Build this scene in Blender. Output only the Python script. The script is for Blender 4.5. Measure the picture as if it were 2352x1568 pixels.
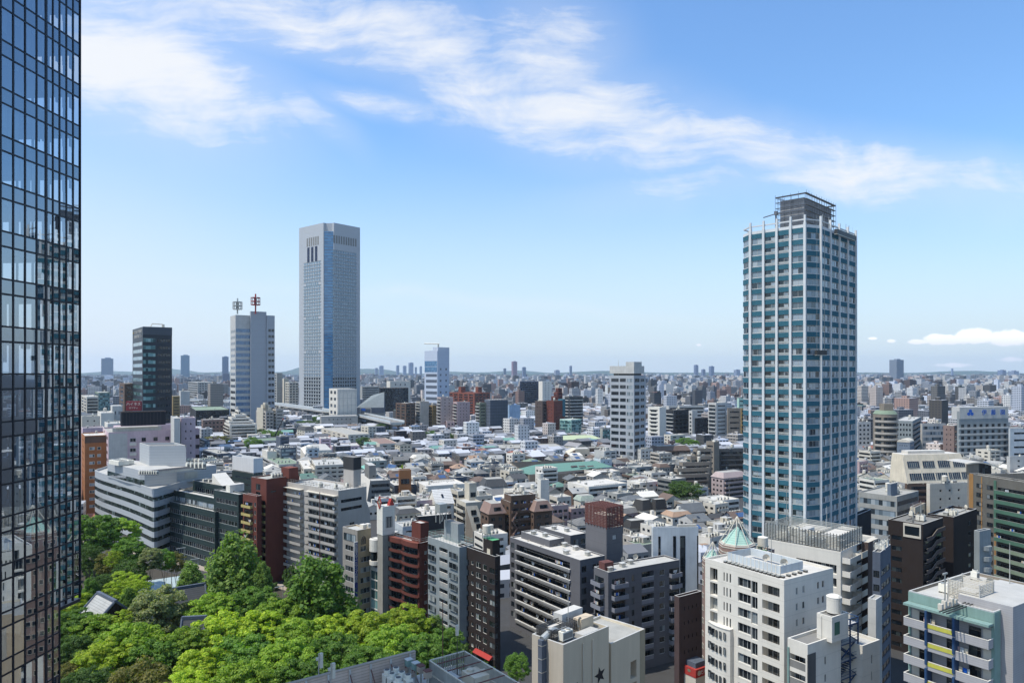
import bpy, math, random
from math import sin, cos, tan, pi, floor, sqrt
from mathutils import Matrix, Vector
rad = math.radians
sc = bpy.context.scene
for o in list(bpy.data.objects):
 bpy.data.objects.remove(o)
# ---------------------------------------------------------------- camera, sky, sun, exposure
F, CX, HY, H = 1640.0, 1176.0, 853.0, 80.0        # focal length, centre and horizon in photo units (2352 wide), eye height in m
cam_data = bpy.data.cameras.new('camera')
cam = bpy.data.objects.new('camera', cam_data)
sc.collection.objects.link(cam)
cam.location = (0, 0, H)
cam.rotation_euler = (pi / 2, 0, 0)
cam_data.sensor_width = 36
cam_data.lens = F / 2352 * 36
cam_data.shift_y = (HY - 784) / 2352
cam_data.clip_start = 0.5
cam_data.clip_end = 60000
sc.cycles.volume_bounces = 2
sc.camera = cam
SUN_EL, SUN_AZ = 62.0, -112.0                      # azimuth from the view direction, clockwise
sc.view_settings.view_transform = 'Standard'
sc.view_settings.look = 'None'
sc.view_settings.exposure = 0.45
sc.view_settings.gamma = 1
sun_dir = Vector((sin(rad(SUN_AZ)) * cos(rad(SUN_EL)), cos(rad(SUN_AZ)) * cos(rad(SUN_EL)), sin(rad(SUN_EL))))
sl = bpy.data.lights.new('sun', 'SUN')
sl.energy = 3.3
sl.angle = rad(0.5)
sl.color = (1, .965, .9)
so = bpy.data.objects.new('sun', sl)
sc.collection.objects.link(so)
so.rotation_euler = (-sun_dir).to_track_quat('-Z', 'Y').to_euler()
class NT:
 """tiny node-tree writer"""
 def __init__(s, tree):
  s.t = tree
  tree.nodes.clear()
 def n(s, typ, ins=None, **kw):
  nd = s.t.nodes.new(typ)
  for k, v in kw.items():
   setattr(nd, k, v)
  for k, v in (ins or {}).items():
   if isinstance(v, bpy.types.NodeSocket):
    s.t.links.new(v, nd.inputs[k])
   elif isinstance(v, bpy.types.Node):
    s.t.links.new(v.outputs[0], nd.inputs[k])
   else:
    nd.inputs[k].default_value = v
  return nd
 def m(s, op, a, b=0.0, c=0.0, clamp=False):
  nd = s.t.nodes.new('ShaderNodeMath')
  nd.operation = op
  nd.use_clamp = clamp
  for i, v in enumerate((a, b, c)):
   if isinstance(v, bpy.types.NodeSocket):
    s.t.links.new(v, nd.inputs[i])
   else:
    nd.inputs[i].default_value = v
  return nd.outputs[0]
 def ss(s, v, lo, hi, a=0.0, b=1.0):
  nd = s.t.nodes.new('ShaderNodeMapRange')
  nd.interpolation_type = 'SMOOTHSTEP'
  s.t.links.new(v, nd.inputs[0])
  for i, x in zip((1, 2, 3, 4), (lo, hi, a, b)):
   nd.inputs[i].default_value = x
  return nd.outputs[0]
 def mix(s, f, a, b, typ='MIX'):
  nd = s.t.nodes.new('ShaderNodeMix')
  nd.data_type = 'RGBA'
  nd.blend_type = typ
  for i, v in ((0, f), (6, a), (7, b)):
   if isinstance(v, bpy.types.NodeSocket):
    s.t.links.new(v, nd.inputs[i])
   else:
    nd.inputs[i].default_value = v
  return nd.outputs[2]
world = bpy.data.worlds.new('World')
sc.world = world
world.use_nodes = True
def build_sky():
 t = NT(world.node_tree)
 sky = t.n('ShaderNodeTexSky', sky_type='NISHITA', sun_disc=False, sun_elevation=rad(SUN_EL), sun_rotation=rad(SUN_AZ),
    altitude=100, air_density=1.25, dust_density=1.3, ozone_density=3.2)
 tc = t.n('ShaderNodeTexCoord')
 xyz = t.n('ShaderNodeSeparateXYZ', {0: tc.outputs['Generated']})
 ay = t.m('MAXIMUM', t.m('ABSOLUTE', xyz.outputs[1]), .03)
 U = t.m('DIVIDE', xyz.outputs[0], ay)
 V = t.m('DIVIDE', xyz.outputs[2], ay)
 uv = t.n('ShaderNodeCombineXYZ', {0: U, 1: V, 2: 0.0}).outputs[0]
 warp = t.n('ShaderNodeTexNoise', {'Vector': uv, 'Scale': 4.2, 'Detail': 3.0, 'Roughness': .55})
 wv = t.n('ShaderNodeVectorMath', {0: warp.outputs['Color'], 1: (.5, .5, .5)}, operation='SUBTRACT')
 ws = t.n('ShaderNodeVectorMath', {0: wv.outputs[0], 'Scale': .075}, operation='SCALE')
 p = t.n('ShaderNodeVectorMath', {0: uv, 1: ws.outputs[0]}, operation='ADD').outputs[0]
 def blob(x, y, rx, ry, ang, wgt, src=p, grow=1.85):
  cx, cy = (x - CX) / F, (HY - y) / F
  mp = t.n('ShaderNodeMapping', {'Vector': src, 'Location': (cx, cy, 0), 'Rotation': (0, 0, rad(-ang)),
          'Scale': (rx * grow / F, ry * grow / F, 1)}, vector_type='TEXTURE')
  ln = t.n('ShaderNodeVectorMath', {0: mp.outputs[0]}, operation='LENGTH')
  return t.ss(ln.outputs['Value'], 0.0, 1.0, wgt, 0.0)
 # wisps of cirrus: centre, half-axes, slope in degrees below the horizontal, density
 wisps = [(330, 165, 330, 130, 22, 1.25), (450, 215, 200, 90, 15, 1.15), (330, 20, 400, 70, 8, .75), (650, 50, 330, 75, 12, 1.0),
    (900, 80, 330, 95, 14, .95), (1040, 170, 170, 110, 30, .8), (860, 240, 170, 32, 8, .8), (700, 270, 130, 45, 35, .75), (230, 60, 260, 90, 10, .9),
    (1260, 140, 170, 150, 48, .95), (1290, 240, 280, 115, 14, 1.0), (1420, 300, 330, 95, 8, .85), (1600, 330, 300, 75, 3, .75),
    (1760, 345, 330, 75, 8, .95), (1950, 385, 360, 70, 6, .95), (2180, 420, 380, 70, 6, .9), (1650, 420, 300, 50, -8, .6), (2330, 450, 250, 50, 8, .7),
    (1120, 690, 420, 16, 5, .45), (640, 660, 260, 14, 4, .25)]
 dens = None
 for b in wisps:
  v = blob(*b)
  dens = v if dens is None else t.m('MAXIMUM', dens, v)
 smp = t.n('ShaderNodeMapping', {'Vector': p, 'Rotation': (0, 0, rad(20)), 'Scale': (4.2, 8.5, 1)})
 soft = t.n('ShaderNodeTexNoise', {'Vector': smp.outputs[0], 'Scale': 1.25, 'Detail': 10.0, 'Roughness': .66, 'Distortion': .35})
 smp2 = t.n('ShaderNodeMapping', {'Vector': p, 'Rotation': (0, 0, rad(-24)), 'Scale': (5.0, 46, 1)})
 fib1 = t.n('ShaderNodeTexNoise', {'Vector': smp2.outputs[0], 'Scale': 1.2, 'Detail': 7.0, 'Roughness': .6, 'Distortion': .15})
 smp3 = t.n('ShaderNodeMapping', {'Vector': p, 'Rotation': (0, 0, rad(14)), 'Scale': (4.0, 52, 1)})
 fib2 = t.n('ShaderNodeTexNoise', {'Vector': smp3.outputs[0], 'Scale': 1.1, 'Detail': 7.0, 'Roughness': .6, 'Distortion': .15})
 st = t.m('ADD', t.m('MULTIPLY', soft.outputs[0], .62), t.m('ADD', t.m('MULTIPLY', fib1.outputs[0], .19), t.m('MULTIPLY', fib2.outputs[0], .19)))
 a1 = t.ss(t.m('ADD', t.m('MULTIPLY', t.m('SUBTRACT', st, .5), 3.1), t.m('MULTIPLY', dens, 1.0)), .16, 1.3)
 a1 = t.m('MULTIPLY', a1, t.m('MINIMUM', t.m('MULTIPLY', dens, 1.8), .93))
 # thin veil along the whole band
 veil = t.m('MULTIPLY', dens, .3)
 a1 = t.m('MAXIMUM', a1, veil)
 # cumulus low on the right
 cn = t.n('ShaderNodeTexNoise', {'Vector': uv, 'Scale': 30.0, 'Detail': 5.0, 'Roughness': .55})
 cu = None
 for b in [(2170, 779, 85, 22, 0, 1.0), (2235, 773, 90, 30, 0, 1.0), (2330, 775, 110, 32, 0, 1.0), (2110, 785, 45, 11, 0, .85),
    (2004, 777, 26, 7, 0, .8), (2047, 783, 24, 9, 0, .9), (1604, 792, 16, 7, 0, .7), (2200, 838, 150, 10, 0, .55), (2330, 826, 90, 14, 0, .65)]:
  v = blob(*b, src=uv, grow=1.15)
  cu = v if cu is None else t.m('MAXIMUM', cu, v)
 ca = t.ss(t.m('ADD', cu, t.m('MULTIPLY', t.m('SUBTRACT', cn.outputs[0], .5), 1.1)), .36, .62)
 ca = t.m('MULTIPLY', ca, .92)
 base_v = (HY - 797) / F
 shade = t.ss(V, base_v, base_v + .02, .8, 1.0)
 ccol = t.n('ShaderNodeCombineXYZ', {0: t.m('MULTIPLY', shade, 6.6), 1: t.m('MULTIPLY', shade, 6.6), 2: t.m('MULTIPLY', t.m('POWER', shade, .7), 6.6)})
 # milky air close to the horizon
 hz = t.m('MULTIPLY', t.ss(V, -.02, .36, 1.0, 0.0), .78)
 c00 = t.mix(1.0, sky.outputs[0], (.71, .925, 1.12, 1), 'MULTIPLY')
 c0 = t.mix(hz, c00, (4.0, 4.5, 5.0, 1))
 lf = t.m('MULTIPLY', t.ss(U, -.62, -.2, 1.0, 0.0), .5)
 c0 = t.mix(t.m('MULTIPLY', lf, t.ss(V, -.05, .5, 1.0, .35)), c0, (4.2, 4.45, 5.0, 1))
 c1 = t.mix(a1, c0, (4.75, 4.85, 5.0, 1))
 c2 = t.mix(ca, c1, ccol.outputs[0])
 bg = t.n('ShaderNodeBackground', {'Color': c2, 'Strength': .145})
 out = t.n('ShaderNodeOutputWorld', {0: bg})
build_sky()
# ---------------------------------------------------------------- helpers
def X(x, d):
 return (x - CX) * d / F
def Z(y, d):
 return H - (y - HY) * d / F
def gd(y, z=0.0):
 return F * (H - z) / (y - HY)
def gp(x, y, z=0.0):
 d = gd(y, z)
 return Vector((X(x, d), d, z))
COL = sc.collection
def link(o):
 COL.objects.link(o)
 return o
def tag(o, label=None, cat=None, group=None, kind=None):
 for k, v in (('label', label), ('category', cat), ('group', group), ('kind', kind)):
  if v:
   o[k] = v
 return o
def empty(name, loc, rz=0.0, label=None, cat=None, group=None):
 o = bpy.data.objects.new(name, None)
 o.location = loc
 o.rotation_euler = (0, 0, rz)
 o.empty_display_size = .5
 return tag(link(o), label, cat, group)
class MB:
 """collects polygons with materials and builds ONE mesh"""
 def __init__(s):
  s.v, s.f, s.mi, s.mats, s.uv = [], [], [], [], None
 def mid(s, m):
  if m not in s.mats:
   s.mats.append(m)
  return s.mats.index(m)
 def poly(s, pts, m):
  i = len(s.v)
  s.v.extend([tuple(p) for p in pts])
  s.f.append(tuple(range(i, i + len(pts))))
  s.mi.append(s.mid(m))
 def box(s, x0, x1, y0, y1, z0, z1, m, top=None, bottom=True):
  a = [(x0, y0), (x1, y0), (x1, y1), (x0, y1)]
  s.prism(a, z0, z1, m, top, bottom)
 def prism(s, pts, z0, z1, m, top=None, bottom=True):
  """vertical prism over a counter-clockwise outline"""
  i, n = len(s.v), len(pts)
  s.v.extend([(p[0], p[1], z0) for p in pts] + [(p[0], p[1], z1) for p in pts])
  k = s.mid(m)
  for j in range(n):
   q = (j + 1) % n
   s.f.append((i + j, i + q, i + n + q, i + n + j))
   s.mi.append(k)
  s.f.append(tuple(i + n + j for j in range(n)))
  s.mi.append(s.mid(top) if top else k)
  if bottom:
   s.f.append(tuple(i + n - 1 - j for j in range(n)))
   s.mi.append(k)
 def frus(s, p0, z0, p1, z1, m, top=None):
  i, n = len(s.v), len(p0)
  s.v.extend([(p[0], p[1], z0) for p in p0] + [(p[0], p[1], z1) for p in p1])
  k = s.mid(m)
  for j in range(n):
   q = (j + 1) % n
   s.f.append((i + j, i + q, i + n + q, i + n + j))
   s.mi.append(k)
  s.f.append(tuple(i + n + j for j in range(n)))
  s.mi.append(s.mid(top) if top else k)
  s.f.append(tuple(i + n - 1 - j for j in range(n)))
  s.mi.append(k)
 def tube(s, a, b, r, m, n=6, r2=None):
  a, b = Vector(a), Vector(b)
  d = (b - a).normalized()
  u = d.orthogonal().normalized()
  w = d.cross(u)
  r2 = r if r2 is None else r2
  i = len(s.v)
  for c, rr in ((a, r), (b, r2)):
   for j in range(n):
    t = 2 * pi * j / n
    s.v.append(tuple(c + u * cos(t) * rr + w * sin(t) * rr))
  k = s.mid(m)
  for j in range(n):
   q = (j + 1) % n
   s.f.append((i + j, i + q, i + n + q, i + n + j))
   s.mi.append(k)
  s.f.append(tuple(i + n + j for j in range(n)))
  s.f.append(tuple(i + n - 1 - j for j in range(n)))
  s.mi += [k, k]
 def cyl(s, x, y, z0, z1, r, m, n=14, r2=None, top=None):
  p0 = [(x + cos(2 * pi * j / n) * r, y + sin(2 * pi * j / n) * r) for j in range(n)]
  r2 = r if r2 is None else r2
  p1 = [(x + cos(2 * pi * j / n) * r2, y + sin(2 * pi * j / n) * r2) for j in range(n)]
  s.frus(p0, z0, p1, z1, m, top)
 def mesh(s, name):
  me = bpy.data.meshes.new(name)
  me.from_pydata(s.v, [], s.f)
  for m in s.mats:
   me.materials.append(m)
  me.polygons.foreach_set('material_index', s.mi)
  me.update()
  return me
 def build(s, name, parent=None, loc=(0, 0, 0), rz=0.0, **t):
  return place(name, s.mesh(name), parent, loc, rz, **t)
def place(name, me, parent=None, loc=(0, 0, 0), rz=0.0, label=None, cat=None, group=None, kind=None):
 o = bpy.data.objects.new(name, me)
 o.parent = parent
 o.location = loc
 o.rotation_euler = (0, 0, rz)
 return tag(link(o), label, cat, group, kind)
# ---------------------------------------------------------------- materials
MATS = {}
def mat(key, col, rough=.85, amp=.28, streak=.18, spec=.3, metal=0.0, scale=1.0, lines=0.0, lp=3.0):
 if key in MATS:
  return MATS[key]
 m = bpy.data.materials.new(key)
 m.use_nodes = True
 t = NT(m.node_tree)
 geo = t.n('ShaderNodeNewGeometry')
 n1 = t.n('ShaderNodeTexNoise', {'Vector': geo.outputs['Position'], 'Scale': .22 * scale, 'Detail': 5.0, 'Roughness': .65})
 mp = t.n('ShaderNodeMapping', {'Vector': geo.outputs['Position'], 'Scale': (1.3 * scale, 1.3 * scale, .09 * scale)})
 n2 = t.n('ShaderNodeTexNoise', {'Vector': mp.outputs[0], 'Scale': 1.0, 'Detail': 4.0, 'Roughness': .6})
 f = t.m('ADD', t.m('MULTIPLY_ADD', n1.outputs[0], 2 * amp, 1 - amp), t.m('MULTIPLY_ADD', n2.outputs[0], 2 * streak, -streak))
 if lines:
  z = t.n('ShaderNodeSeparateXYZ', {0: geo.outputs['Position']}).outputs[2]
  fr = t.m('FRACT', t.m('DIVIDE', z, lp))
  f = t.m('MULTIPLY', f, t.m('SUBTRACT', 1.0, t.m('MULTIPLY', t.m('LESS_THAN', fr, .16 / lp if lp > 1 else .22), lines)))
 c = t.n('ShaderNodeVectorMath', {0: col[:3], 'Scale': f}, operation='SCALE')
 b = t.n('ShaderNodeBsdfPrincipled', {'Base Color': c.outputs[0], 'Roughness': rough, 'Metallic': metal, 'Specular IOR Level': spec})
 t.n('ShaderNodeOutputMaterial', {0: b})
 MATS[key] = m
 return m
def make_glass(key, ramp, rough=.06, step=1.15, spec=.5, tint=(1, 1, 1)):
 """window panes: dark rooms, some with blinds or curtains drawn, under a reflecting surface"""
 m = bpy.data.materials.new(key)
 m.use_nodes = True
 t = NT(m.node_tree)
 tc = t.n('ShaderNodeTexCoord')
 oi = t.n('ShaderNodeObjectInfo')
 s = t.n('ShaderNodeSeparateXYZ', {0: tc.outputs['Object']})
 px = t.m('FLOOR', t.m('DIVIDE', s.outputs[0], step))
 pz = t.m('FLOOR', t.m('DIVIDE', s.outputs[2], 2.9))
 py = t.m('FLOOR', t.m('DIVIDE', s.outputs[1], step))
 v = t.n('ShaderNodeCombineXYZ', {0: t.m('ADD', px, t.m('MULTIPLY', oi.outputs['Random'], 371.0)), 1: py, 2: pz})
 w = t.n('ShaderNodeTexWhiteNoise', {0: v.outputs[0]}, noise_dimensions='3D')
 cr = t.n('ShaderNodeValToRGB', {0: w.outputs[0]})
 cr.color_ramp.interpolation = 'CONSTANT'
 el = cr.color_ramp.elements
 while len(el) < len(ramp):
  el.new(.5)
 for e, (p, c) in zip(el, ramp):
  e.position = p
  e.color = (c[0] * tint[0], c[1] * tint[1], c[2] * tint[2], 1)
 b = t.n('ShaderNodeBsdfPrincipled', {'Base Color': cr.outputs[0], 'Roughness': rough, 'Specular IOR Level': spec, 'Coat Weight': .4, 'Coat Roughness': .03})
 t.n('ShaderNodeOutputMaterial', {0: b})
 MATS[key] = m
 return m
GL = make_glass('window_glass', [(0, (.012, .015, .018)), (.45, (.03, .036, .04)), (.68, (.07, .08, .085)), (.84, (.2, .22, .22)), (.93, (.34, .34, .31))])
GLD = make_glass('dark_glass', [(0, (.006, .009, .012)), (.6, (.015, .02, .024)), (.85, (.04, .05, .05))])
GLG = make_glass('green_glass', [(0, (.03, .07, .07)), (.3, (.08, .17, .16)), (.6, (.16, .3, .28)), (.9, (.28, .42, .39))], step=2.0)
GLB = make_glass('blue_glass', [(0, (.05, .13, .23)), (.5, (.07, .17, .29)), (.8, (.1, .21, .33))], spec=.8, rough=.12)
GLC = make_glass('curtained_glass', [(0, (.025, .035, .042)), (.2, (.1, .13, .145)), (.36, (.2, .24, .26)), (.6, (.34, .37, .37)), (.85, (.27, .32, .35))], step=1.6)
C = {}
def col(key, rgb, **k):
 if max(rgb) - min(rgb) < .25 * max(rgb):      # greys tinted slightly warm to offset the blue skylight on them
  rgb = (rgb[0] * 1.05, rgb[1] * .985, rgb[2] * .86)
 C[key] = mat(key, rgb, **k)
col('white', (.62, .61, .59), streak=.09, amp=.16, lines=.1, lp=3.04); col('offwhite', (.53, .51, .47), streak=.13, amp=.2, lines=.1, lp=3.04); col('cream', (.58, .5, .37)); col('paleyellow', (.52, .46, .35))
col('beige', (.40, .355, .295), lines=.1, lp=3.04); col('tan', (.34, .26, .16)); col('ochre', (.27, .18, .07)); col('orange', (.33, .13, .045))
col('grey', (.30, .31, .315), lines=.1, lp=3.04); col('lightgrey', (.45, .46, .475), lines=.08, lp=3.04); col('bluegrey', (.225, .26, .29)); col('midgrey', (.19, .195, .2)); col('darkgrey', (.085, .09, .098))
col('slate', (.09, .105, .13)); col('charcoal', (.035, .037, .042)); col('black', (.014, .015, .02)); col('navy', (.02, .03, .06))
col('brown', (.12, .075, .05)); col('darkbrown', (.026, .018, .015)); col('redbrown', (.125, .036, .024)); col('brick', (.2, .062, .038)); col('brickpink', (.25, .165, .13))
col('pink', (.50, .40, .47)); col('mauve', (.36, .30, .31)); col('rose', (.42, .3, .28)); col('taupe', (.22, .195, .17), lines=.12, lp=3.04); col('olive', (.16, .18, .14))
col('paleblue', (.45, .51, .585)); col('purplegrey', (.165, .165, .185)); col('redpaint', (.36, .04, .03)); col('bluesheet', (.28, .38, .48))
col('teal', (.03, .115, .15)); col('tealpale', (.16, .36, .31)); col('palegreen', (.42, .58, .46)); col('mint', (.2, .295, .255)); col('yellow', (.47, .44, .07)); col('bluesteel', (.025, .06, .13), rough=.4)
col('greenfloor', (.1, .33, .14)); col('greenpanel', (.07, .15, .1)); col('greenpale', (.2, .25, .17))
col('roofwhite', (.52, .51, .5), streak=.05, amp=.3, scale=1.6); col('roofgrey', (.34, .34, .33), streak=.05, amp=.35, scale=1.6); col('roofdark', (.2, .2, .2), streak=.05, amp=.3)
col('rooflight', (.42, .425, .43), streak=.05, amp=.25, scale=1.4); col('metal', (.5, .52, .54), rough=.4, metal=.4); col('galv', (.42, .44, .45), rough=.45, metal=.5, streak=.3)
col('darkmetal', (.06, .062, .068), rough=.5, metal=.3); col('frame', (.45, .47, .49), rough=.4); col('framedark', (.05, .055, .06), rough=.4); col('concrete', (.26, .255, .24), streak=.3)
col('rust', (.135, .055, .045), streak=.3); col('aircon', (.66, .66, .63)); col('asphalt', (.055, .056, .06), streak=0); col('paving', (.32, .28, .25), streak=0); col('soil', (.06, .05, .035), streak=0)
col('tile_grey', (.16, .165, .175), lines=.35, lp=.42); col('tile_slate', (.075, .08, .09), lines=.3, lp=.42); col('tile_brown', (.15, .105, .08), lines=.3, lp=.42); col('tile_red', (.42, .13, .07), lines=.3, lp=.42)
col('tile_green', (.2, .42, .33), lines=.25, lp=.5); col('tile_tan', (.3, .19, .12), lines=.3, lp=.42); col('tile_blue', (.05, .1, .2), lines=.3, lp=.42); col('tile_pale', (.34, .35, .36), lines=.3, lp=.42)
C['w'] = C['white']
C['glass'], C['glassd'], C['glassg'], C['glassb'], C['glassc'] = GL, GLD, GLG, GLB, GLC
def P(m):
 return C[m] if isinstance(m, str) else m
# ---------------------------------------------------------------- building kit
MESHC = {}
def cached(key, fn):
 if key not in MESHC:
  MESHC[key] = fn()
 return MESHC[key]
def q(v, s=.1):
 return round(v / s) * s
def window_mesh(w, h, fr='frame', glass='glass', far=False, mull=None, step=1.3):
 w, h = q(w, .05), q(h, .05)
 mull = max(1, int(round(w / step))) if mull is None else mull
 def mk():
  mb = MB()
  g, f = P(glass), P(fr) if fr else None
  mb.poly([(0, -.02, 0), (w, -.02, 0), (w, -.02, h), (0, -.02, h)], g)
  if f:
   t = .07 if not far else .16
   y0, y1 = -.09, 0
   mb.box(0, w, y0, y1, 0, t, f)
   mb.box(0, w, y0, y1, h - t, h, f)
   mb.box(0, t, y0, y1, t, h - t, f)
   mb.box(w - t, w, y0, y1, t, h - t, f)
   if mull > 1:
    for i in range(1, mull):
     x = w * i / mull
     mb.box(x - t * .45, x + t * .45, y0 + .012, y1, t, h - t, f)
  return mb.mesh('window')
 return cached(('win', w, h, fr, glass, far, mull), mk)
def tray_mesh(w, h, p, m, rail=None, top=None):
 """balcony: floor slab, front and side parapets, optional rail on top"""
 w, h, p = q(w, .05), q(h, .05), q(p, .05)
 def mk():
  mb = MB()
  a, t = P(m), .12
  mb.box(0, w, -p, 0, 0, .16, a)
  mb.box(0, w, -p, -p + t, .16, h, a)
  mb.box(0, t, -p + t, 0, .16, h, a)
  mb.box(w - t, w, -p + t, 0, .16, h, a)
  if rail:
   r = P(rail)
   mb.box(-.02, w + .02, -p - .03, -p + t + .02, h, h + .07, r)
   mb.box(-.02, t + .02, -p + t + .02, 0, h, h + .07, r)
   mb.box(w - t - .02, w + .02, -p + t + .02, 0, h, h + .07, r)
  return mb.mesh('balcony')
 return cached(('tray', w, h, p, m, rail), mk)
def panel_mesh(w, h, m, rail='white', t=.12, name='balcony'):
 w, h = q(w, .05), q(h, .05)
 def mk():
  mb = MB()
  mb.box(0, w, -t * .5, t * .5, 0, h, P(m))
  if rail:
   mb.box(0, w, -t * .7, t * .7, h, h + .06, P(rail))
  return mb.mesh(name)
 return cached(('panel', w, h, m, rail, t, name), mk)
def ac_mesh(kind=0):
 def mk():
  mb = MB()
  a = C['aircon']
  if kind == 0:      # big rooftop unit with a fan drum
   mb.box(-.5, .5, -.5, .5, .25, 1.5, a)
   mb.cyl(0, 0, 1.5, 1.85, .42, a, 14)
   mb.cyl(0, 0, 1.85, 1.87, .34, C['darkmetal'], 14)
   for x in (-.35, .35):
    mb.box(x - .06, x + .06, -.6, .6, 0, .25, C['darkmetal'])
   mb.box(-.42, .42, -.53, -.5, .45, 1.3, C['midgrey'])
  elif kind == 1:    # wide low unit
   mb.box(-1.1, 1.1, -.45, .45, .2, 1.45, a)
   mb.box(-1.0, 1.0, -.48, -.45, .4, 1.25, C['midgrey'])
   for x in (-.55, .55):
    mb.cyl(x, 0, 1.45, 1.6, .36, C['galv'], 12)
   mb.box(-1, -.85, -.5, .5, 0, .2, C['darkmetal'])
   mb.box(.85, 1, -.5, .5, 0, .2, C['darkmetal'])
  else:              # vent box with a lid
   mb.box(-.6, .6, -.6, .6, 0, .9, C['galv'])
   mb.box(-.75, .75, -.75, .75, .95, 1.15, C['lightgrey'])
  return mb.mesh('air_conditioner')
 return cached(('ac', kind), mk)
def tank_mesh():
 def mk():
  mb = MB()
  for x in (-.8, .8):
   for y in (-.8, .8):
    mb.box(x - .08, x + .08, y - .08, y + .08, 0, 1.5, C['galv'])
  mb.box(-1, 1, -1, 1, 1.45, 1.6, C['galv'])
  mb.cyl(0, 0, 1.6, 3.6, 1.15, C['offwhite'], 16)
  mb.cyl(0, 0, 3.6, 3.85, 1.15, C['white'], 16, r2=.3)
  return mb.mesh('water_tank')
 return cached('tank', mk)
def dish_mesh():
 def mk():
  mb = MB()
  mb.tube((0, 0, 0), (0, 0, 1.2), .06, C['galv'])
  n = 14
  for r0, r1, d0, d1 in ((0, .35, .0, .05), (.35, .6, .05, .16), (.6, .75, .16, .28)):
   for j in range(n):
    a, b = 2 * pi * j / n, 2 * pi * (j + 1) / n
    pts = [(cos(a) * r0, -d0, sin(a) * r0), (cos(a) * r1, -d1, sin(a) * r1), (cos(b) * r1, -d1, sin(b) * r1), (cos(b) * r0, -d0, sin(b) * r0)]
    if r0 == 0:
     pts = pts[:3]
    mb.poly([(x, y, z + 1.5) for x, y, z in pts], C['offwhite'])
  mb.tube((0, -.0, 1.5), (0, -.7, 1.5), .03, C['darkmetal'])
  return mb.mesh('satellite_dish')
 return cached('dish', mk)
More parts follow.
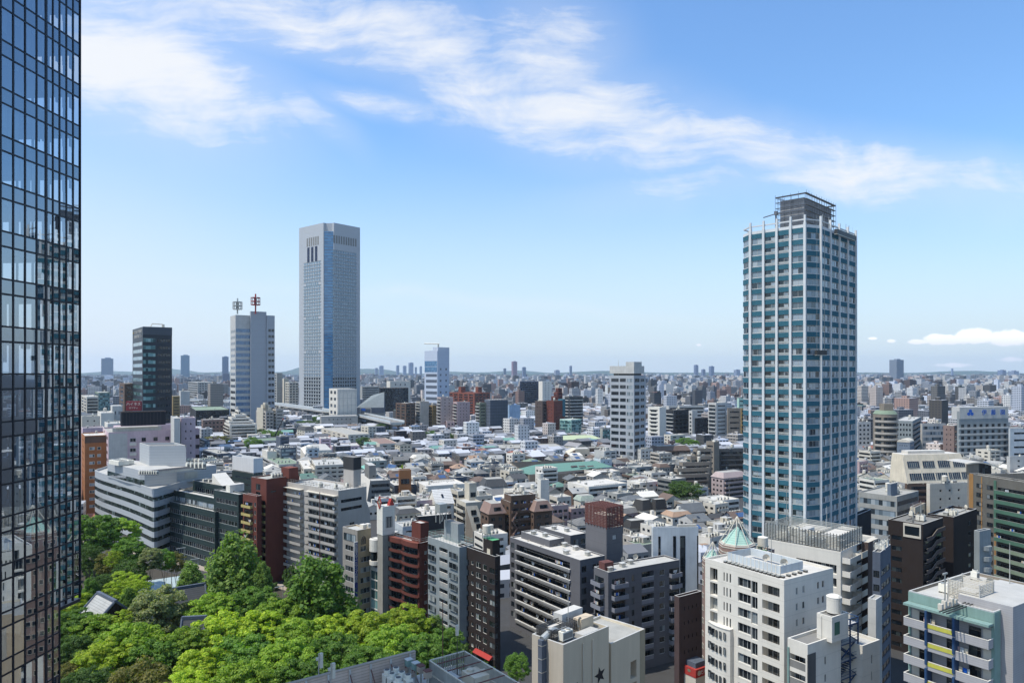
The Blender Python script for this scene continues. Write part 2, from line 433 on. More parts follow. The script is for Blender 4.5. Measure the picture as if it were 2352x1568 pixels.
class Bld:
 """a block building: near corner at photo column xc, its two visible faces running to xl and xr; roof corner at photo row yt.
 Local x runs along the right face, local y along the left face."""
 def __init__(s, name, label, cat, xl, xc, xr, yt, d, phi, wall='white', group=None, fh=3.05, zb=0.0, wl=None, ll=None, roof='roofgrey', par=.7, top=None, parent=None):
  s.phi = rad(max(phi, math.degrees(math.atan((CX - xc) / F)) + 4))
  s.cp, s.sp = cos(s.phi), sin(s.phi)
  s.C = Vector((X(xc, d), d, 0))
  s.d = d
  s.h = Z(yt, d) if top is None else top
  s.w = wl or s.wx(xr)
  if not .5 < s.w < 160:
   s.w = 12.0
  s.l = ll or s.lx(xl)
  if not 0 < s.l < 120:
   s.l = min(max(s.w * .8, 6), 28)
  s.l = max(s.l, 1.5)
  s.zb = zb
  s.fh = fh
  s.wall = wall
  s.roofm, s.par = roof, par
  s.far = d > 330
  if parent:                       # a wing of another building: a part of it
   s.root = empty(name, (0, 0, 0))
   s.root.parent = parent.root
   dx, dy = s.C.x - parent.C.x, s.C.y - parent.C.y
   s.root.location = (dx * parent.cp + dy * parent.sp, -dx * parent.sp + dy * parent.cp, 0)
   s.root.rotation_euler = (0, 0, s.phi - parent.phi)
  else:
   s.root = empty(name, (s.C.x, s.C.y, 0), s.phi, label, cat, group)
  s.holes = {'L': [], 'R': []}
  s.mb = MB()
  s.cnt = {}
  s.over = {}
 def wx(s, x, y0=0.0):
  t = (x - CX) / F
  px, py = s.C.x - s.sp * y0, s.C.y + s.cp * y0
  return (t * py - px) / (s.cp - t * s.sp)
 def lx(s, x, x0=0.0):
  t = (x - CX) / F
  px, py = s.C.x + s.cp * x0, s.C.y + s.sp * x0
  return (px - t * py) / (s.sp + t * s.cp)
 def u(s, side, x):
  if x <= 1.5:
   return x
  return s.wx(x) / s.w if side == 'R' else 1 - s.lx(x) / s.l
 def width(s, side):
  return s.w if side == 'R' else s.l
 def fp(s, side, u, v, out=0.0):
  """face point: u metres from the face's left end, v metres up, out metres in front"""
  return Vector((u, -out, v)) if side == 'R' else Vector((-out, s.l - u, v))
 def frot(s, side):
  return 0.0 if side == 'R' else -pi / 2
 def child(s, name, me, loc, rz=0.0, parent=None, lim=100, **t):
  k = s.cnt.get(name, 0)
  if k >= lim:
   s.over.setdefault(name, []).append((me, Vector(loc), rz))
   return None
  s.cnt[name] = k + 1
  return place(name, me, parent or s.root, loc, rz, **t)
 def onface(s, side, name, me, u, v, out=0.0, **t):
  return s.child(name, me, s.fp(side, u, v, out), s.frot(side), **t)
 def face(s, side, items, n=None, top=.0, fh=None, z0=None, skip=0):
  """items: (kind, u0, u1, v0, v1, options); one set per floor, from the top floor down"""
  fh = fh or s.fh
  W = s.width(side)
  nmax = int((s.h - s.zb - top) / fh)
  n = min(n or 99, nmax)
  for k in range(skip, n):
   zf = s.h - top - (k + 1) * fh
   for it in items:
    kind, a, b, v0, v1 = it[:5]
    o = dict(it[5]) if len(it) > 5 else {}
    if k < o.get('from', 0) or k > o.get('to', 999):
     continue
    a, b = s.u(side, a) * W, s.u(side, b) * W
    nx, gap = o.get('nx', 1), o.get('gap', .35)
    pitch = (b - a) / nx
    for i in range(nx):
     if nx == 1:
      u0, u1 = a, b
     else:
      u0 = a + pitch * (i + gap / 2)
      u1 = a + pitch * (i + 1 - gap / 2)
     s.item(side, kind, u0, u1, zf + v0 * fh, zf + v1 * fh, o)
 def item(s, side, kind, u0, u1, z0, z1, o):
  w, hh = u1 - u0, z1 - z0
  if w < .15 or hh < .15:
   return
  fr, gl = o.get('fr', 'frame'), o.get('gl', 'glass')
  nm = o.get('name', 'window')
  far = s.far
  if kind == 'w':
   dep = o.get('dep', .16)
   me = window_mesh(w, hh, fr, gl, far, o.get('mull'), o.get('step', 1.3))
   if far or o.get('proud'):
    s.onface(side, nm, me, u0, z0, o.get('out', .03))
   else:
    s.holes[side].append((u0, u1, z0, z1, dep, False))
    s.onface(side, nm, me, u0, z0, -dep)
  elif kind == 'n':        # loggia
   dep = o.get('dep', 1.3) if not far else .5
   s.holes[side].append((u0, u1, z0, z1, dep, True))
   ww = w * .86
   me = window_mesh(ww, hh * .84, fr, gl, far, o.get('mull'), 1.0)
   s.onface(side, nm, me, u0 + w * .07, z0 + .02, -dep + .02)
   ph = o.get('ph', 1.05)
   if ph:
    s.onface(side, 'balcony', panel_mesh(w - .02, ph, o.get('pm', s.wall), o.get('rail', 'white')), u0 + .01, z0 + .01, -.08)
  elif kind == 'b':        # projecting balcony with glazing behind
   p = o.get('p', 1.3)
   ph = o.get('ph', 1.1)
   if o.get('glz', True):
    ww = w * .92
    wh = hh * .72
    me = window_mesh(ww, wh, fr, gl, far, o.get('mull'), o.get('step', 1.3))
    if far:
     s.onface(side, nm, me, u0 + w * .04, z0 + .17, .03)
    else:
     s.holes[side].append((u0 + w * .04, u0 + w * .04 + q(ww, .05), z0 + .17, z0 + .17 + q(wh, .05), .12, False))
     s.onface(side, nm, me, u0 + w * .04, z0 + .17, -.12)
   s.onface(side, 'balcony', tray_mesh(w, ph, p, o.get('pm', s.wall), o.get('rail')), u0, z0, .005)
   if not far:
    s.clutter(side, u0, w, z0 + .17, p * .5)
  elif kind == 'p':        # flat panel or band standing proud
   t = o.get('t', .2)
   s.onface(side, o.get('name', 'band'), panel_mesh(w, hh, o.get('pm', 'white'), None, t, 'band'), u0, z0, t / 2 + .003)
 def clutter(s, side, u0, w, z, out):
  """outdoor units and washing on a balcony"""
  r = random.Random(int(u0 * 37 + z * 91))
  for _ in range(max(1, int(w / 4.5))):
   u = u0 + r.uniform(.3, max(.4, w - 1.4))
   if r.random() < .55:
    s.onface(side, 'air_conditioner', cached('acs', lambda: _small_ac()), u, z, out, lim=60)
   else:
    k = r.randrange(4)
    s.onface(side, 'washing', cached(('wash', k), lambda: _washing(k)), u, z + .75, out, lim=60)
 def wallface(s, side, W, z0, z1, m):
  hs = [h for h in s.holes[side] if h[0] > -.01 and h[1] < W + .01 and h[2] >= z0 - .01]
  k = P(m)
  if not hs:
   s.mb.poly([s.fp(side, 0, z0), s.fp(side, W, z0), s.fp(side, W, z1), s.fp(side, 0, z1)], k)
   return
  us = sorted({round(max(0, min(W, v)), 3) for h in hs for v in h[:2]} | {0, round(W, 3)})
  zs = sorted({round(v, 3) for h in hs for v in h[2:4]} | {round(z0, 3), round(z1, 3)})
  for j in range(len(zs) - 1):
   za, zc = zs[j], zs[j + 1]
   if zc - za < .002 or zc > z1 + .01:
    continue
   zm = (za + zc) / 2
   row = [h for h in hs if h[2] < zm < h[3]]
   start = None
   for i in range(len(us) - 1):
    um = (us[i] + us[i + 1]) / 2
    inh = any(h[0] < um < h[1] for h in row)
    if not inh and start is None:
     start = us[i]
    if inh and start is not None:
     s.mb.poly([s.fp(side, start, za), s.fp(side, us[i], za), s.fp(side, us[i], zc), s.fp(side, start, zc)], k)
     start = None
   if start is not None:
    s.mb.poly([s.fp(side, start, za), s.fp(side, W, za), s.fp(side, W, zc), s.fp(side, start, zc)], k)
  for u0, u1, a, b, dep, back in hs:
   f = lambda u, v, o: s.fp(side, u, v, -o)
   s.mb.poly([f(u0, a, 0), f(u1, a, 0), f(u1, a, dep), f(u0, a, dep)], k)
   s.mb.poly([f(u0, b, dep), f(u1, b, dep), f(u1, b, 0), f(u0, b, 0)], k)
   s.mb.poly([f(u0, a, 0), f(u0, a, dep), f(u0, b, dep), f(u0, b, 0)], k)
   s.mb.poly([f(u1, a, dep), f(u1, a, 0), f(u1, b, 0), f(u1, b, dep)], k)
   if back:
    s.mb.poly([f(u0, a, dep), f(u1, a, dep), f(u1, b, dep), f(u0, b, dep)], k)
 def roofpt(s, x, y, z=None):
  """local coordinates of the point of the roof plane seen at photo point x, y"""
  z = s.h if z is None else z
  d = F * (H - z) / (y - HY)
  px, py = X(x, d) - s.C.x, d - s.C.y
  return Vector((px * s.cp + py * s.sp, -px * s.sp + py * s.cp, z))
 def block(s, name, x0, x1, y0, y1, z0, z1, m, top=None, **t):
  mb = MB()
  mb.box(x0, x1, y0, y1, z0, z1, P(m), P(top) if top else None)
  return s.child(name, mb.mesh(name), (0, 0, 0), **t)
 def pent(s, xl, xc, xr, yt, yb, m='white', name='penthouse', top='rooflight', zb=None, par=0.0):
  """box standing on the roof plane, corner base seen at xc, yb"""
  c = s.roofpt(xc, yb, zb)
  d = s.C.y + c.x * s.sp + c.y * s.cp
  z1 = Z(yt, d)
  w = s.wx(xr, c.y) - c.x
  l = s.lx(xl, c.x) - c.y
  mb = MB()
  mb.box(c.x, c.x + w, c.y, c.y + l, c.z, z1, P(m), P(top))
  if par:
   s._ring(mb, c.x, c.x + w, c.y, c.y + l, z1, z1 + par, m)
  s.child(name, mb.mesh(name), (0, 0, 0))
  return c.x, c.x + w, c.y, c.y + l, c.z, z1
 def _ring(s, mb, x0, x1, y0, y1, z0, z1, m, t=.25):
  m = P(m)
  mb.box(x0, x1, y0, y0 + t, z0, z1, m)
  mb.box(x0, x1, y1 - t, y1, z0, z1, m)
  mb.box(x0, x0 + t, y0 + t, y1 - t, z0, z1, m)
  mb.box(x1 - t, x1, y0 + t, y1 - t, z0, z1, m)
 def ac(s, x, y, kind=0, z=None, rz=0.0, name='air_conditioner'):
  p = s.roofpt(x, y, z)
  s.child(name, ac_mesh(kind), p, rz)
 def acl(s, u, v, kind=0, z=None, rz=0.0, name='air_conditioner'):
  s.child(name, ac_mesh(kind), (u * s.w, v * s.l, s.h if z is None else z), rz)
 def put(s, name, me, u, v, z=None, rz=0.0):
  return s.child(name, me, (u * s.w, v * s.l, s.h if z is None else z), rz)
 def rail(s, z=None, hgt=1.1, m='galv', inset=.15, name='railing'):
  z = s.h + s.par if z is None else z
  mb = MB()
  k = P(m)
  i = inset
  pts = [(i, i), (s.w - i, i), (s.w - i, s.l - i), (i, s.l - i)]
  for j in range(4):
   a, b = Vector(pts[j]), Vector(pts[(j + 1) % 4])
   for zz in (hgt, hgt * .55):
    mb.tube((a.x, a.y, z + zz), (b.x, b.y, z + zz), .045, k, 4)
   n = max(1, int((b - a).length / 1.6))
   for q_ in range(n):
    c = a + (b - a) * q_ / n
    mb.tube((c.x, c.y, z), (c.x, c.y, z + hgt), .035, k, 4)
  s.child(name, mb.mesh(name), (0, 0, 0))
 def mast(s, u, v, hgt, r=.08, m='galv', z=None):
  mb = MB()
  mb.tube((0, 0, 0), (0, 0, hgt), r, P(m), 6, r * .5)
  mb.box(-.2, .2, -.2, .2, 0, .3, P('darkmetal'))
  s.child('mast', mb.mesh('mast'), (u * s.w, v * s.l, s.h if z is None else z))
 def finish(s, wl=None, wr=None, back=True, roof=True):
  W, L, h = s.w, s.l, s.h
  top = h + (s.par if s.par > 0 else 0)
  k = P(s.wall)
  s.wallface('R', W, s.zb, top, wr or s.wall)
  s.wallface('L', L, s.zb, top, wl or s.wall)
  if back:
   s.mb.poly([(W, 0, s.zb), (W, L, s.zb), (W, L, top), (W, 0, top)], k)
   s.mb.poly([(W, L, s.zb), (0, L, s.zb), (0, L, top), (W, L, top)], k)
  wall = s.mb.build('wall', s.root)
  if roof:
   mb = MB()
   t = .25
   if s.par > 0:
    x0, x1, y0, y1 = t, W - t, t, L - t
    mb.poly([(x0, y0, h), (x1, y0, h), (x1, y1, h), (x0, y1, h)], P(s.roofm))
    for a, b in (((x0, y0), (x1, y0)), ((x1, y0), (x1, y1)), ((x1, y1), (x0, y1)), ((x0, y1), (x0, y0))):
     mb.poly([(b[0], b[1], h), (a[0], a[1], h), (a[0], a[1], top), (b[0], b[1], top)], k)
    c = C['lightgrey'] if s.wall not in ('white', 'offwhite') else C['white']
    for a in ((0, W, 0, t), (0, W, L - t, L), (0, t, t, L - t), (W - t, W, t, L - t)):
     mb.poly([(a[0], a[2], top), (a[1], a[2], top), (a[1], a[3], top), (a[0], a[3], top)], c)
   else:
    mb.poly([(0, 0, h), (W, 0, h), (W, L, h), (0, L, h)], P(s.roofm))
   mb.build('roof', s.root)
  for name, lst in s.over.items():
   big = MB()
   for me, loc, rz in lst:
    M = Matrix.Translation(loc) @ Matrix.Rotation(rz, 4, 'Z')
    vs = [M @ v.co for v in me.vertices]
    base = len(big.v)
    big.v.extend([tuple(v) for v in vs])
    ids = [big.mid(m) for m in me.materials]
    for p in me.polygons:
     big.f.append(tuple(base + i for i in p.vertices))
     big.mi.append(ids[p.material_index])
   big.build(name, s.root, kind='stuff')
  return s.root
def _small_ac():
 mb = MB()
 mb.box(0, .8, -.3, 0, .05, .65, C['aircon'])
 mb.box(.08, .52, -.315, -.3, .12, .58, C['midgrey'])
 return mb.mesh('air_conditioner')
def _washing(k):
 mb = MB()
 r = random.Random(k + 5)
 x = 0
 for i in range(3):
  w = r.uniform(.3, .6)
  mb.box(x, x + w, -.04, 0, r.uniform(0, .3), .95, C[r.choice(('white', 'paleblue', 'offwhite', 'rose', 'signblue', 'cream'))])
  x += w + .08
 return mb.mesh('washing')
def roof_pipes(b, n=3, seed=1):
 r = random.Random(seed)
 mb = MB()
 for _ in range(n):
  y = r.uniform(.12, .88) * b.l
  x0, x1 = sorted((r.uniform(.06, .94) * b.w, r.uniform(.06, .94) * b.w))
  rr = r.uniform(.06, .14)
  m = C[r.choice(('galv', 'offwhite', 'darkmetal', 'lightgrey'))]
  mb.tube((x0, y, b.h + .25), (x1, y, b.h + .25), rr, m, 6)
  mb.tube((x1, y, b.h + .25), (x1, min(b.l * .95, y + r.uniform(1, 5)), b.h + .25), rr, m, 6)
  k = int((x1 - x0) / 1.6)
  for i in range(k):
   mb.box(x0 + i * 1.6, x0 + i * 1.6 + .25, y - .2, y + .2, b.h, b.h + .2, C['concrete'])
 b.child('roof_pipe', mb.mesh('roof_pipe'), (0, 0, 0))
def text_mesh(txt, size=1.0, extr=.05, m='white', align='CENTER'):
 cu = bpy.data.curves.new('lettering', 'FONT')
 cu.body = txt
 cu.size = size
 cu.extrude = extr
 cu.align_x = align
 cu.align_y = 'CENTER'
 o = bpy.data.objects.new('lettering', cu)
 COL.objects.link(o)
 dg = bpy.context.evaluated_depsgraph_get()
 dg.update()
 me = bpy.data.meshes.new_from_object(o.evaluated_get(dg))
 bpy.data.objects.remove(o)
 me.materials.clear()
 me.materials.append(P(m))
 me.transform(Matrix.Rotation(pi / 2, 4, 'X'))
 return me
def rooftop_clutter(b, rng, n=3, tank=None, dish=True):
 if b.d < 700:
  roof_pipes(b, 2, int(b.d * 13))
 for _ in range(n):
  b.acl(rng.uniform(.2, .85), rng.uniform(.15, .85), rng.choice((0, 0, 1, 2)), rz=rng.choice((0, pi / 2)))
 if tank or (tank is None and rng.random() < .35):
  b.put('water_tank', tank_mesh(), rng.uniform(.35, .75), rng.uniform(.35, .75))
 if dish and rng.random() < .3:
  b.put('satellite_dish', dish_mesh(), rng.uniform(.2, .8), rng.uniform(.2, .8), rz=rng.uniform(-1, 1))
def stairbox(b, u, v, wm, lm, hm, m, name='stair_house'):
 """small stair head house on a roof"""
 mb = MB()
 x, y = u * b.w, v * b.l
 mb.box(x, x + wm, y, y + lm, b.h, b.h + hm, P(m), P('rooflight'))
 mb.box(x - .06, x, y + lm * .3, y + lm * .3 + .9, b.h + .02, b.h + 2.0, P('darkgrey'))
 mb.box(x + wm * .55, x + wm * .8, y - .06, y, b.h + 1.2, b.h + 2, P('charcoal'))
 b.child(name, mb.mesh(name), (0, 0, 0))
col('darkbrown2', (.075, .05, .045)); col('brownwall', (.085, .06, .05)); col('slatewall', (.15, .18, .215)); col('rosebrown', (.24, .17, .145)); col('tilegrey', (.13, .13, .125), lines=.15, lp=.4)
col('ochre2', (.32, .17, .06)); col('brickdark', (.07, .045, .04)); col('signblue', (.01, .1, .42), rough=.4, amp=.05)
col('coolwhite', (.56, .60, .66), amp=.12, streak=.08); col('whiteboard', (.62, .66, .72), amp=.06); col('orange2', (.30, .13, .05), amp=.15, lines=.1, lp=.5)
# ---------------------------------------------------------------- ground, streets, park floor
def ground():
 mb = MB()
 mb.poly([(-16000, -300, 0), (16000, -300, 0), (16000, 15000, 0), (-16000, 15000, 0)], C['asphalt'])
 mb.build('ground', kind='structure')
 mb = MB()
 pts = [gp(-250, 1600), gp(1150, 1600), gp(1075, 1395), gp(640, 1352), gp(480, 1338), gp(300, 1292), gp(150, 1240), gp(-250, 1240)]
 mb.poly([(p.x, p.y, .004) for p in pts], C['soil'])
 mb.build('park_ground', kind='structure')
 # street beside the park with kerbed pavements and painted lines
 a, b = gp(150, 1225), gp(700, 1352)
 dv = (b - a).normalized()
 nv = Vector((-dv.y, dv.x, 0))
 def strip(name, o0, o1, z, m, h=0.0, s0=-40, s1=None):
  L = s1 if s1 is not None else (b - a).length + 60
  q = [a + dv * s0 + nv * o0, a + dv * L + nv * o0, a + dv * L + nv * o1, a + dv * s0 + nv * o1]
  mb = MB()
  if h:
   mb.prism([(p.x, p.y) for p in q], z, z + h, P(m))
  else:
   mb.poly([(p.x, p.y, z) for p in q], P(m))
  return mb.build(name, kind='structure')
 strip('road', -1, 12, .008, 'asphalt')
 strip('pavement', 12, 17, .008, 'paving', .13)
 strip('pavement', -5, -1, .008, 'paving', .13)
 mb = MB()
 for o in (-.6, 11.4):
  q = [a + nv * o, b + nv * o, b + nv * (o + .2), a + nv * (o + .2)]
  mb.poly([(p.x, p.y, .012) for p in q], C['white'])
 n = int((b - a).length / 8)
 for i in range(n):
  c = a + dv * (i * 8)
  q = [c + nv * 5.4, c + dv * 4 + nv * 5.4, c + dv * 4 + nv * 5.6, c + nv * 5.6]
  mb.poly([(p.x, p.y, .012) for p in q], C['white'])
 mb.build('road_markings', kind='structure')
ground()
# ---------------------------------------------------------------- glass tower on the left
def mirror_glass(key, refl, tr, body):
 m = bpy.data.materials.new(key)
 m.use_nodes = True
 t = NT(m.node_tree)
 g = t.n('ShaderNodeBsdfGlossy', {'Color': (.7, .78, .86, 1), 'Roughness': 0.0})
 if tr:
  b = t.n('ShaderNodeBsdfTransparent', {'Color': tr + (1,)})
 else:
  b = t.n('ShaderNodeBsdfDiffuse', {'Color': body + (1,)})
 lw = t.n('ShaderNodeLayerWeight', {'Blend': .35})
 f = t.m('MULTIPLY_ADD', lw.outputs['Fresnel'], .5, refl, clamp=True)
 mx = t.n('ShaderNodeMixShader', {0: f, 1: b, 2: g})
 t.n('ShaderNodeOutputMaterial', {0: mx})
 return m
def glass_tower():
 a = rad(4.5)
 root = empty('glass_tower', (-46.95, 0, 0), -a, 'dark glass curtain wall skyscraper cut off by the left edge of the photo', 'skyscraper')
 vis = mirror_glass('vision_glass', .44, (.55, .62, .66), None)
 spd = mirror_glass('spandrel_glass', .38, None, (.02, .028, .035))
 rng = random.Random(4)
 Y = [59.06, 60.4, 61.72, 63.05, 64.2, 65.05, 65.9, 66.8, 67.7, 68.65]
 pre = [59.06 - 1.335 * i for i in range(9, 0, -1)]
 ys = [y / cos(a) for y in pre + Y]
 fh, z0 = 3.96, 110.2
 ov = 58.3
 mull = MB()
 dark = mat('mullion', (.012, .015, .022), rough=.35, amp=.05, streak=.05)
 ymaxlow = ys[-4]
 for i, y in enumerate(ys):
  zb = 0 if y <= ymaxlow + .01 else ov
  t = .075 if i not in (13,) else .13
  mull.box(-.1, .05, y - t, y + t, zb, 136, dark)
 for k in range(-6, 28):
  zt = z0 - fh * k
  for z in (zt, zt - 2.7):
   if z < .3:
    continue
   ye = ys[-1] if z >= ov - .2 else ymaxlow
   mull.box(-.1, .03, ys[0], ye, z - .075, z + .075, dark)
 mull.build('mullion_grid', root)
 rest_v, rest_s = MB(), MB()
 nv = 0
 order = sorted(((k, i) for k in range(-6, 28) for i in range(len(ys) - 1)), key=lambda q_: (not (9 <= q_[1] <= 12), abs(q_[0] - 12)))
 for k, i in order:
  zt = z0 - fh * k
  for (zl, zh, m, nm) in ((zt - 2.7, zt, vis, 'glass_pane'), (zt - fh, zt - 2.7, spd, 'spandrel_pane')):
   if zl < 0 or (zl < ov - .3 and ys[i] >= ymaxlow - .01):
    continue
   y0, y1 = ys[i] + .1, ys[i + 1] - .1
   zl_, zh_ = zl + .09, zh - .09
   tx, tz = rng.gauss(0, .0045), rng.gauss(0, .0035)
   c = Vector((0, (y0 + y1) / 2, (zl_ + zh_) / 2))
   hw, hh = (y1 - y0) / 2, (zh_ - zl_) / 2
   pts = []
   for sy, sz in ((-1, -1), (1, -1), (1, 1), (-1, 1)):
    pts.append((sy * hw * tx + sz * hh * tz, sy * hw, sz * hh))
   if nm == 'glass_pane' and nv < 100 and 9 <= i <= 12:
    mb = MB()
    mb.poly(pts, m)
    mb.build('glass_pane', root, c)
    nv += 1
   else:
    r = rest_v if nm == 'glass_pane' else rest_s
    r.poly([tuple(Vector(p) + c) for p in pts], m)
 rest_v.build('glass_pane', root, kind='stuff')
 rest_s.build('spandrel_pane', root, kind='stuff')
 # the rooms behind: floor slabs, an inner wall, blinds, and the far corner glazed too
 slab = MB()
 sm = mat('interior', (.16, .17, .18), amp=.05)
 for k in range(-6, 28):
  zt = z0 - fh * k
  if zt - fh < 0:
   continue
  ye = (ys[-1] if zt - 2.7 >= ov else ymaxlow) - .25
  slab.box(-11, -.16, ys[0], ye, zt + .05, zt + 1.1, sm)
 slab.build('floor_slab', root)
 core = MB()
 core.box(-22, -3.4, ys[0], ys[12] - .3, 0, 136, C['midgrey'])
 core.box(-22, -11, ys[12] - .3, ymaxlow - .3, 0, 136, C['midgrey'])
 core.build('core', root)
 bl = MB()
 bm = mat('blind', (.5, .52, .54), amp=.05, streak=0)
 for k in range(-6, 28):
  zt = z0 - fh * k
  for i in range(len(ys) - 1):
   if zt - 2.7 < .5 or (zt - 2.7 < ov - .3 and ys[i] >= ymaxlow - .01):
    continue
   if i >= 13:
    hgt = rng.choice((0.15, .2, .8, 1.1, 1.2, 1.3, 1.4)) if i > 13 else rng.choice((.9, 1.4, 2.4))
   else:
    hgt = rng.choice((.2, .4, 2.55, 2.55, 1.6, .3))
   bl.box(-.5, -.47, ys[i] + .12, ys[i + 1] - .12, zt - .1 - hgt, zt - .1, bm)
 bl.build('blind', root, kind='stuff')
 und = MB()
 und.box(-22, .05, ymaxlow + .12, ys[-1] + .02, ov - .35, ov - .05, dark)
 und.build('soffit', root)
 end = MB()
 x = 0
 for i in range(8):
  end.box(-i * 1.6 - .1, -i * 1.6 + .1, ys[-1] - .05, ys[-1] + .05, ov, 136, dark)
 end.build('end_mullion', root)
glass_tower()
# ---------------------------------------------------------------- buildings close by
def white_block():
 b = Bld('apartment_building', 'white apartment block with tall glazed bays and loggias, nearest on the right half', 'apartment building', 1619.5, 1801, 1913.6, 1337.3, 135, 33, 'white', fh=3.04, par=.45, roof='roofwhite')
 n = 11
 b.face('L', [('w', 1631, 1648, .04, .92, dict(dep=1.0, mull=3, step=.5)),
     ('w', 1662, 1664.4, .28, .86, dict(fr='framedark')), ('w', 1668.5, 1671.5, .28, .86, dict(fr='framedark')), ('w', 1676, 1679, .28, .86, dict(fr='framedark')),
     ('w', 1695, 1724.5, .24, .84, dict(dep=.35, mull=3)), ('w', 1725.6, 1740, .06, .84, dict(dep=.35, mull=2)),
     ('n', 1750.5, 1790.5, .1, .86, dict(ph=.55, dep=1.5))], n=n, top=.95)
 b.face('R', [('w', 1828, 1832.5, .35, .8), ('w', 1843, 1848, .35, .8), ('w', 1877, 1881.5, .35, .8), ('w', 1888, 1893, .35, .8)], n=n, top=.95)
 # curved bay low on the left face
 u0, u1 = b.u('L', 1631) * b.l, b.u('L', 1684) * b.l
 mb = MB()
 zt = Z(1445, 145)
 pts = []
 for i in range(7):
  f = i / 6
  p = b.fp('L', u0 + (u1 - u0) * f, 0, .25 + 1.15 * sin(pi * (.12 + .88 * f) / 1.25))
  pts.append((p.x, p.y))
 pts += [(.03, b.l - u1), (.03, b.l - u0)]
 mb.prism(pts, 0, zt, C['white'])
 mb.prism([(x_ - .12 if i < 7 else x_, y_) for i, (x_, y_) in enumerate(pts)], zt, zt + .14, C['white'])
 b.child('bay', mb.mesh('bay'), (0, 0, 0))
 for k in range(6):
  for f in (.06, .24, .46, .62, .78):
   w_ = .95 if f < .4 else .5
   z = zt - 2.2 - k * 3.04
   o = .25 + 1.15 * sin(pi * (.12 + .88 * (f + .05)) / 1.25)
   b.onface('L', 'window', window_mesh(w_, 1.5, 'framedark'), u0 + (u1 - u0) * f, z, o + .12)
 # roof screen with feet, dishes inside
 p = b.roofpt(1772, 1311)
 x0, y1 = .16 * b.w, b.l * .80
 y0 = b.l * .14
 x1 = .62 * b.w
 scr = MB()
 b._ring(scr, x0, x1, y0, y1, b.h + .55, b.h + 2.1, 'paleblue', .1)
 for i in range(14):
  for xx, yy in ((x0, y0 + (y1 - y0) * i / 13),):
   scr.box(xx - .06, xx + .06, yy - .06, yy + .06, b.h, b.h + 2.2, C['white'])
   scr.box(xx - .95, xx - .25, yy - .3, yy + .3, b.h, b.h + .35, C['darkmetal'])
   scr.box(xx - .98, xx - .22, yy - .33, yy + .33, b.h + .35, b.h + .45, C['galv'])
 for i in range(5):
  xx = x0 + (x1 - x0) * i / 4
  scr.box(xx - .3, xx + .3, y0 - .9, y0 - .25, b.h, b.h + .35, C['darkmetal'])
  scr.box(xx - .33, xx + .33, y0 - .93, y0 - .22, b.h + .35, b.h + .45, C['galv'])
 b.child('roof_screen', scr.mesh('roof_screen'), (0, 0, 0))
 for v in (.3, .52):
  b.put('satellite_dish', dish_mesh(), .5, v, rz=-.7)
 b.put('air_conditioner', ac_mesh(1), .4, .24)
 b.mast(.45, .42, 9)
 roof_pipes(b, 3, 5)
 b.finish()
white_block()
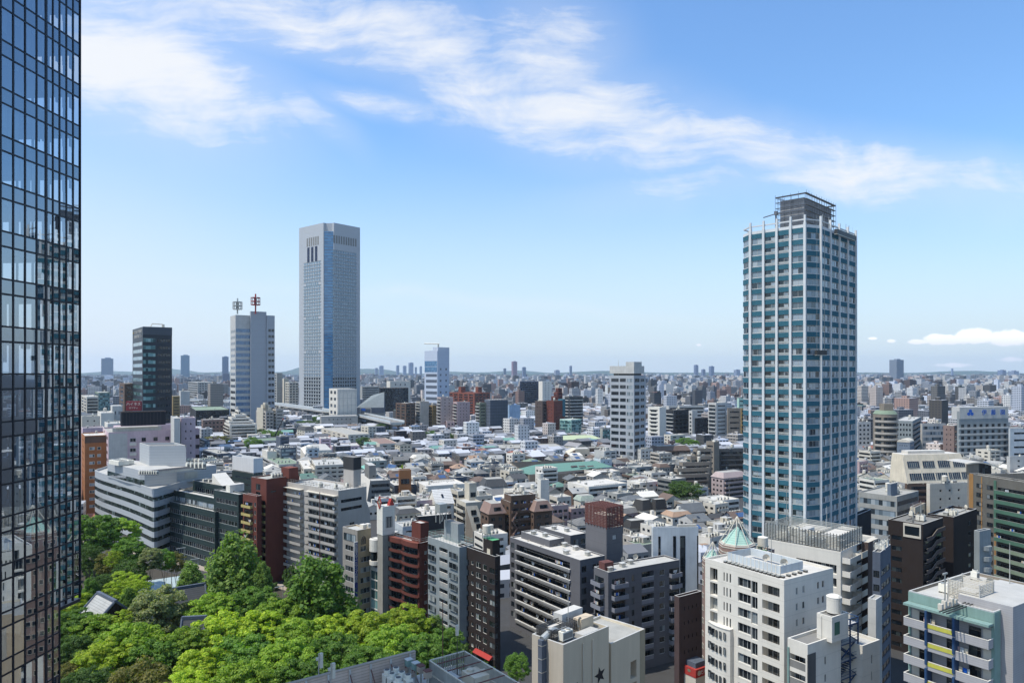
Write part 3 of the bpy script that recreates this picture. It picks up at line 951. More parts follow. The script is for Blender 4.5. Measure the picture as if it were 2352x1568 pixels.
def stair_tower_block():
 b = Bld('office_building', 'small white building with a blue steel stair and a round roof tank', 'building', 1809, 1855, 1931.5, 1486.7, 122, 33, 'white', fh=3.1, par=.5, roof='roofdark')
 b.face('L', [('n', 1814, 1850, .12, .88, dict(pm='midgrey', ph=1.3, dep=1.3))], top=1.6)
 b.face('R', [('w', 1894, 1898, .3, .75)], top=1.8)
 b.block('corner_panel', -.06, 2.2, -.09, .03, 0, b.h - 1.2, 'darkgrey')
 b.block('pipe', -.25, -.05, b.l - .4, b.l - .1, 0, b.h - 1, 'mint')
 q_ = b.pent(1876, 1911, 1948.5, 1421, 1476, 'white', 'stair_house', 'roofdark', par=.3)
 mb = MB()
 cx, cy = (q_[0] + q_[1]) / 2 + .4, (q_[2] + q_[3]) / 2
 mb.cyl(cx, cy, q_[5] + .35, q_[5] + 3.1, 1.25, C['white'], 22, top=C['white'])
 mb.cyl(cx, cy, q_[5] + 3.1, q_[5] + 3.35, 1.3, C['white'], 22, r2=.9)
 mb.cyl(cx, cy, q_[5], q_[5] + .35, .9, C['darkmetal'], 12)
 for dx in (-.15, .15):
  mb.tube((cx + dx - .4, cy - 1.32, q_[5] + .3), (cx + dx - .4, cy - 1.32, q_[5] + 3.5), .03, C['galv'], 4)
 for i in range(8):
  mb.tube((cx - .55, cy - 1.32, q_[5] + .5 + i * .35), (cx - .25, cy - 1.32, q_[5] + .5 + i * .35), .025, C['galv'], 4)
 b.child('water_tank', mb.mesh('water_tank'), (0, 0, 0))
 b.block('door', q_[0] + (q_[1] - q_[0]) * .15, q_[0] + (q_[1] - q_[0]) * .45, q_[2] - .08, q_[2], q_[4] + 1.2, q_[4] + 3.4, 'greenpanel')
 b.block('downpipe', q_[0] - .15, q_[0], q_[3] - 1.0, q_[3] - .8, q_[4], q_[5], 'white')
 b.finish()
 # rear wing with the blue outside stair
 w = Bld('rear_wing', None, None, 1979, 1981, 2021, 1490, 130, 33, 'white', par=.6, roof='rooflight', ll=14, parent=b)
 w.face('R', [('w', 2001, 2004, .3, .85)], top=1.2)
 w.finish()
 st = MB()
 k = P('bluesteel')
 sx0, sx1 = b.wx(1931.5) + .1, b.wx(1978)
 sy0, sy1 = .6, 4.4
 top = Z(1428, 128)
 for x_ in (sx0, (sx0 + sx1) / 2 + .6, sx1):
  for y_ in (sy0, sy1):
   st.box(x_ - .11, x_ + .11, y_ - .11, y_ + .11, 0, top, k)
 zz = top
 for lv in range(11):
  z = top - 1.2 - lv * 3.1
  if z < .5:
   break
  st.box(sx0, sx1, sy0, sy1, z - .18, z, k)
  st.box(sx0 + .1, sx1 - .1, sy0 + .1, sy1 - .1, z, z + .04, C['lightgrey'])
  for e in (.55, 1.1):
   st.box(sx0, sx1, sy0 - .03, sy0 + .03, z + e - .04, z + e, k)
   st.box(sx1 - .03, sx1 + .03, sy0, sy1, z + e - .04, z + e, k)
  for i in range(12):
   f = i / 12
   xa = sx0 + .5 + (sx1 - sx0 - 1) * (f if lv % 2 else 1 - f)
   st.box(xa - .3, xa + .3, sy0 + .3, sy0 + 1.5, z - 3.1 * f - .08, z - 3.1 * f, k)
  st.tube((sx0 + .3, sy0 + .2, z if not lv % 2 else z - 3.1), (sx1 - .3, sy0 + .2, z - 3.1 if not lv % 2 else z), .12, k, 4)
 for z in (top, top - 1.05):
  st.box(sx0, sx1, sy0 - .06, sy0 + .06, z - .1, z, k)
  st.box(sx0, sx1, sy1 - .06, sy1 + .06, z - .1, z, k)
  st.box(sx0 - .06, sx0 + .06, sy0, sy1, z - .1, z, k)
  st.box(sx1 - .06, sx1 + .06, sy0, sy1, z - .1, z, k)
 b.child('outside_stair', st.mesh('outside_stair'), (0, 0, 0))
stair_tower_block()
def mint_block():
 b = Bld('apartment_building', 'grey tiled apartment block with mint trim and yellow balcony strips, bottom right corner', 'apartment building', 2087, 2283, 2420, 1412.8, 106, 33, 'beige', fh=3.0, par=.5, roof='rooflight', wl=None)
 b.wall = 'taupe'
 tiled = mat('grey_tile', (.36, .345, .335), amp=.12, streak=.1, lines=.12, lp=.35)
 fh = 3.0
 W = b.l
 top = 1.6
 for k in range(7):
  z = b.h - top - fh * (k + 1)
  # balcony: long tray, yellow strip, white rail
  b.onface('L', 'balcony', tray_mesh(W - .1, 1.3, 1.6, tiled, 'white'), .05, z - .15, .02)
  yu0, yu1 = b.u('L', 2143) * W, b.u('L', 2201) * W
  b.clutter('L', 1.5, W - 3, z + .05, .8)
  b.onface('L', 'yellow_strip', panel_mesh(yu1 - yu0, .62, 'yellow', None, .06), yu0, z + .48, 1.66)
  for x0, x1 in ((2113, 2141), (2175, 2202), (2226, 2254)):
   u0, u1 = b.u('L', x0) * W, b.u('L', x1) * W
   b.onface('L', 'window', window_mesh(u1 - u0, 2.1, 'framedark', 'glassd'), u0, z + .1, .02)
  for x0 in (2096, 2259):
   b.onface('L', 'door', panel_mesh(1.1, 2.2, 'offwhite', None, .08), b.u('L', x0) * W, z + .1, .06)
  for x0 in (2138, 2201):
   fm = MB()
   fm.box(0, .32, -1.95, -.4, .3 if k else 0, 2.75, C['bluesteel'])
   b.onface('L', 'fin', cached(('bluefin', k == 0), lambda: fm.mesh('fin')), b.u('L', x0) * W, z + .4, 0)
 fm = MB()
 for x0, x1 in ((2087, 2093), (2277, 2283)):
  u0, u1 = b.u('L', x0) * W, b.u('L', x1) * W
  p, r = b.fp('L', u0, 0, .1), b.fp('L', u1, 0, 0)
  fm.box(min(p.x, r.x), .02, min(p.y, r.y), max(p.y, r.y), 0, b.h - .3, C['mint'])
 fm.box(-.12, .02, 0, b.l, b.h - 1.1, b.h + .35, C['mint'])
 fm.box(-1.7, .02, 0, b.l, b.h - 1.5, b.h - 1.15, C['mint'])
 fm.box(-.06, 1.9, -.1, .02, 0, b.h + .4, C['mint'])
 b.child('mint_trim', fm.mesh('mint_trim'), (0, 0, 0))
 # right block standing forward
 x0 = b.wx(2299)
 b.block('side_block', x0, x0 + 14, -1.6, 6, 0, b.h + 1.3, tiled, 'rooflight')
 rooftop_clutter(b, random.Random(2), 2, False)
 roof_pipes(b, 4, 8)
 for k in range(6):
  z = b.h - 4 - k * 3
  b.child('balcony', tray_mesh(8, 1.25, 1.5, tiled, 'white'), (x0 + 4.2, -1.6, z), 0)
  b.child('window', window_mesh(4, 2, 'framedark', 'glassd'), (x0 + 5.6, -1.62, z + .1), 0)
 # roof things
 g = MB()
 gm = C['galv']
 p = b.roofpt(2196, 1400)
 b.put('satellite_dish', dish_mesh(), .62, .5, rz=-.5)
 for i in range(5):
  g.tube((p.x - 2.5 + i, p.y + 1, b.h), (p.x - 2.5 + i, p.y + 1, b.h + 1.2 + (i % 3) * .6), .06, gm)
  g.box(p.x - 2.8 + i * 1.05, p.x - 2.2 + i * 1.05, p.y + .7, p.y + 1.3, b.h + .2, b.h + 1.1 + .3 * (i % 2), C['offwhite'])
 g.tube((p.x, p.y + 1.6, b.h), (p.x, p.y + 1.6, b.h + 5.2), .1, gm)
 g.box(p.x - .6, p.x + .6, p.y + 1.5, p.y + 1.7, b.h + 5, b.h + 5.25, gm)
 for i in range(3):
  g.box(p.x - 4, p.x + 4, p.y - .6 + i * .5, p.y - .45 + i * .5, b.h + .25, b.h + .4, C['darkmetal'])
 b.child('antenna_rack', g.mesh('antenna_rack'), (0, 0, 0))
 c = MB()
 cx, cy, s_ = p.x + 7.2, p.y + 1.2, 2.3
 for i in range(12):
  z = b.h + .3 + i * .24
  b._ring(c, cx - s_, cx + s_, cy - s_, cy + s_, z, z + .12, 'offwhite', .08)
 for sx in (-1, 1):
  for sy in (-1, 1):
   c.box(cx + sx * s_ - .07, cx + sx * s_ + .07, cy + sy * s_ - .07, cy + sy * s_ + .07, b.h, b.h + 3.3, C['lightgrey'])
 c.box(cx - 1.3, cx + 1.3, cy - 1.3, cy + 1.3, b.h, b.h + 1.6, C['lightgrey'])
 b.child('louvre_cage', c.mesh('louvre_cage'), (0, 0, 0))
 b.mast(.72, .32, 8, .09)
 b.finish(wl=tiled, wr=tiled)
mint_block()
def cream_block():
 b = Bld('apartment_building', 'cream building with star shaped cut-outs and plant on its open roof', 'apartment building', 1221.8, 1293.7, 1398.4, 1488.4, 100, 45, 'cream', par=.5, roof='roofdark')
 sand = mat('sand_render', (.46, .40, .31), amp=.1, streak=.16)
 tan_ = mat('warm_render', (.56, .44, .30), amp=.06, streak=.12)
 b.face('R', [('w', 1312, 1328, .3, .85, dict(mull=2, fr='framedark'))], n=1, top=5.2)
 b.face('R', [('w', 1312, 1328, .3, .85, dict(mull=2, fr='framedark'))], n=1, top=11.2)
 b.finish(wl=sand, wr=tan_)
 # ribbed duct down the left face
 u0, u1 = b.u('L', 1246.5) * b.l, b.u('L', 1255.5) * b.l
 dm = MB()
 p, r = b.fp('L', u0, 0, 1.0), b.fp('L', u1, 0, 0)
 dm.box(p.x, 0.02, r.y, p.y, 0, b.h + .5, C['slate'])
 i = 0
 z = 1.0
 while z < b.h:
  dm.box(p.x - .05, 0.0, r.y - .03, p.y + .03, z, z + .12, C['galv'])
  z += 1.9
 dm.tube((p.x / 2, (p.y + r.y) / 2, b.h + .5), (1.6, (p.y + r.y) / 2, b.h + 1.3), .5, C['galv'], 10)
 dm.tube((1.6, (p.y + r.y) / 2, b.h + 1.3), (3.4, (p.y + r.y) / 2 - .5, b.h + .6), .45, C['galv'], 10)
 dm.cyl(3.6, (p.y + r.y) / 2 - .8, b.h, b.h + 1.3, .7, C['galv'], 12)
 b.child('duct', dm.mesh('duct'), (0, 0, 0))
 # star cut-outs: flat five pointed stars, the shade of the openings painted dark
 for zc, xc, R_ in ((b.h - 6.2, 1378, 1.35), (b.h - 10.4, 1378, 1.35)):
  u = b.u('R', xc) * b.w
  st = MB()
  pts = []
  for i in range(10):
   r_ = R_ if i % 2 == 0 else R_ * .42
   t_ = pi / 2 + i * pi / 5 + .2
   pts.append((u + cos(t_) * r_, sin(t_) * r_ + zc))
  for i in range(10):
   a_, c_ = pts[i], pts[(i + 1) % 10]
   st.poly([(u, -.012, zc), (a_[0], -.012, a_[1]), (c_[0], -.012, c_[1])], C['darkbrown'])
  b.child('star_shade', st.mesh('star_shade'), (0, 0, 0))
 # pipes
 pm = MB()
 for x_ in (1338, 1360):
  u = b.u('R', x_) * b.w
  pm.tube((u, -.15, 0), (u, -.15, b.h - .4), .09, P('cream'), 6)
 b.child('downpipe', pm.mesh('downpipe'), (0, 0, 0))
 # right wing with the angled open top
 w = Bld('side_wing', None, None, 1398, 1404, 1481, 1483, 108, 45, 'cream', par=.4, roof='roofgrey', ll=9, parent=b)
 w.face('R', [('w', 1448, 1462, .1, .9, dict(dep=1.2, fr='white'))], fh=6.8 / 2, top=3.5)
 w.face('R', [('w', 1423, 1438, .2, .8, dict(fr='framedark'))], n=1, top=8.6)
 w.block('edge_panel', w.wx(1470), w.w + .03, -.05, .02, 0, w.h + .4, 'tan')
 w.finish(wl=tan_, wr=tan_)
 # plant on the roof
 for (xl, xc, xr, yt, yb, m) in ((1271, 1291, 1338, 1411, 1445, 'lightgrey'), (1254, 1265, 1302, 1440, 1456, 'offwhite')):
  b.pent(xl, xc, xr, yt, yb, m, 'plant_box', 'roofwhite')
 f = MB()
 for x0, x1, y0, y1 in ((.05, .62, .45, .95), (.08, .45, .38, .93)):
  for i in range(7):
   z = b.h + .2 + i * .22
   b._ring(f, x0 * b.w, x1 * b.w, y0 * b.l, y1 * b.l, z, z + .09, 'darkmetal', .06)
 b.child('louvre_screen', f.mesh('louvre_screen'), (0, 0, 0))
 b.put('satellite_dish', dish_mesh(), .62, .45, rz=.2)
 b.mast(.52, .62, 9, .07)
 b.put('air_conditioner', ac_mesh(1), .25, .3)
 b.block('roof_hatch', .45 * b.w, .8 * b.w, .04 * b.l, .3 * b.l, b.h, b.h + .55, 'rooflight')
 b.block('upper_wall', .62 * b.w, .9 * b.w, .35 * b.l, .6 * b.l, b.h, b.h + 1.9, tan_)
cream_block()
def louvre_roof_block():
 # flat roof with louvre fences and cooling plant, cut off by the bottom edge
 phi = rad(36)
 d = 86.0
 c = Vector((X(1012, d), d, 0))
 root = empty('rooftop_building', (c.x, c.y, 0), phi, 'flat roof with brown louvre fence and white cooling units at the bottom edge', 'building')
 zr = 44.0
 cp, sp = cos(phi), sin(phi)
 def at(px, py, z):
  dd = gd(py, z)
  dx, dy = X(px, dd) - c.x, dd - c.y
  return dx * cp + dy * sp, -dx * sp + dy * cp
 W, L = 24.0, 26.0
 mb = MB()
 mb.box(-W, 2, -L, .6, 0, zr, C['brick'], C['rooflight'])
 mb.build('wall', root)
 hf = 2.9
 br = mat('louvre_brown', (.55, .42, .33), amp=.12, lines=.3, lp=.34)
 fm = MB()
 fm.box(-W, -3.2, .35, .6, zr, zr + hf, br)
 fm.box(-W, -3.2, .25, .7, zr + hf, zr + hf + .14, C['paving'])
 for i in range(9):
  x_ = -W + i * 2.5
  fm.box(x_ - .09, x_ + .09, .12, .35, zr, zr + hf, C['lightgrey'])
  fm.tube((x_, .2, zr + hf - .5), (x_, -1.9, zr + .1), .06, C['rust'], 5)
 fm.build('louvre_fence', root)
 lt = MB()
 z1 = zr + hf
 for (xa, xb, ya, yb) in ((-3.1, 1.6, -2.8, -2.8), (1.6, 1.6, -15, -2.8), (-3.1, -3.1, -15, -2.8)):
  n = 20 if xa != xb else 48
  for i in range(n + 1):
   x_, y_ = xa + (xb - xa) * i / n, ya + (yb - ya) * i / n
   lt.box(x_ - .05, x_ + .05, y_ - .05, y_ + .05, zr, z1, C['galv'])
  for z in (zr + .3, zr + hf * .5, z1):
   lt.box(min(xa, xb) - .06, max(xa, xb) + .06, min(ya, yb) - .06, max(ya, yb) + .06, z - .06, z + .06, C['offwhite'])
 for i in range(5):
  lt.tube((-3.1, -4.2 - i * 2.3, z1), (1.6, -4.2 - i * 2.3, z1), .07, C['rust'], 5)
 lt.build('lattice_fence', root)
 for px, py in ((889, 1536), (909.5, 1531), (922.5, 1540.5), (900.5, 1544), (937, 1547), (915, 1553.5)):
  x_, y_ = at(px, py, zr + 2.6)
  o_ = place('air_conditioner', ac_mesh(0), root, (x_, y_, zr))
  o_.scale = (.85, .85, 1.39)
 for i, (px, py) in enumerate(((925, 1502.5), (939, 1511.7), (955, 1519.5), (967, 1526), (982, 1537.7))):
  x_, y_ = at(px, py, zr + 2.8)
  bx = MB()
  bx.box(-.36, .36, -.36, .36, 0, .72, C['mint'] if i < 3 else C['paving'])
  bx.box(-.4, .4, -.4, .4, .72, .8, C['lightgrey'] if i < 3 else C['rust'])
  bx.box(-.08, .08, -.08, .08, -2.0, 0, C['galv'])
  bx.box(-.5, .5, -.06, .06, -.12, 0, C['rust'])
  bx.build('vent_box', root, (x_, y_, zr + 2.0))
 t = MB()
 x_, y_ = at(1090, 1543, zr + 2.0)
 t.box(x_ - .9, x_ + 1.1, y_ - 1.4, y_ + 1.3, zr, zr + 2.0, C['cream'])
 t.cyl(x_ - .2, y_ + .6, zr + 2.0, zr + 2.25, .4, C['cream'], 12)
 t.tube((x_ + .6, y_ - .3, zr + 2.2), (x_ + 1.7, y_ - .6, zr + 2.2), .14, C['offwhite'], 8)
 t.box(-2.6, -.6, -5.4, -3.4, zr, zr + 1.3, C['lightgrey'])
 t.box(-9, -5, -6.6, -3.4, zr, zr + .4, C['lightgrey'])
 t.tube((-16, -2.4, zr + .3), (-9, -2.4, zr + .3), .12, C['galv'], 6)
 t.build('cooling_plant', root)
 for px, py, hh in ((732, 1500, 3.0), (760, 1523, 2.2)):
  x_, y_ = at(px, py, zr + hf + 2.4)
  a_ = MB()
  a_.tube((0, 0, 0), (0, 0, hh + 2.6), .06, C['galv'])
  a_.box(.12, .44, -.16, .16, hh + 1.0, hh + 2.6, C['offwhite'])
  a_.box(-.3, -.05, -.1, .1, hh + 1.9, hh + 2.2, C['offwhite'])
  a_.build('antenna', root, (x_, y_, zr + hf - hh - .2))
 for px, hh in ((1017, 9.5), (1050, 6.4)):
  x_, y_ = at(px, 1545, zr + 1)
  a_ = MB()
  a_.tube((0, 0, 0), (0, 0, hh), .06, C['rust'] if hh > 9 else C['darkmetal'], 6, .04)
  if hh < 9:
   a_.box(-.16, .16, -.12, .12, hh - 1.0, hh + .2, C['offwhite'])
  a_.build('mast', root, (x_, y_, zr))
louvre_roof_block()
def grey_slab():
 wallm = mat('grey_tilewall', (.125, .121, .124), amp=.12, streak=.08, lines=.12, lp=3.05)
 b = Bld('apartment_building', 'large dark grey apartment block with long banded balconies and a rusty lattice tower', 'apartment building', 1171.2, 1332.3, 1389, 1289, 197, 35, wallm, fh=3.05, par=.4, roof='roofwhite')
 b.face('L', [('w', 1174, 1181.5, .3, .85, dict(fr='framedark'))], top=.7)
 b.face('R', [('w', 1336, 1347, .25, .8, dict(fr='framedark')), ('w', 1361, 1379, .3, .8, dict(to=0))], top=.9)
 b.face('R', [('w', 1366, 1374, .3, .8, dict(fr='framedark'))], top=.9, skip=1)
 u0, u1 = b.u('L', 1186.5) * b.l, b.u('L', 1309) * b.l
 band = mat('grey_band', (.21, .21, .225), amp=.1)
 for k in range(9):
  z = b.h - 1.1 - (k + 1) * 3.05 + .3
  if z < 0:
   break
  b.holes['L'].append((u0, u1, z + .05, z + 2.65, 1.4, True))
  b.onface('L', 'window', window_mesh((u1 - u0) * .97, 2.2, 'framedark', 'glassd', False, 14), u0 + .2, z + .1, -1.36)
  pm = cached('gband', lambda: _band(u1 - u0 + .6, band))
  b.onface('L', 'balcony', pm, u0 - .3, z - .25, 0)
  b.clutter('L', u0, u1 - u0, z + .1, -.5)
 # roof vents along the back edge
 for x_, y_ in ((1248, 1241), (1273, 1247), (1297, 1254), (1322, 1262), (1350, 1275)):
  p = b.roofpt(x_, y_)
  b.child('roof_vent', ac_mesh(2), p)
 roof_pipes(b, 4, 3)
 rooftop_clutter(b, random.Random(6), 2, False)
 b.finish()
 # lower back wings with flat roofs
 for nm, xl, xc, xr, yt, d_, hh in (('back_wing', 1197, 1262, 1296, 1243, 213, None), ('back_wing', 1240, 1310, 1352, 1232, 222, None)):
  w = Bld(nm, None, None, xl, xc, xr, yt, d_, 35, wallm, par=.4, roof='roofwhite', parent=b)
  w.face('R', [('w', .1, .9, .2, .8, dict(nx=2))], n=3, top=.6)
  w.put('roof_vent', ac_mesh(2), .5, .4)
  w.put('roof_vent', ac_mesh(2), .3, .7)
  w.finish()
 # tower with the rusty lattice crown
 t = Bld('lift_tower', None, None, 1345, 1393, 1430.5, 1215, 204, 35, wallm, par=.3, parent=b)
 t.face('R', [('w', 1407, 1416, .3, .75, dict(fr='framedark', gl='glassc'))], n=1, top=1.2)
 lat = MB()
 hh = 50 * 204 / F
 k = P('rust')
 n = 13
 for i in range(n):
  z = t.h + .5 + (hh - .5) * i / n
  t._ring(lat, -.15, t.w + .15, -.15, t.l + .15, z, z + .28, 'rust', .08)
 for sx in range(7):
  for y_ in (-.1, t.l + .1):
   x_ = t.w * sx / 6
   lat.box(x_ - .07, x_ + .07, y_ - .09, y_ + .09, t.h, t.h + hh, k)
 for sy in range(8):
  for x_ in (-.1, t.w + .1):
   y_ = t.l * sy / 7
   lat.box(x_ - .09, x_ + .09, y_ - .07, y_ + .07, t.h, t.h + hh, k)
 for i in range(8):
  lat.box(0, t.w, t.l * i / 7 - .06, t.l * i / 7 + .06, t.h + hh - .2, t.h + hh, k)
  lat.box(t.w * i / 7 - .06, t.w * i / 7 + .06, 0, t.l, t.h + hh - .16, t.h + hh + .04, k)
 lat.box(t.w * .2, t.w * .8, t.l * .2, t.l * .8, t.h + .4, t.h + hh * .55, C['offwhite'])
 t.child('lattice', lat.mesh('lattice'), (0, 0, 0))
 t.finish()
 # front right wing with stacked balconies
 w = Bld('front_wing', None, None, 1364, 1397, 1561, 1317, 186, 30, wallm, par=.4, roof='rooflight', parent=b)
 w.face('L', [('b', 1366, 1388, .02, .95, dict(pm=band, p=1.4, gl='glassd', fr='framedark'))], top=.9)
 w.face('R', [('b', 1404, 1437, .02, .95, dict(pm=band, p=1.4, gl='glassd', fr='framedark')), ('w', 1451, 1457, .25, .8, dict(fr='framedark')),
     ('n', 1474, 1502, .06, .9, dict(pm=band, gl='glassd', fr='framedark', dep=1.4)), ('w', 1515, 1527, .3, .8, dict(fr='frame')),
     ('b', 1536, 1560, .02, .95, dict(pm=band, p=1.3, gl='glassd', fr='framedark'))], top=.9)
 for u, v in ((.08, .3), (.3, .55), (.45, .75)):
  w.put('roof_vent', ac_mesh(2), u, v)
 w.block('rust_plant', w.w * .02, w.w * .14, w.l * .35, w.l * .75, w.h, w.h + 2.2, 'rust')
 w.put('satellite_dish', dish_mesh(), .35, .85, rz=.3)
 w.put('satellite_dish', dish_mesh(), .55, .9, rz=-.4)
 w.finish()
def _band(w, m):
 mb = MB()
 mb.box(0, w, -.35, .1, 0, .95, P(m))
 mb.box(0, w, -.45, -.35, .12, .22, P('midgrey'))
 mb.box(0, w, -.45, -.35, .38, .48, P('midgrey'))
 mb.box(-.1, w + .1, -.5, .12, .95, 1.07, P('lightgrey'))
 mb.box(0, w, -.42, -.35, .68, .78, P('lightgrey'))
 return mb.mesh('balcony')
grey_slab()
def dark_slim():
 b = Bld('apartment_building', 'slim dark brown building with white framed windows and a green roof floor', 'apartment building', 1053, 1137, 1149, 1287, 190, 38, 'darkbrown', fh=2.85, par=1.1, roof='greenfloor')
 b.face('L', [('w', 1066, 1077, .15, .75, dict(fr='framedark', gl='glassd', dep=.5)), ('w', 1082, 1087.5, .4, .75, dict(fr='white')), ('w', 1093, 1104, .3, .85, dict(fr='white')), ('w', 1109, 1118, .3, .85, dict(fr='white')),
     ('w', 1124, 1136, .25, .75, dict(fr='framedark'))], top=1.6)
 b.face('R', [('w', .05, .6, .25, .75, dict(fr='framedark'))], top=1.6)
 q_ = b.pent(1110, 1131, 1148, 1241, 1283, 'darkbrown', 'stair_house', 'greenfloor')
 b.put('water_tank', tank_mesh(), .45, .28, z=q_[5])
 b.block('inner_door', q_[0] - .05, q_[0] + .02, q_[2] + 1, q_[2] + 2.4, b.h, b.h + 2.4, 'cream')
 aw = MB()
 z = 3.4
 aw.frus([(-1.3, 1), (0, 1), (0, b.l * .5), (-1.3, b.l * .5)], z - .3, [(-.3, 1), (0, 1), (0, b.l * .5), (-.3, b.l * .5)], z + .5, C['redpaint'])
 b.child('awning', aw.mesh('awning'), (0, 0, 0))
 b.finish()
dark_slim()
def shutter_block():
 b = Bld('apartment_building', 'blue grey apartment block with boxed bay windows beside the dark brown building', 'apartment building', 983, 1055, 1088, 1262, 199, 38, 'bluegrey', fh=2.95, par=.7, roof='rooflight')
 b.face('L', [('w', 986, 1001, .25, .85, dict(fr='bluegrey', proud=1, out=.35, mull=2)), ('n', 1009, 1028, .1, .85, dict(pm='grey', dep=1.2)),
     ('w', 1034, 1051, .25, .85, dict(fr='bluegrey', proud=1, out=.35, mull=2))], top=.7)
 b.pent(1020, 1052, 1066, 1203, 1247, 'bluegrey', 'stair_house', 'roofdark')
 b.rail(hgt=1.6, m='mint')
 t = MB()
 t.box(-1.3, 1.3, -1.3, 1.3, 3, 5.6, C['galv'])
 for x_ in (-1.1, 1.1):
  for y_ in (-1.1, 1.1):
   t.box(x_ - .1, x_ + .1, y_ - .1, y_ + .1, 0, 3, C['galv'])
 t.tube((-1.1, -1.1, 0), (1.1, -1.1, 3), .06, C['galv'], 4)
 t.tube((1.1, -1.1, 0), (-1.1, -1.1, 3), .06, C['galv'], 4)
 b.put('water_tank', t.mesh('water_tank'), .4, .75, z=b.h + 5.3)
 b.finish()
shutter_block()
def wavy_block():
 b = Bld('apartment_building', 'reddish brown building with wavy balconies and a brick lift tower on its roof', 'apartment building', 889, 963, 984, 1253, 214, 45, 'redbrown', fh=3.0, par=.8, roof='rooflight')
 L = b.l
 for k in range(8):
  z = b.h - .6 - (k + 1) * 3.0
  n = 16
  def wave(u):
   return .55 + .7 * abs(sin(pi * 2 * u)) ** .7
  key = ('wave', k == 0)
  def mk():
   mb = MB()
   for i in range(n):
    ua, ub = i / n, (i + 1) / n
    oa, ob = wave(ua), wave(ub)
    xa, xb = ua * L, ub * L
    for (za, zb, m) in ((0, .95, 'redbrown'), (.95, 1.3, 'glassd')):
     mb.poly([(xa, -oa, za), (xb, -ob, za), (xb, -ob, zb), (xa, -oa, zb)], P(m))
     if m == 'redbrown':
      mb.poly([(xa, -oa, zb), (xb, -ob, zb), (xb, -ob + .12, zb), (xa, -oa + .12, zb)], C['brick'])
    mb.poly([(xa, 0, .16), (xa, -oa, .16), (xb, -ob, .16), (xb, 0, .16)], P('redbrown'))
    mb.poly([(xa, -oa, 0), (xa, 0, 0), (xb, 0, 0), (xb, -ob, 0)], P('redbrown'))
   return mb.mesh('balcony')
  if z < 0:
   break
  b.onface('L', 'balcony', cached(('wave', round(L, 2)), mk), 0, z, .01)
  b.onface('L', 'window', window_mesh(L * .42, 2.2, 'framedark', 'glassd'), L * .05, z + .2, .015)
  b.onface('L', 'window', window_mesh(L * .4, 2.2, 'framedark', 'glassd'), L * .55, z + .2, .015)
 b.face('R', [('w', .55, .85, .35, .7)], top=1)
 top = MB()
 for i in range(16):
  ua, ub = i / 16, (i + 1) / 16
  oa, ob = .55 + .7 * abs(sin(pi * 2 * ua)) ** .7, .55 + .7 * abs(sin(pi * 2 * ub)) ** .7
  ya, yb = L * (1 - ua), L * (1 - ub)
  zt = b.h + .82
  top.poly([(-oa, ya, b.h - .7), (-ob, yb, b.h - .7), (-ob, yb, zt), (-oa, ya, zt)], P('redbrown'))
  top.poly([(-oa, ya, zt), (-ob, yb, zt), (.3, yb, zt), (.3, ya, zt)], P('brick'))
 b.child('roof_edge', top.mesh('roof_edge'), (0, 0, 0))
 b.pent(945.5, 966, 985, 1204, 1249, 'redbrown', 'lift_tower', 'roofwhite', par=.3)
 b.rail(hgt=1.2)
 b.finish()
wavy_block()
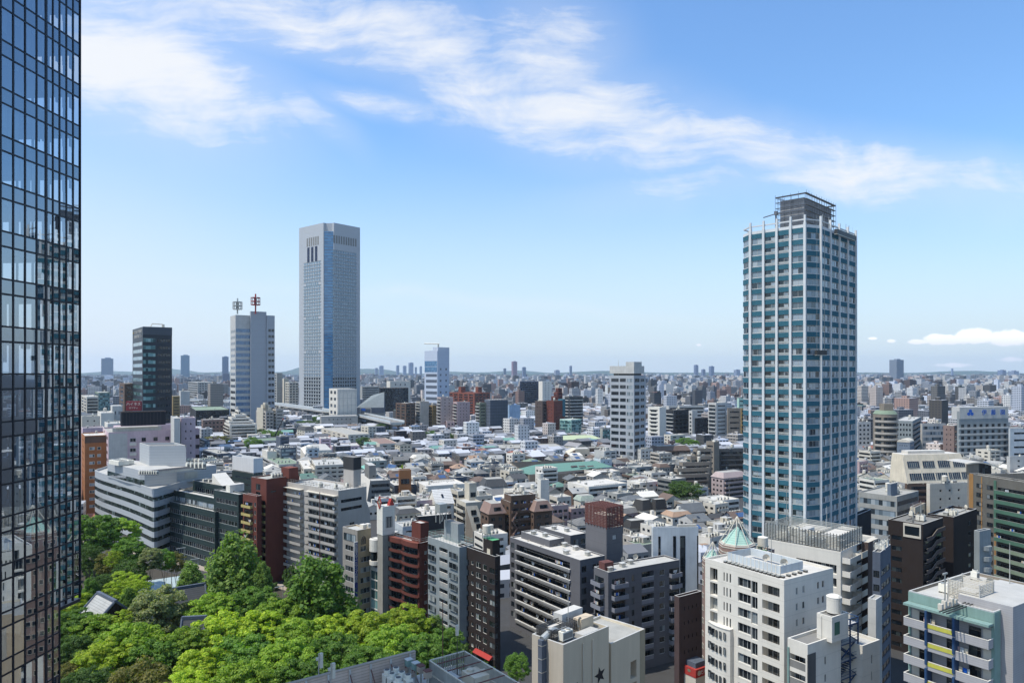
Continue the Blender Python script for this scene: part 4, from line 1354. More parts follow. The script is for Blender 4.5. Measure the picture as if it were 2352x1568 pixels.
def concrete_fin():
 b = Bld('slab_tower', 'tall narrow concrete tower with a white head and red diamond frames', 'tower', 867, 879, 905.5, 1166, 222, 40, 'concrete', par=0, roof='roofgrey')
 zt = b.h
 mb = MB()
 zl = Z(1229, 222)
 mb.box(-.12, b.w + .15, -.15, b.l + .15, zl, zt + .4, C['white'])
 b.child('white_head', mb.mesh('white_head'), (0, 0, 0))
 wx = MB()
 wx.box(b.w * .25, b.w * .8, -.2, -.15, zl + 2.2, zl + 5.6, C['charcoal'])
 for i in range(4):
  wx.box(b.w * (.28 + i * .14), b.w * (.31 + i * .14), -.26, -.2, zl + 2.3, zl + 5.4, C['white'])
 b.child('window', wx.mesh('window'), (0, 0, 0))
 for y_ in (-.05, b.w * .8):
  r = MB()
  cx = b.l / 2 if y_ < 0 else 0
  rr = min(b.l * .5, 1.15)
  if y_ < 0:     # open diamond on the left face side
   pts = [Vector((-.25, cx, zt - .4)), Vector((-.25, cx - rr, zt + 1.6)), Vector((-.25, cx, zt + 3.4)), Vector((-.25, cx + rr, zt + 1.6))]
   for i in range(4):
    r.tube(pts[i], pts[(i + 1) % 4], .16, C['redpaint'], 6)
   r.tube(pts[0], pts[2], .07, C['cream'], 4)
   r.tube(pts[1], pts[3], .07, C['cream'], 4)
   r.poly([p + Vector((.08, 0, 0)) for p in pts], C['taupe'])
  else:
   r.frus([(y_ - 1.0, 0), (y_ + .9, 0), (y_ + .9, 1.4), (y_ - 1.0, 1.4)], zt + .4, [(y_ - .15, 0), (y_, 0), (y_, 1.4), (y_ - .15, 1.4)], zt + 2.5, C['redpaint'])
  b.child('red_diamond', r.mesh('red_diamond'), (0, 0, 0))
 rb = MB()
 rb.tube((-.2, b.l / 2, zt + 3.3), (b.w * .78, .7, zt + 2.5), .09, C['redpaint'], 5)
 b.child('ridge_bar', rb.mesh('ridge_bar'), (0, 0, 0))
 b.finish()
 # light grey building behind the tower with a curved bay
 w = Bld('apartment_building', 'pale grey building with a rounded bay squeezed behind the narrow concrete tower', 'apartment building', 851, 872, 925, 1245, 227, 45, 'lightgrey', par=.6, roof='rooflight')
 w.face('L', [('w', .25, .9, .25, .8, dict(mull=3))], n=2, top=3.2)
 w.face('L', [('w', .02, .98, .06, .97, dict(mull=2, gl='glassg', fr='white'))], fh=3.1, top=9.5)
 bay = MB()
 z0 = w.h - 4
 bay.cyl(.6, w.l - 2.2, w.h - 3.2, w.h + .6, 2.1, C['white'], 18)
 bay.cyl(.6, w.l - 2.2, w.h - 7.5, w.h - 6.2, 2.1, C['white'], 18)
 bay.cyl(.6, w.l - 2.2, w.h - 6.2, w.h - 3.2, 1.7, P('glassd'), 18)
 w.child('bay', bay.mesh('bay'), (0, 0, 0))
 w.block('roof_plant', w.w * .4, w.w * .9, .2 * w.l, .6 * w.l, w.h, w.h + 2, 'white')
 w.finish()
concrete_fin()
def sign_block():
 b = Bld('office_building', 'narrow tan office building with a tall blue vertical sign', 'office building', 787, 821, 852, 1221, 228, 47, 'tan', fh=3.35, par=.5, roof='rooflight')
 b.face('L', [('w', 793, 816, .25, .75, dict(mull=4, fr='frame'))], top=4.2)
 b.face('R', [('w', 828, 841, .3, .8, dict(fr='frame', to=0)), ('w', 828, 850, .25, .75, dict(mull=3, **{'from': 1}))], top=4.2)
 u0 = b.u('L', 790) * b.l
 b.onface('L', 'window', window_mesh(b.l * .8, 2.3, 'framedark', 'glassc'), u0, b.h - 3.5, .02)
 arch = MB()
 u = b.w * .45
 arch.poly([(u + cos(t_ * pi / 8) * 1.0, -.03, b.h - 3.2 + (1.6 * sin(t_ * pi / 8))) for t_ in range(9)] + [(u - 1.0, -.03, b.h - 4.3), (u + 1.0, -.03, b.h - 4.3)], P('glassd'))
 b.child('arched_window', arch.mesh('arched_window'), (0, 0, 0))
 b.pent(839, 846, 852, 1203, 1212, 'white', 'water_tank', 'white')
 b.pent(826, 834, 843, 1205, 1214, 'offwhite', 'water_tank', 'white')
 b.finish(wl=mat('dim_tile', (.27, .24, .2), amp=.1))
 # sign
 zt, zb = Z(1246, 227), Z(1370, 227)
 s = MB()
 s.box(-1.35, -.12, -.35, .0, zb, zt, C['bluesign'], bottom=True)
 s.box(-1.42, -1.35, -.38, .03, zb, zt, C['lightgrey'])
 s.box(-1.42, -.08, -.38, .03, zt, zt + .25, C['lightgrey'])
 sg = s.build('vertical_sign', b.root)
 lines = '西新宿スマートワープロ学院'
 mh = (zt - zb) * .72 / len(lines)
 for i, ch in enumerate(lines):
  me = text_mesh(ch, 1.15, .03, 'white')
  place('character', me, sg, (-.74, -.38, zt - .8 - i * mh), 0)
col('bluesign', (.015, .03, .16), rough=.4)
sign_block()
def beige_slab():
 wallm = mat('beige_render', (.38, .345, .30), amp=.1, streak=.12)
 b = Bld('apartment_building', 'wide beige apartment block with stacked long balconies behind the two tall park trees', 'apartment building', 656, 777, 842, 1131, 254, 50, wallm, fh=2.98, par=.7, roof='rooflight')
 b.face('L', [('b', 648.5, 697, .02, .96, dict(pm=wallm, p=1.5, rail='framedark', mull=5)), ('b', 707, 776, .02, .96, dict(pm=wallm, p=1.5, rail='framedark', mull=7))], top=1.3)
 b.face('R', [('w', 783, 831, .25, .62, dict(fr='framedark', gl='glassd', to=1)), ('w', 803, 815, .35, .7, dict(**{'from': 3, 'to': 3})), ('w', 803, 815, .35, .7, dict(**{'from': 6}))], top=1.6)
 pole = MB()
 p = b.fp('L', b.u('L', 743) * b.l, 0, 1.62)
 pole.tube((p.x, p.y, 0), (p.x, p.y, b.h - .5), .12, C['rust'], 6)
 b.child('downpipe', pole.mesh('downpipe'), (0, 0, 0))
 # slanted buttress wall on the right face
 mb = MB()
 x0 = b.w
 h = b.h + .4
 mb.poly([(x0 - 2.2, -.1, h), (x0 + 1.5, -.1, h - 9), (x0 + 1.5, -.1, 0), (x0 - .2, -.1, 0), (x0 - .2, -.1, h - 9)], wallm)
 mb.poly([(x0 - 2.2, -.1, h), (x0 - 2.2, .6, h), (x0 + 1.5, .6, h - 9), (x0 + 1.5, -.1, h - 9)], wallm)
 mb.poly([(x0 + 1.5, .6, h - 9), (x0 + 1.5, .6, 0), (x0 + 1.5, -.1, 0), (x0 + 1.5, -.1, h - 9)], wallm)
 b.child('buttress', mb.mesh('buttress'), (0, 0, 0))
 q_ = b.pent(789, 812, 829, 1079, 1119, wallm, 'lift_tower', 'roofdark')
 zt = Z(1053, 262)
 b.block('tank_screen', q_[0] - .1, q_[1] + .1, q_[2] - .1, q_[3] + .1, q_[5], zt, 'charcoal', 'roofdark')
 b.rail(hgt=1.2)
 roof_pipes(b, 4, 12)
 rooftop_clutter(b, random.Random(7), 4, False)
 aw = MB()
 for (x0_, x1_) in ((648.5, 697), (707, 776)):
  u0, u1 = b.u('L', x0_) * b.l, b.u('L', x1_) * b.l
  p, r = b.fp('L', u0, 0, 1.6), b.fp('L', u1, 0, 0)
  aw.box(p.x, 0, r.y, p.y, b.h - 1.25, b.h - 1.1, C['offwhite'])
 b.child('canopy', aw.mesh('canopy'), (0, 0, 0))
 b.finish()
beige_slab()
def red_block():
 b = Bld('apartment_building', 'dark red brick tower block with yellow balconies', 'apartment building', 577, 612, 687, 1103, 268, 52, 'redbrown', fh=3.0, par=.5, roof='roofgrey')
 b.face('L', [('w', 588, 598, .1, .9, dict(fr='framedark', gl='glassd', to=1))], top=1.5)
 b.face('L', [('n', 597, 609.5, .06, .92, dict(pm='yellowpanel', rail=None, gl='glassd', fr='framedark', dep=1.4, ph=.95))], top=1.5, skip=2)
 b.face('R', [('w', .12, .28, .4, .6, dict(gl='glassd', fr='framedark', to=0))], top=3)
 b.pent(646, 664, 685, 1075, 1098, 'redbrown', 'stair_house', 'brick')
 for i in range(5):
  b.acl(.3 + i * .09, .25, 0)
 b.finish()
 w = Bld('front_wing', None, None, 558, 590, 601, 1141, 266, 52, 'redbrown', par=.4, roof='brick', parent=b)
 w.face('L', [('b', 560, 581, .04, .92, dict(pm='yellowpanel', p=1.2, gl='glassd', fr='framedark', ph=1.0)), ('w', 584, 588, .3, .8)], top=1.6)
 w.finish()
col('yellowpanel', (.42, .33, .12))
red_block()
def green_office():
 g = mat('green_panel', (.030, .048, .046), rough=.35, amp=.08, streak=.05, lines=.4, lp=1.0)
 C['gp'] = g
 b = Bld('office_building', 'long low dark green office block with ribbon windows behind the tall park tree', 'office building', 355, 494, 560, 1178, 288, 52, 'gp', fh=4.05, par=.6, roof='rooflight')
 b.face('L', [('w', .01, .99, .3, .78, dict(mull=30, gl='glassd', fr='frame'))], n=5, top=1.2)
 b.rail(m='framedark')
 b.finish()
 m2 = Bld('upper_floor', None, None, 389, 500, 520, 1148, 292, 52, 'gp', fh=4.0, par=.5, roof='roofwhite', parent=b, zb=b.h - 1)
 m2.face('L', [('w', .02, .99, .2, .72, dict(mull=22, gl='glassc'))], n=1, top=.9)
 m2.finish()
 t = Bld('end_tower', None, None, 491, 548, 566, 1138, 280, 52, 'gp', fh=4.05, par=.5, roof='rooflight', parent=b)
 t.face('L', [('w', 496, 545, .3, .75, dict(mull=7, gl='glassd', fr='frame'))], n=6, top=1.4)
 q_ = t.pent(519, 528, 561, 1114, 1131, 'aircon', 'plant_box', 'roofwhite')
 t.finish()
 u = Bld('back_block', None, None, 443, 512, 560, 1118, 305, 52, 'gp', fh=4, par=.5, roof='roofgrey', parent=b)
 u.face('L', [('w', 453, 510, .2, .7, dict(mull=12, gl='glassd'))], n=1, top=1)
 for i in range(4):
  u.acl(.25 + .12 * i, .75 - .1 * i, 1)
 mb = MB()
 x0, x1, y0, y1 = u.w * .1, u.w * .75, u.l * .1, u.l * .42
 mb.poly([(x0, y0, u.h), (x1, y0, u.h), (x1, y1, u.h + 4.6), (x0, y1, u.h + 4.6)], C['white'])
 mb.poly([(x0, y0, u.h), (x0, y1, u.h + 4.6), (x0, y1, u.h)], C['white'])
 u.child('skylight_roof', mb.mesh('skylight_roof'), (0, 0, 0))
 u.finish()
green_office()
def curved_office():
 # pale grey office with a sweeping curved front and ribbon windows
 d = 300.0
 phi = rad(50)
 c = Vector((X(351, d), d, 0))
 root = empty('curved_office', (c.x, c.y, 0), phi, 'pale grey office building with a sweeping curved front and ribbon windows', 'office building')
 m = mat('silver_panel', (.40, .41, .405), rough=.5, amp=.06, streak=.04, lines=.18, lp=1.3)
 h = Z(1127.4, d)
 cp, sp = cos(phi), sin(phi)
 def toloc(x, dd):
  dx, dy = X(x, dd) - c.x, dd - c.y
  return (dx * cp + dy * sp, -dx * sp + dy * cp)
 # outline: arc from far left to the near corner, then the right face
 pts = []
 arc = [(218, 358), (226, 351.5), (240, 344.5), (258, 337), (278, 329.5), (300, 321), (325, 311), (343, 303.6), (349, 301.2), (354, 300.6), (362, 302)]
 for x, dd in arc:
  pts.append(toloc(x, dd))
 right = toloc(482, 345)
 pts += [right, (right[0] - 6, right[1] + 34), (pts[0][0] + 12, pts[0][1] + 14)]
 mb = MB()
 def ring(k0, k1, z0, z1, mm, off=0.0):
  for i in range(k0, k1):
   a, b_ = Vector(pts[i]), Vector(pts[(i + 1) % len(pts)])
   n = Vector(((b_ - a).y, -(b_ - a).x)).normalized() * off
   a, b_ = a + n, b_ + n
   mb.poly([(a.x, a.y, z0), (b_.x, b_.y, z0), (b_.x, b_.y, z1), (a.x, a.y, z1)], mm)
 fh = 4.25
 n = len(pts)
 z = h + .9
 mb.prism(pts, 0, h - .05, m, C['rooflight'])
 mb.build('wall', root)
 for k in range(7):
  zt = h + .9 - 3.6 - k * fh
  if zt < 2:
   break
  mb = MB()
  ring(0, len(arc) - (0 if k == 0 else 0), zt - 1.75, zt, P('glassgd'), .03)
  for i in range(len(arc) - 1):
   a, b_ = Vector(pts[i]), Vector(pts[i + 1])
   nn = max(2, int((b_ - a).length / 1.5))
   dd = (b_ - a).normalized()
   nr = Vector((dd.y, -dd.x))
   for j in range(nn):
    q_ = a + (b_ - a) * j / nn + nr * .05
    mb.box(q_.x - .06, q_.x + .06, q_.y - .06, q_.y + .06, zt - 1.75, zt, C['framedark'])
  mb.build('window_band', root)
 mb = MB()
 for i in range(n):
  a, b_ = Vector(pts[i]), Vector(pts[(i + 1) % n])
  nr = Vector(((b_ - a).y, -(b_ - a).x)).normalized() * -.35
  mb.poly([(a.x, a.y, h - .1), (b_.x, b_.y, h - .1), (b_.x, b_.y, h + .9), (a.x, a.y, h + .9)], m)
  a2, b2 = a + nr, b_ + nr
  mb.poly([(b2.x, b2.y, h - .1), (a2.x, a2.y, h - .1), (a2.x, a2.y, h + .9), (b2.x, b2.y, h + .9)], m)
  mb.poly([(a.x, a.y, h + .9), (b_.x, b_.y, h + .9), (b2.x, b2.y, h + .9), (a2.x, a2.y, h + .9)], C['lightgrey'])
 mb.build('parapet', root)
 # set back upper storey, also curved
 def up(x, y, z):
  dd = F * (H - z) / (y - HY)
  return toloc(x, dd)
 zu = h + 7.0
 low = [up(x, y, h) for x, y in ((247, 1095), (262, 1099), (290, 1108), (310, 1113), (321, 1117), (332, 1117.5), (406, 1111))]
 back = [(low[-1][0] + 2, low[-1][1] + 22), (low[0][0] + 10, low[0][1] + 12)]
 mb = MB()
 mb.prism(low + back, h, zu, m, C['rooflight'])
 for i in range(5):
  a, b_ = Vector(low[i]), Vector(low[i + 1])
  nr = Vector(((b_ - a).y, -(b_ - a).x)).normalized() * .06
  mb.poly([(a.x + nr.x, a.y + nr.y, h + .8), (b_.x + nr.x, b_.y + nr.y, h + .8), (b_.x + nr.x, b_.y + nr.y, h + 3), (a.x + nr.x, a.y + nr.y, h + 3)], P('glassgd'))
 mb.build('upper_storey', root)
 p0 = up(406, 1100, h + 2)
 mb = MB()
 mb.box(p0[0], p0[0] + 19, p0[1] + 1, p0[1] + 18, h, h + 6.4, m, C['roofwhite'])
 mb.box(p0[0] + 4, p0[0] + 10, p0[1] + .9, p0[1] + 1, h + 1.5, h + 4.4, C['galv'])
 mb.build('side_wing', root)
 # tall plant screen
 f = [up(427.5, 1069, zu), up(343, 1064, zu)]
 q0 = up(343, 1072, zu)
 mb = MB()
 A, B_ = Vector(up(343, 1069, zu)), Vector(up(427.5, 1068, zu))
 L_ = Vector(up(320.5, 1060, zu))
 hh = (1069 - 1030) * 345 / F
 u = B_ - A
 v = L_ - A
 box = [A, B_, B_ + v, L_]
 mb.prism([(p.x, p.y) for p in box], zu - 4, zu + hh, m, C['roofdark'])
 mb.build('plant_screen', root)
 mb = MB()
 for i in range(4):
  p, r = box[i], box[(i + 1) % 4]
  nr = Vector(((r - p).y, -(r - p).x)).normalized() * -.4
  for (za, a1, a2) in ((zu + hh, p, r),):
   mb.poly([(p.x, p.y, za), (r.x, r.y, za), (r.x, r.y, za + .9), (p.x, p.y, za + .9)], m)
   mb.poly([(r.x + nr.x, r.y + nr.y, za), (p.x + nr.x, p.y + nr.y, za), (p.x + nr.x, p.y + nr.y, za + .9), (r.x + nr.x, r.y + nr.y, za + .9)], m)
   mb.poly([(p.x, p.y, za + .9), (r.x, r.y, za + .9), (r.x + nr.x, r.y + nr.y, za + .9), (p.x + nr.x, p.y + nr.y, za + .9)], C['offwhite'])
 mb.build('parapet', root)
 for i, (x, y) in enumerate(((274, 1069), (285, 1068), (296, 1066))):
  q_ = up(x, y, zu)
  a_ = MB()
  a_.box(-1.3, 1.3, -5.5, 5.5, .3, 2.2, C['aircon'])
  for j in range(5):
   a_.cyl(0, -4.2 + j * 2.1, 2.2, 2.5, .7, C['galv'], 10)
  a_.build('air_conditioner', root, (q_[0], q_[1] + 3, zu), 0)
 for i in range(8):
  q_ = up(322 + i * 5.5, 1090, zu)
  place('air_conditioner', ac_mesh(0), root, (q_[0], q_[1], zu))
 for i in range(9):
  q_ = up(432 + (i % 5) * 9, 1077 - (i // 5) * 9, h + 6.4)
  o_ = place('air_conditioner', ac_mesh(0), root, (q_[0], q_[1], h + 6.4))
  o_.scale = (1.6, 1.6, 1.8)
 pit = MB()
 q_ = up(390, 1082, zu)
 pit.box(q_[0] - 9, q_[0] + 9, q_[1] - 3.5, q_[1] + 3.5, zu, zu + .9, C['offwhite'], C['charcoal'])
 pit.build('light_well', root)
C['glassgd'] = make_glass('park_glass', [(0, (.018, .028, .022)), (.5, (.03, .045, .035)), (.75, (.06, .085, .07)), (.92, (.2, .24, .23))])
curved_office()
# ---------------------------------------------------------------- the teal tower
def strip_rot(a, b):
 return math.atan2(b[1] - a[1], b[0] - a[0])
def teal_tower():
 d = 200.0
 b = Bld('residential_tower', 'teal banded residential tower with white columns and a scaffolded roof box', 'skyscraper', 1712, 1868, 1972, 512, d, 46, 'lightgrey', fh=3.27)
 cl, cr = b.lx(1850), b.wx(1883)
 Lf, Wf = b.lx(1721), b.wx(1966)
 Lm, Wm = Lf + 3.0, Wf + 2.2
 pts = [(0, Lf), (0, cl), (cr, 0), (Wf, 0), (Wm, 2.6), (Wm, Lm), (2.6, Lm)]      # viewed left to right
 h = b.h
 body = MB()
 body.prism([(x * .985 + .3, y * .985 + .3) for x, y in pts], 0, h - .3, C['midgrey'], C['roofgrey'])
 body.build('wall', b.root)
 fh = b.fh
 nfl = int(h / fh)
 walls = [(2.6, Lm, 0, Lf)] and [((2.6, Lm), (0, Lf)), ((0, Lf), (0, cl)), ((0, cl), (cr, 0)), ((cr, 0), (Wf, 0)), ((Wf, 0), (Wm, 2.6)), ((Wm, 2.6), (Wm, Lm)), ((Wm, Lm), (2.6, Lm))]
 # spandrel rings
 for k in range(nfl):
  z1 = h - .9 - k * fh
  mb = MB()
  for i, (p, r) in enumerate(walls):
   p, r = Vector(p), Vector(r)
   n = Vector(((r - p).y, -(r - p).x)).normalized()
   o = n * .25
   zt, zb = z1, z1 - 1.42
   A, B_ = p + o, r + o
   mb.poly([(A.x, A.y, zb), (B_.x, B_.y, zb), (B_.x, B_.y, zt), (A.x, A.y, zt)], C['teal'])
   mb.poly([(p.x, p.y, zt), (A.x, A.y, zt), (B_.x, B_.y, zt), (r.x, r.y, zt)][::-1], C['coolwhite'])
   A2, B2 = p + n * .28, r + n * .28
   mb.poly([(A2.x, A2.y, zt - .02), (B2.x, B2.y, zt - .02), (B2.x, B2.y, zt + .1), (A2.x, A2.y, zt + .1)], C['coolwhite'])
   mb.poly([(p.x, p.y, zb), (A.x, A.y, zb), (B_.x, B_.y, zb), (r.x, r.y, zb)], C['coolwhite'])
  mb.build('spandrel_band', b.root)
 # columns
 fins = []
 for x in (1724.6, 1755, 1785.5, 1816.9, 1849.9):
  fins.append(((0, b.lx(x)), (-1, 0)))
 for x in (1882.9, 1904.9, 1925.2, 1944.7, 1963.3):
  fins.append(((b.wx(x), 0), (0, -1)))
 fins += [((Wm, 8), (1, 0)), ((Wm, 16), (1, 0)), ((Wm, 24), (1, 0)), ((8, Lm), (0, 1)), ((16, Lm), (0, 1)), ((24, Lm), (0, 1))]
 for (x, y), (nx, ny) in fins:
  mb = MB()
  w = .33
  if nx:
   mb.box(min(x, x + nx * .62) - .1, max(x, x + nx * .62), y - w, y + w, 0, h + .3, C['coolwhite'])
   mb.box(min(x, x + nx * .6), max(x, x + nx * .6), y - .25, y + .25, h + .3, h + 2.6, C['coolwhite'])
  else:
   mb.box(x - w, x + w, min(y, y + ny * .62), max(y, y + ny * .62), 0, h + .3, C['coolwhite'])
   mb.box(x - .25, x + .25, min(y, y + ny * .6), max(y, y + ny * .6), h + .3, h + 2.6, C['coolwhite'])
  mb.build('column', b.root)
 # windows
 def bay(p, r, side):
  p, r = Vector(p), Vector(r)
  return p, (r - p).length, strip_rot(p, r), side
 bays = [bay((2.6, Lm), (0, Lf), 'e')]
 ys = [b.lx(x) for x in (1724.6, 1755, 1785.5, 1816.9, 1849.9)]
 for i in range(4):
  bays.append(bay((0, ys[i]), (0, ys[i + 1]), 'n' if i in (1, 2) else 'w'))
 bays.append(bay((0, cl), (cr, 0), 'w'))
 xs = [b.wx(x) for x in (1882.9, 1904.9, 1925.2, 1944.7, 1963.3)]
 for i in range(4):
  bays.append(bay((xs[i], 0), (xs[i + 1], 0), 'r'))
 bays.append(bay((Wf, 0), (Wm, 2.6), 'e'))
 for k in range(nfl):
  zb = h - .9 - k * fh - fh + .14
  for (p, wd, rot, side) in bays:
   mgn = .45 if side != 'e' else .1
   ww = wd - 2 * mgn
   dr = Vector((cos(rot), sin(rot)))
   pos = p + dr * mgn
   n_ = Vector((dr.y, -dr.x))
   if side == 'n':
    q_ = pos
    b.child('window', window_mesh(ww, fh - 1.42 - .14, None, 'glassd'), (q_.x, q_.y, zb), rot)  # no recess here: the loggia's shade is put in as dark glass
    b.child('window', window_mesh(ww * .4, fh - 1.75, 'frame', 'glassc'), tuple((pos + dr * ww * (.55 if p.y > ys[1] - 1 else .5) + n_ * .04)) + (zb,), rot)
    b.child('railing', panel_mesh(ww, .5, 'galv', None, .04, 'railing'), tuple(pos + n_ * .2) + (zb + .1,), rot)
   else:
    b.child('window', window_mesh(ww, fh - 1.42 - .14, 'frame' if side != 'e' else 'coolwhite', 'glassc', False, 3 if side == 'r' else 2), tuple(pos + n_ * .02) + (zb,), rot)
   if side == 'r':
    b.child('window_panel', panel_mesh(.75, fh - 1.6, 'coolwhite', None, .08, 'window_panel'), tuple(pos + dr * ww * .52 + n_ * .12) + (zb,), rot)
 # roof rim, scaffolded box, gondolas
 rim = MB()
 for i, (p, r) in enumerate(walls):
  p, r = Vector(p), Vector(r)
  n = Vector(((r - p).y, -(r - p).x)).normalized()
  for (z0, z1, o0, o1) in ((h - .9, h - .05, -.3, .2), (h + 1.2, h + 1.55, -.15, .15)):
   A, B_, A1, B1 = p + n * o1, r + n * o1, p + n * o0, r + n * o0
   rim.poly([(A.x, A.y, z0), (B_.x, B_.y, z0), (B_.x, B_.y, z1), (A.x, A.y, z1)], C['coolwhite'])
   rim.poly([(A1.x, A1.y, z1), (A.x, A.y, z1), (B_.x, B_.y, z1), (B1.x, B1.y, z1)], C['coolwhite'])
   rim.poly([(B1.x, B1.y, z0), (A1.x, A1.y, z0), (A1.x, A1.y, z1), (B1.x, B1.y, z1)], C['coolwhite'])
 rim.build('roof_rim', b.root)
 y0 = 9.0
 x0 = y0 * .82
 bx = MB()
 dd = d + x0 * b.sp + y0 * b.cp
 X0 = x0
 cx = X(1867, dd)
 # near corner of the box on the column 1867
 k_ = (cx - b.C.x)
 x0 = (k_ + y0 * b.sp) / b.cp
 t_ = (1909 - CX) / F
 px, py = b.C.x + x0 * b.cp - y0 * b.sp, b.C.y + x0 * b.sp + y0 * b.cp
 wb = (t_ * py - px) / (b.cp - t_ * b.sp)
 t_ = (1792 - CX) / F
 lb = (px - t_ * py) / (b.sp + t_ * b.cp)
 zt = Z(453, py)
 m = mat('box_concrete', (.29, .29, .295), amp=.35, streak=.3)
 bx.box(x0, x0 + wb, y0, y0 + lb, h - .4, zt, m, C['roofdark'])
 bx.build('roof_box', b.root)
 s = MB()
 k = mat('scaffold_grey', (.13, .135, .145), rough=.5)
 e = 1.1
 ztop = Z(438, py)
 lv = [h + 2.2 + i * 1.75 for i in range(int((zt - h - 1) / 1.75) + 1)]
 def pole(x, y, z1):
  s.tube((x, y, h - .2), (x, y, z1), .05, k, 4)
 n1, n2 = int(lb / 1.7), int(wb / 1.7)
 rng = random.Random(8)
 for off in (.5, e):
  for i in range(n1 + 1):
   y = y0 - off + (lb + 2 * off) * i / n1
   for x in (x0 - off, x0 + wb + off):
    pole(x, y, ztop - rng.uniform(0, .5) - (.9 if off == .5 else 0))
  for i in range(n2 + 1):
   x = x0 - off + (wb + 2 * off) * i / n2
   for y in (y0 - off, y0 + lb + off):
    pole(x, y, ztop - rng.uniform(0, .5) - (.9 if off == .5 else 0))
 for z in lv + [zt + .9]:
  for o_ in (.5, e):
   for (a, c) in (((x0 - o_, y0 - o_), (x0 + wb + o_, y0 - o_)), ((x0 - o_, y0 - o_), (x0 - o_, y0 + lb + o_)), ((x0 + wb + o_, y0 - o_), (x0 + wb + o_, y0 + lb + o_)), ((x0 - o_, y0 + lb + o_), (x0 + wb + o_, y0 + lb + o_))):
    s.tube((a[0], a[1], z), (c[0], c[1], z), .05, k, 4)
  s.box(x0 - e, x0 + wb + e, y0 - e, y0 - .55, z - .06, z, C['midgrey'])
  s.box(x0 - e, x0 - .55, y0 - .5, y0 + lb + e, z - .06, z, C['midgrey'])
  s.box(x0 + wb + .55, x0 + wb + e, y0 - .5, y0 + lb + e, z - .06, z, C['midgrey'])
 s.build('scaffold', b.root)
 cr_ = MB()
 cx_, cy_ = 1.2, b.lx(1778)
 cr_.tube((cx_, cy_, h - .3), (cx_ + .2, cy_, h + 4.6), .28, k, 6, .2)
 cr_.tube((cx_, cy_ + 3.8, h + 3.9), (cx_, cy_ - 2.2, h + 4.8), .16, k, 5)
 cr_.box(cx_ - .35, cx_ + .35, cy_ - .4, cy_ + .4, h + 4.1, h + 5.2, k)
 cr_.build('roof_crane', b.root)
 def gondola(x, y, rot, z, w):
  g = MB()
  g.box(0, w, -.9, 0, 0, .18, C['galv'])
  g.box(0, w, -.95, -.88, .18, 1.5, C['darkmetal'])
  g.box(0, .06, -.9, 0, .18, 1.5, C['darkmetal'])
  g.box(w - .06, w, -.9, 0, .18, 1.5, C['darkmetal'])
  for f in (.12, .88):
   g.tube((w * f, -.4, 1.4), (w * f, -.4, h + 2.5 - z), .03, C['galv'], 4)
  o_ = b.child('gondola', g.mesh('gondola'), (x, y, z), rot)
 A, B_ = Vector((0, cl)), Vector((cr, 0))
 rot = strip_rot(A, B_)
 n_ = Vector((sin(rot), -cos(rot)))
 a_ = A + (B_ - A) * .45 + n_ * 1.0
 gondola(a_.x, a_.y, rot, Z(816, d), 3.6)
 gondola(b.wx(1907), -1.1, 0, h - 1.6, b.wx(1951) - b.wx(1907))
 gondola(Wm + 1.0, 6, pi / 2, h - 3.6, 3.0)
 for x in (1897, 1911, 1950, 1957):
  mm = MB()
  mm.tube((0, 0, 0), (0, 0, 4.2), .07, C['galv'], 5)
  mm.build('mast', b.root, (b.wx(x), .9, h - .2))
 b.finish_extra = None
 for name, lst in b.over.items():
  big = MB()
  for me, loc, rz in lst:
   M = Matrix.Translation(loc) @ Matrix.Rotation(rz, 4, 'Z')
   base = len(big.v)
   big.v.extend([tuple(M @ v.co) for v in me.vertices])
   ids = [big.mid(m_) for m_ in me.materials]
   for p in me.polygons:
    big.f.append(tuple(base + i for i in p.vertices))
    big.mi.append(ids[p.material_index])
  big.build(name, b.root, kind='stuff')
 # dark boundary wall and low block at the foot of the tower
 f = Bld('plant_building', 'low black walled plant block at the right foot of the teal tower', 'building', 1935, 1950, 2001, 1196, 232, 46, 'charcoal', par=.8, roof='roofdark')
 f.finish()
teal_tower()
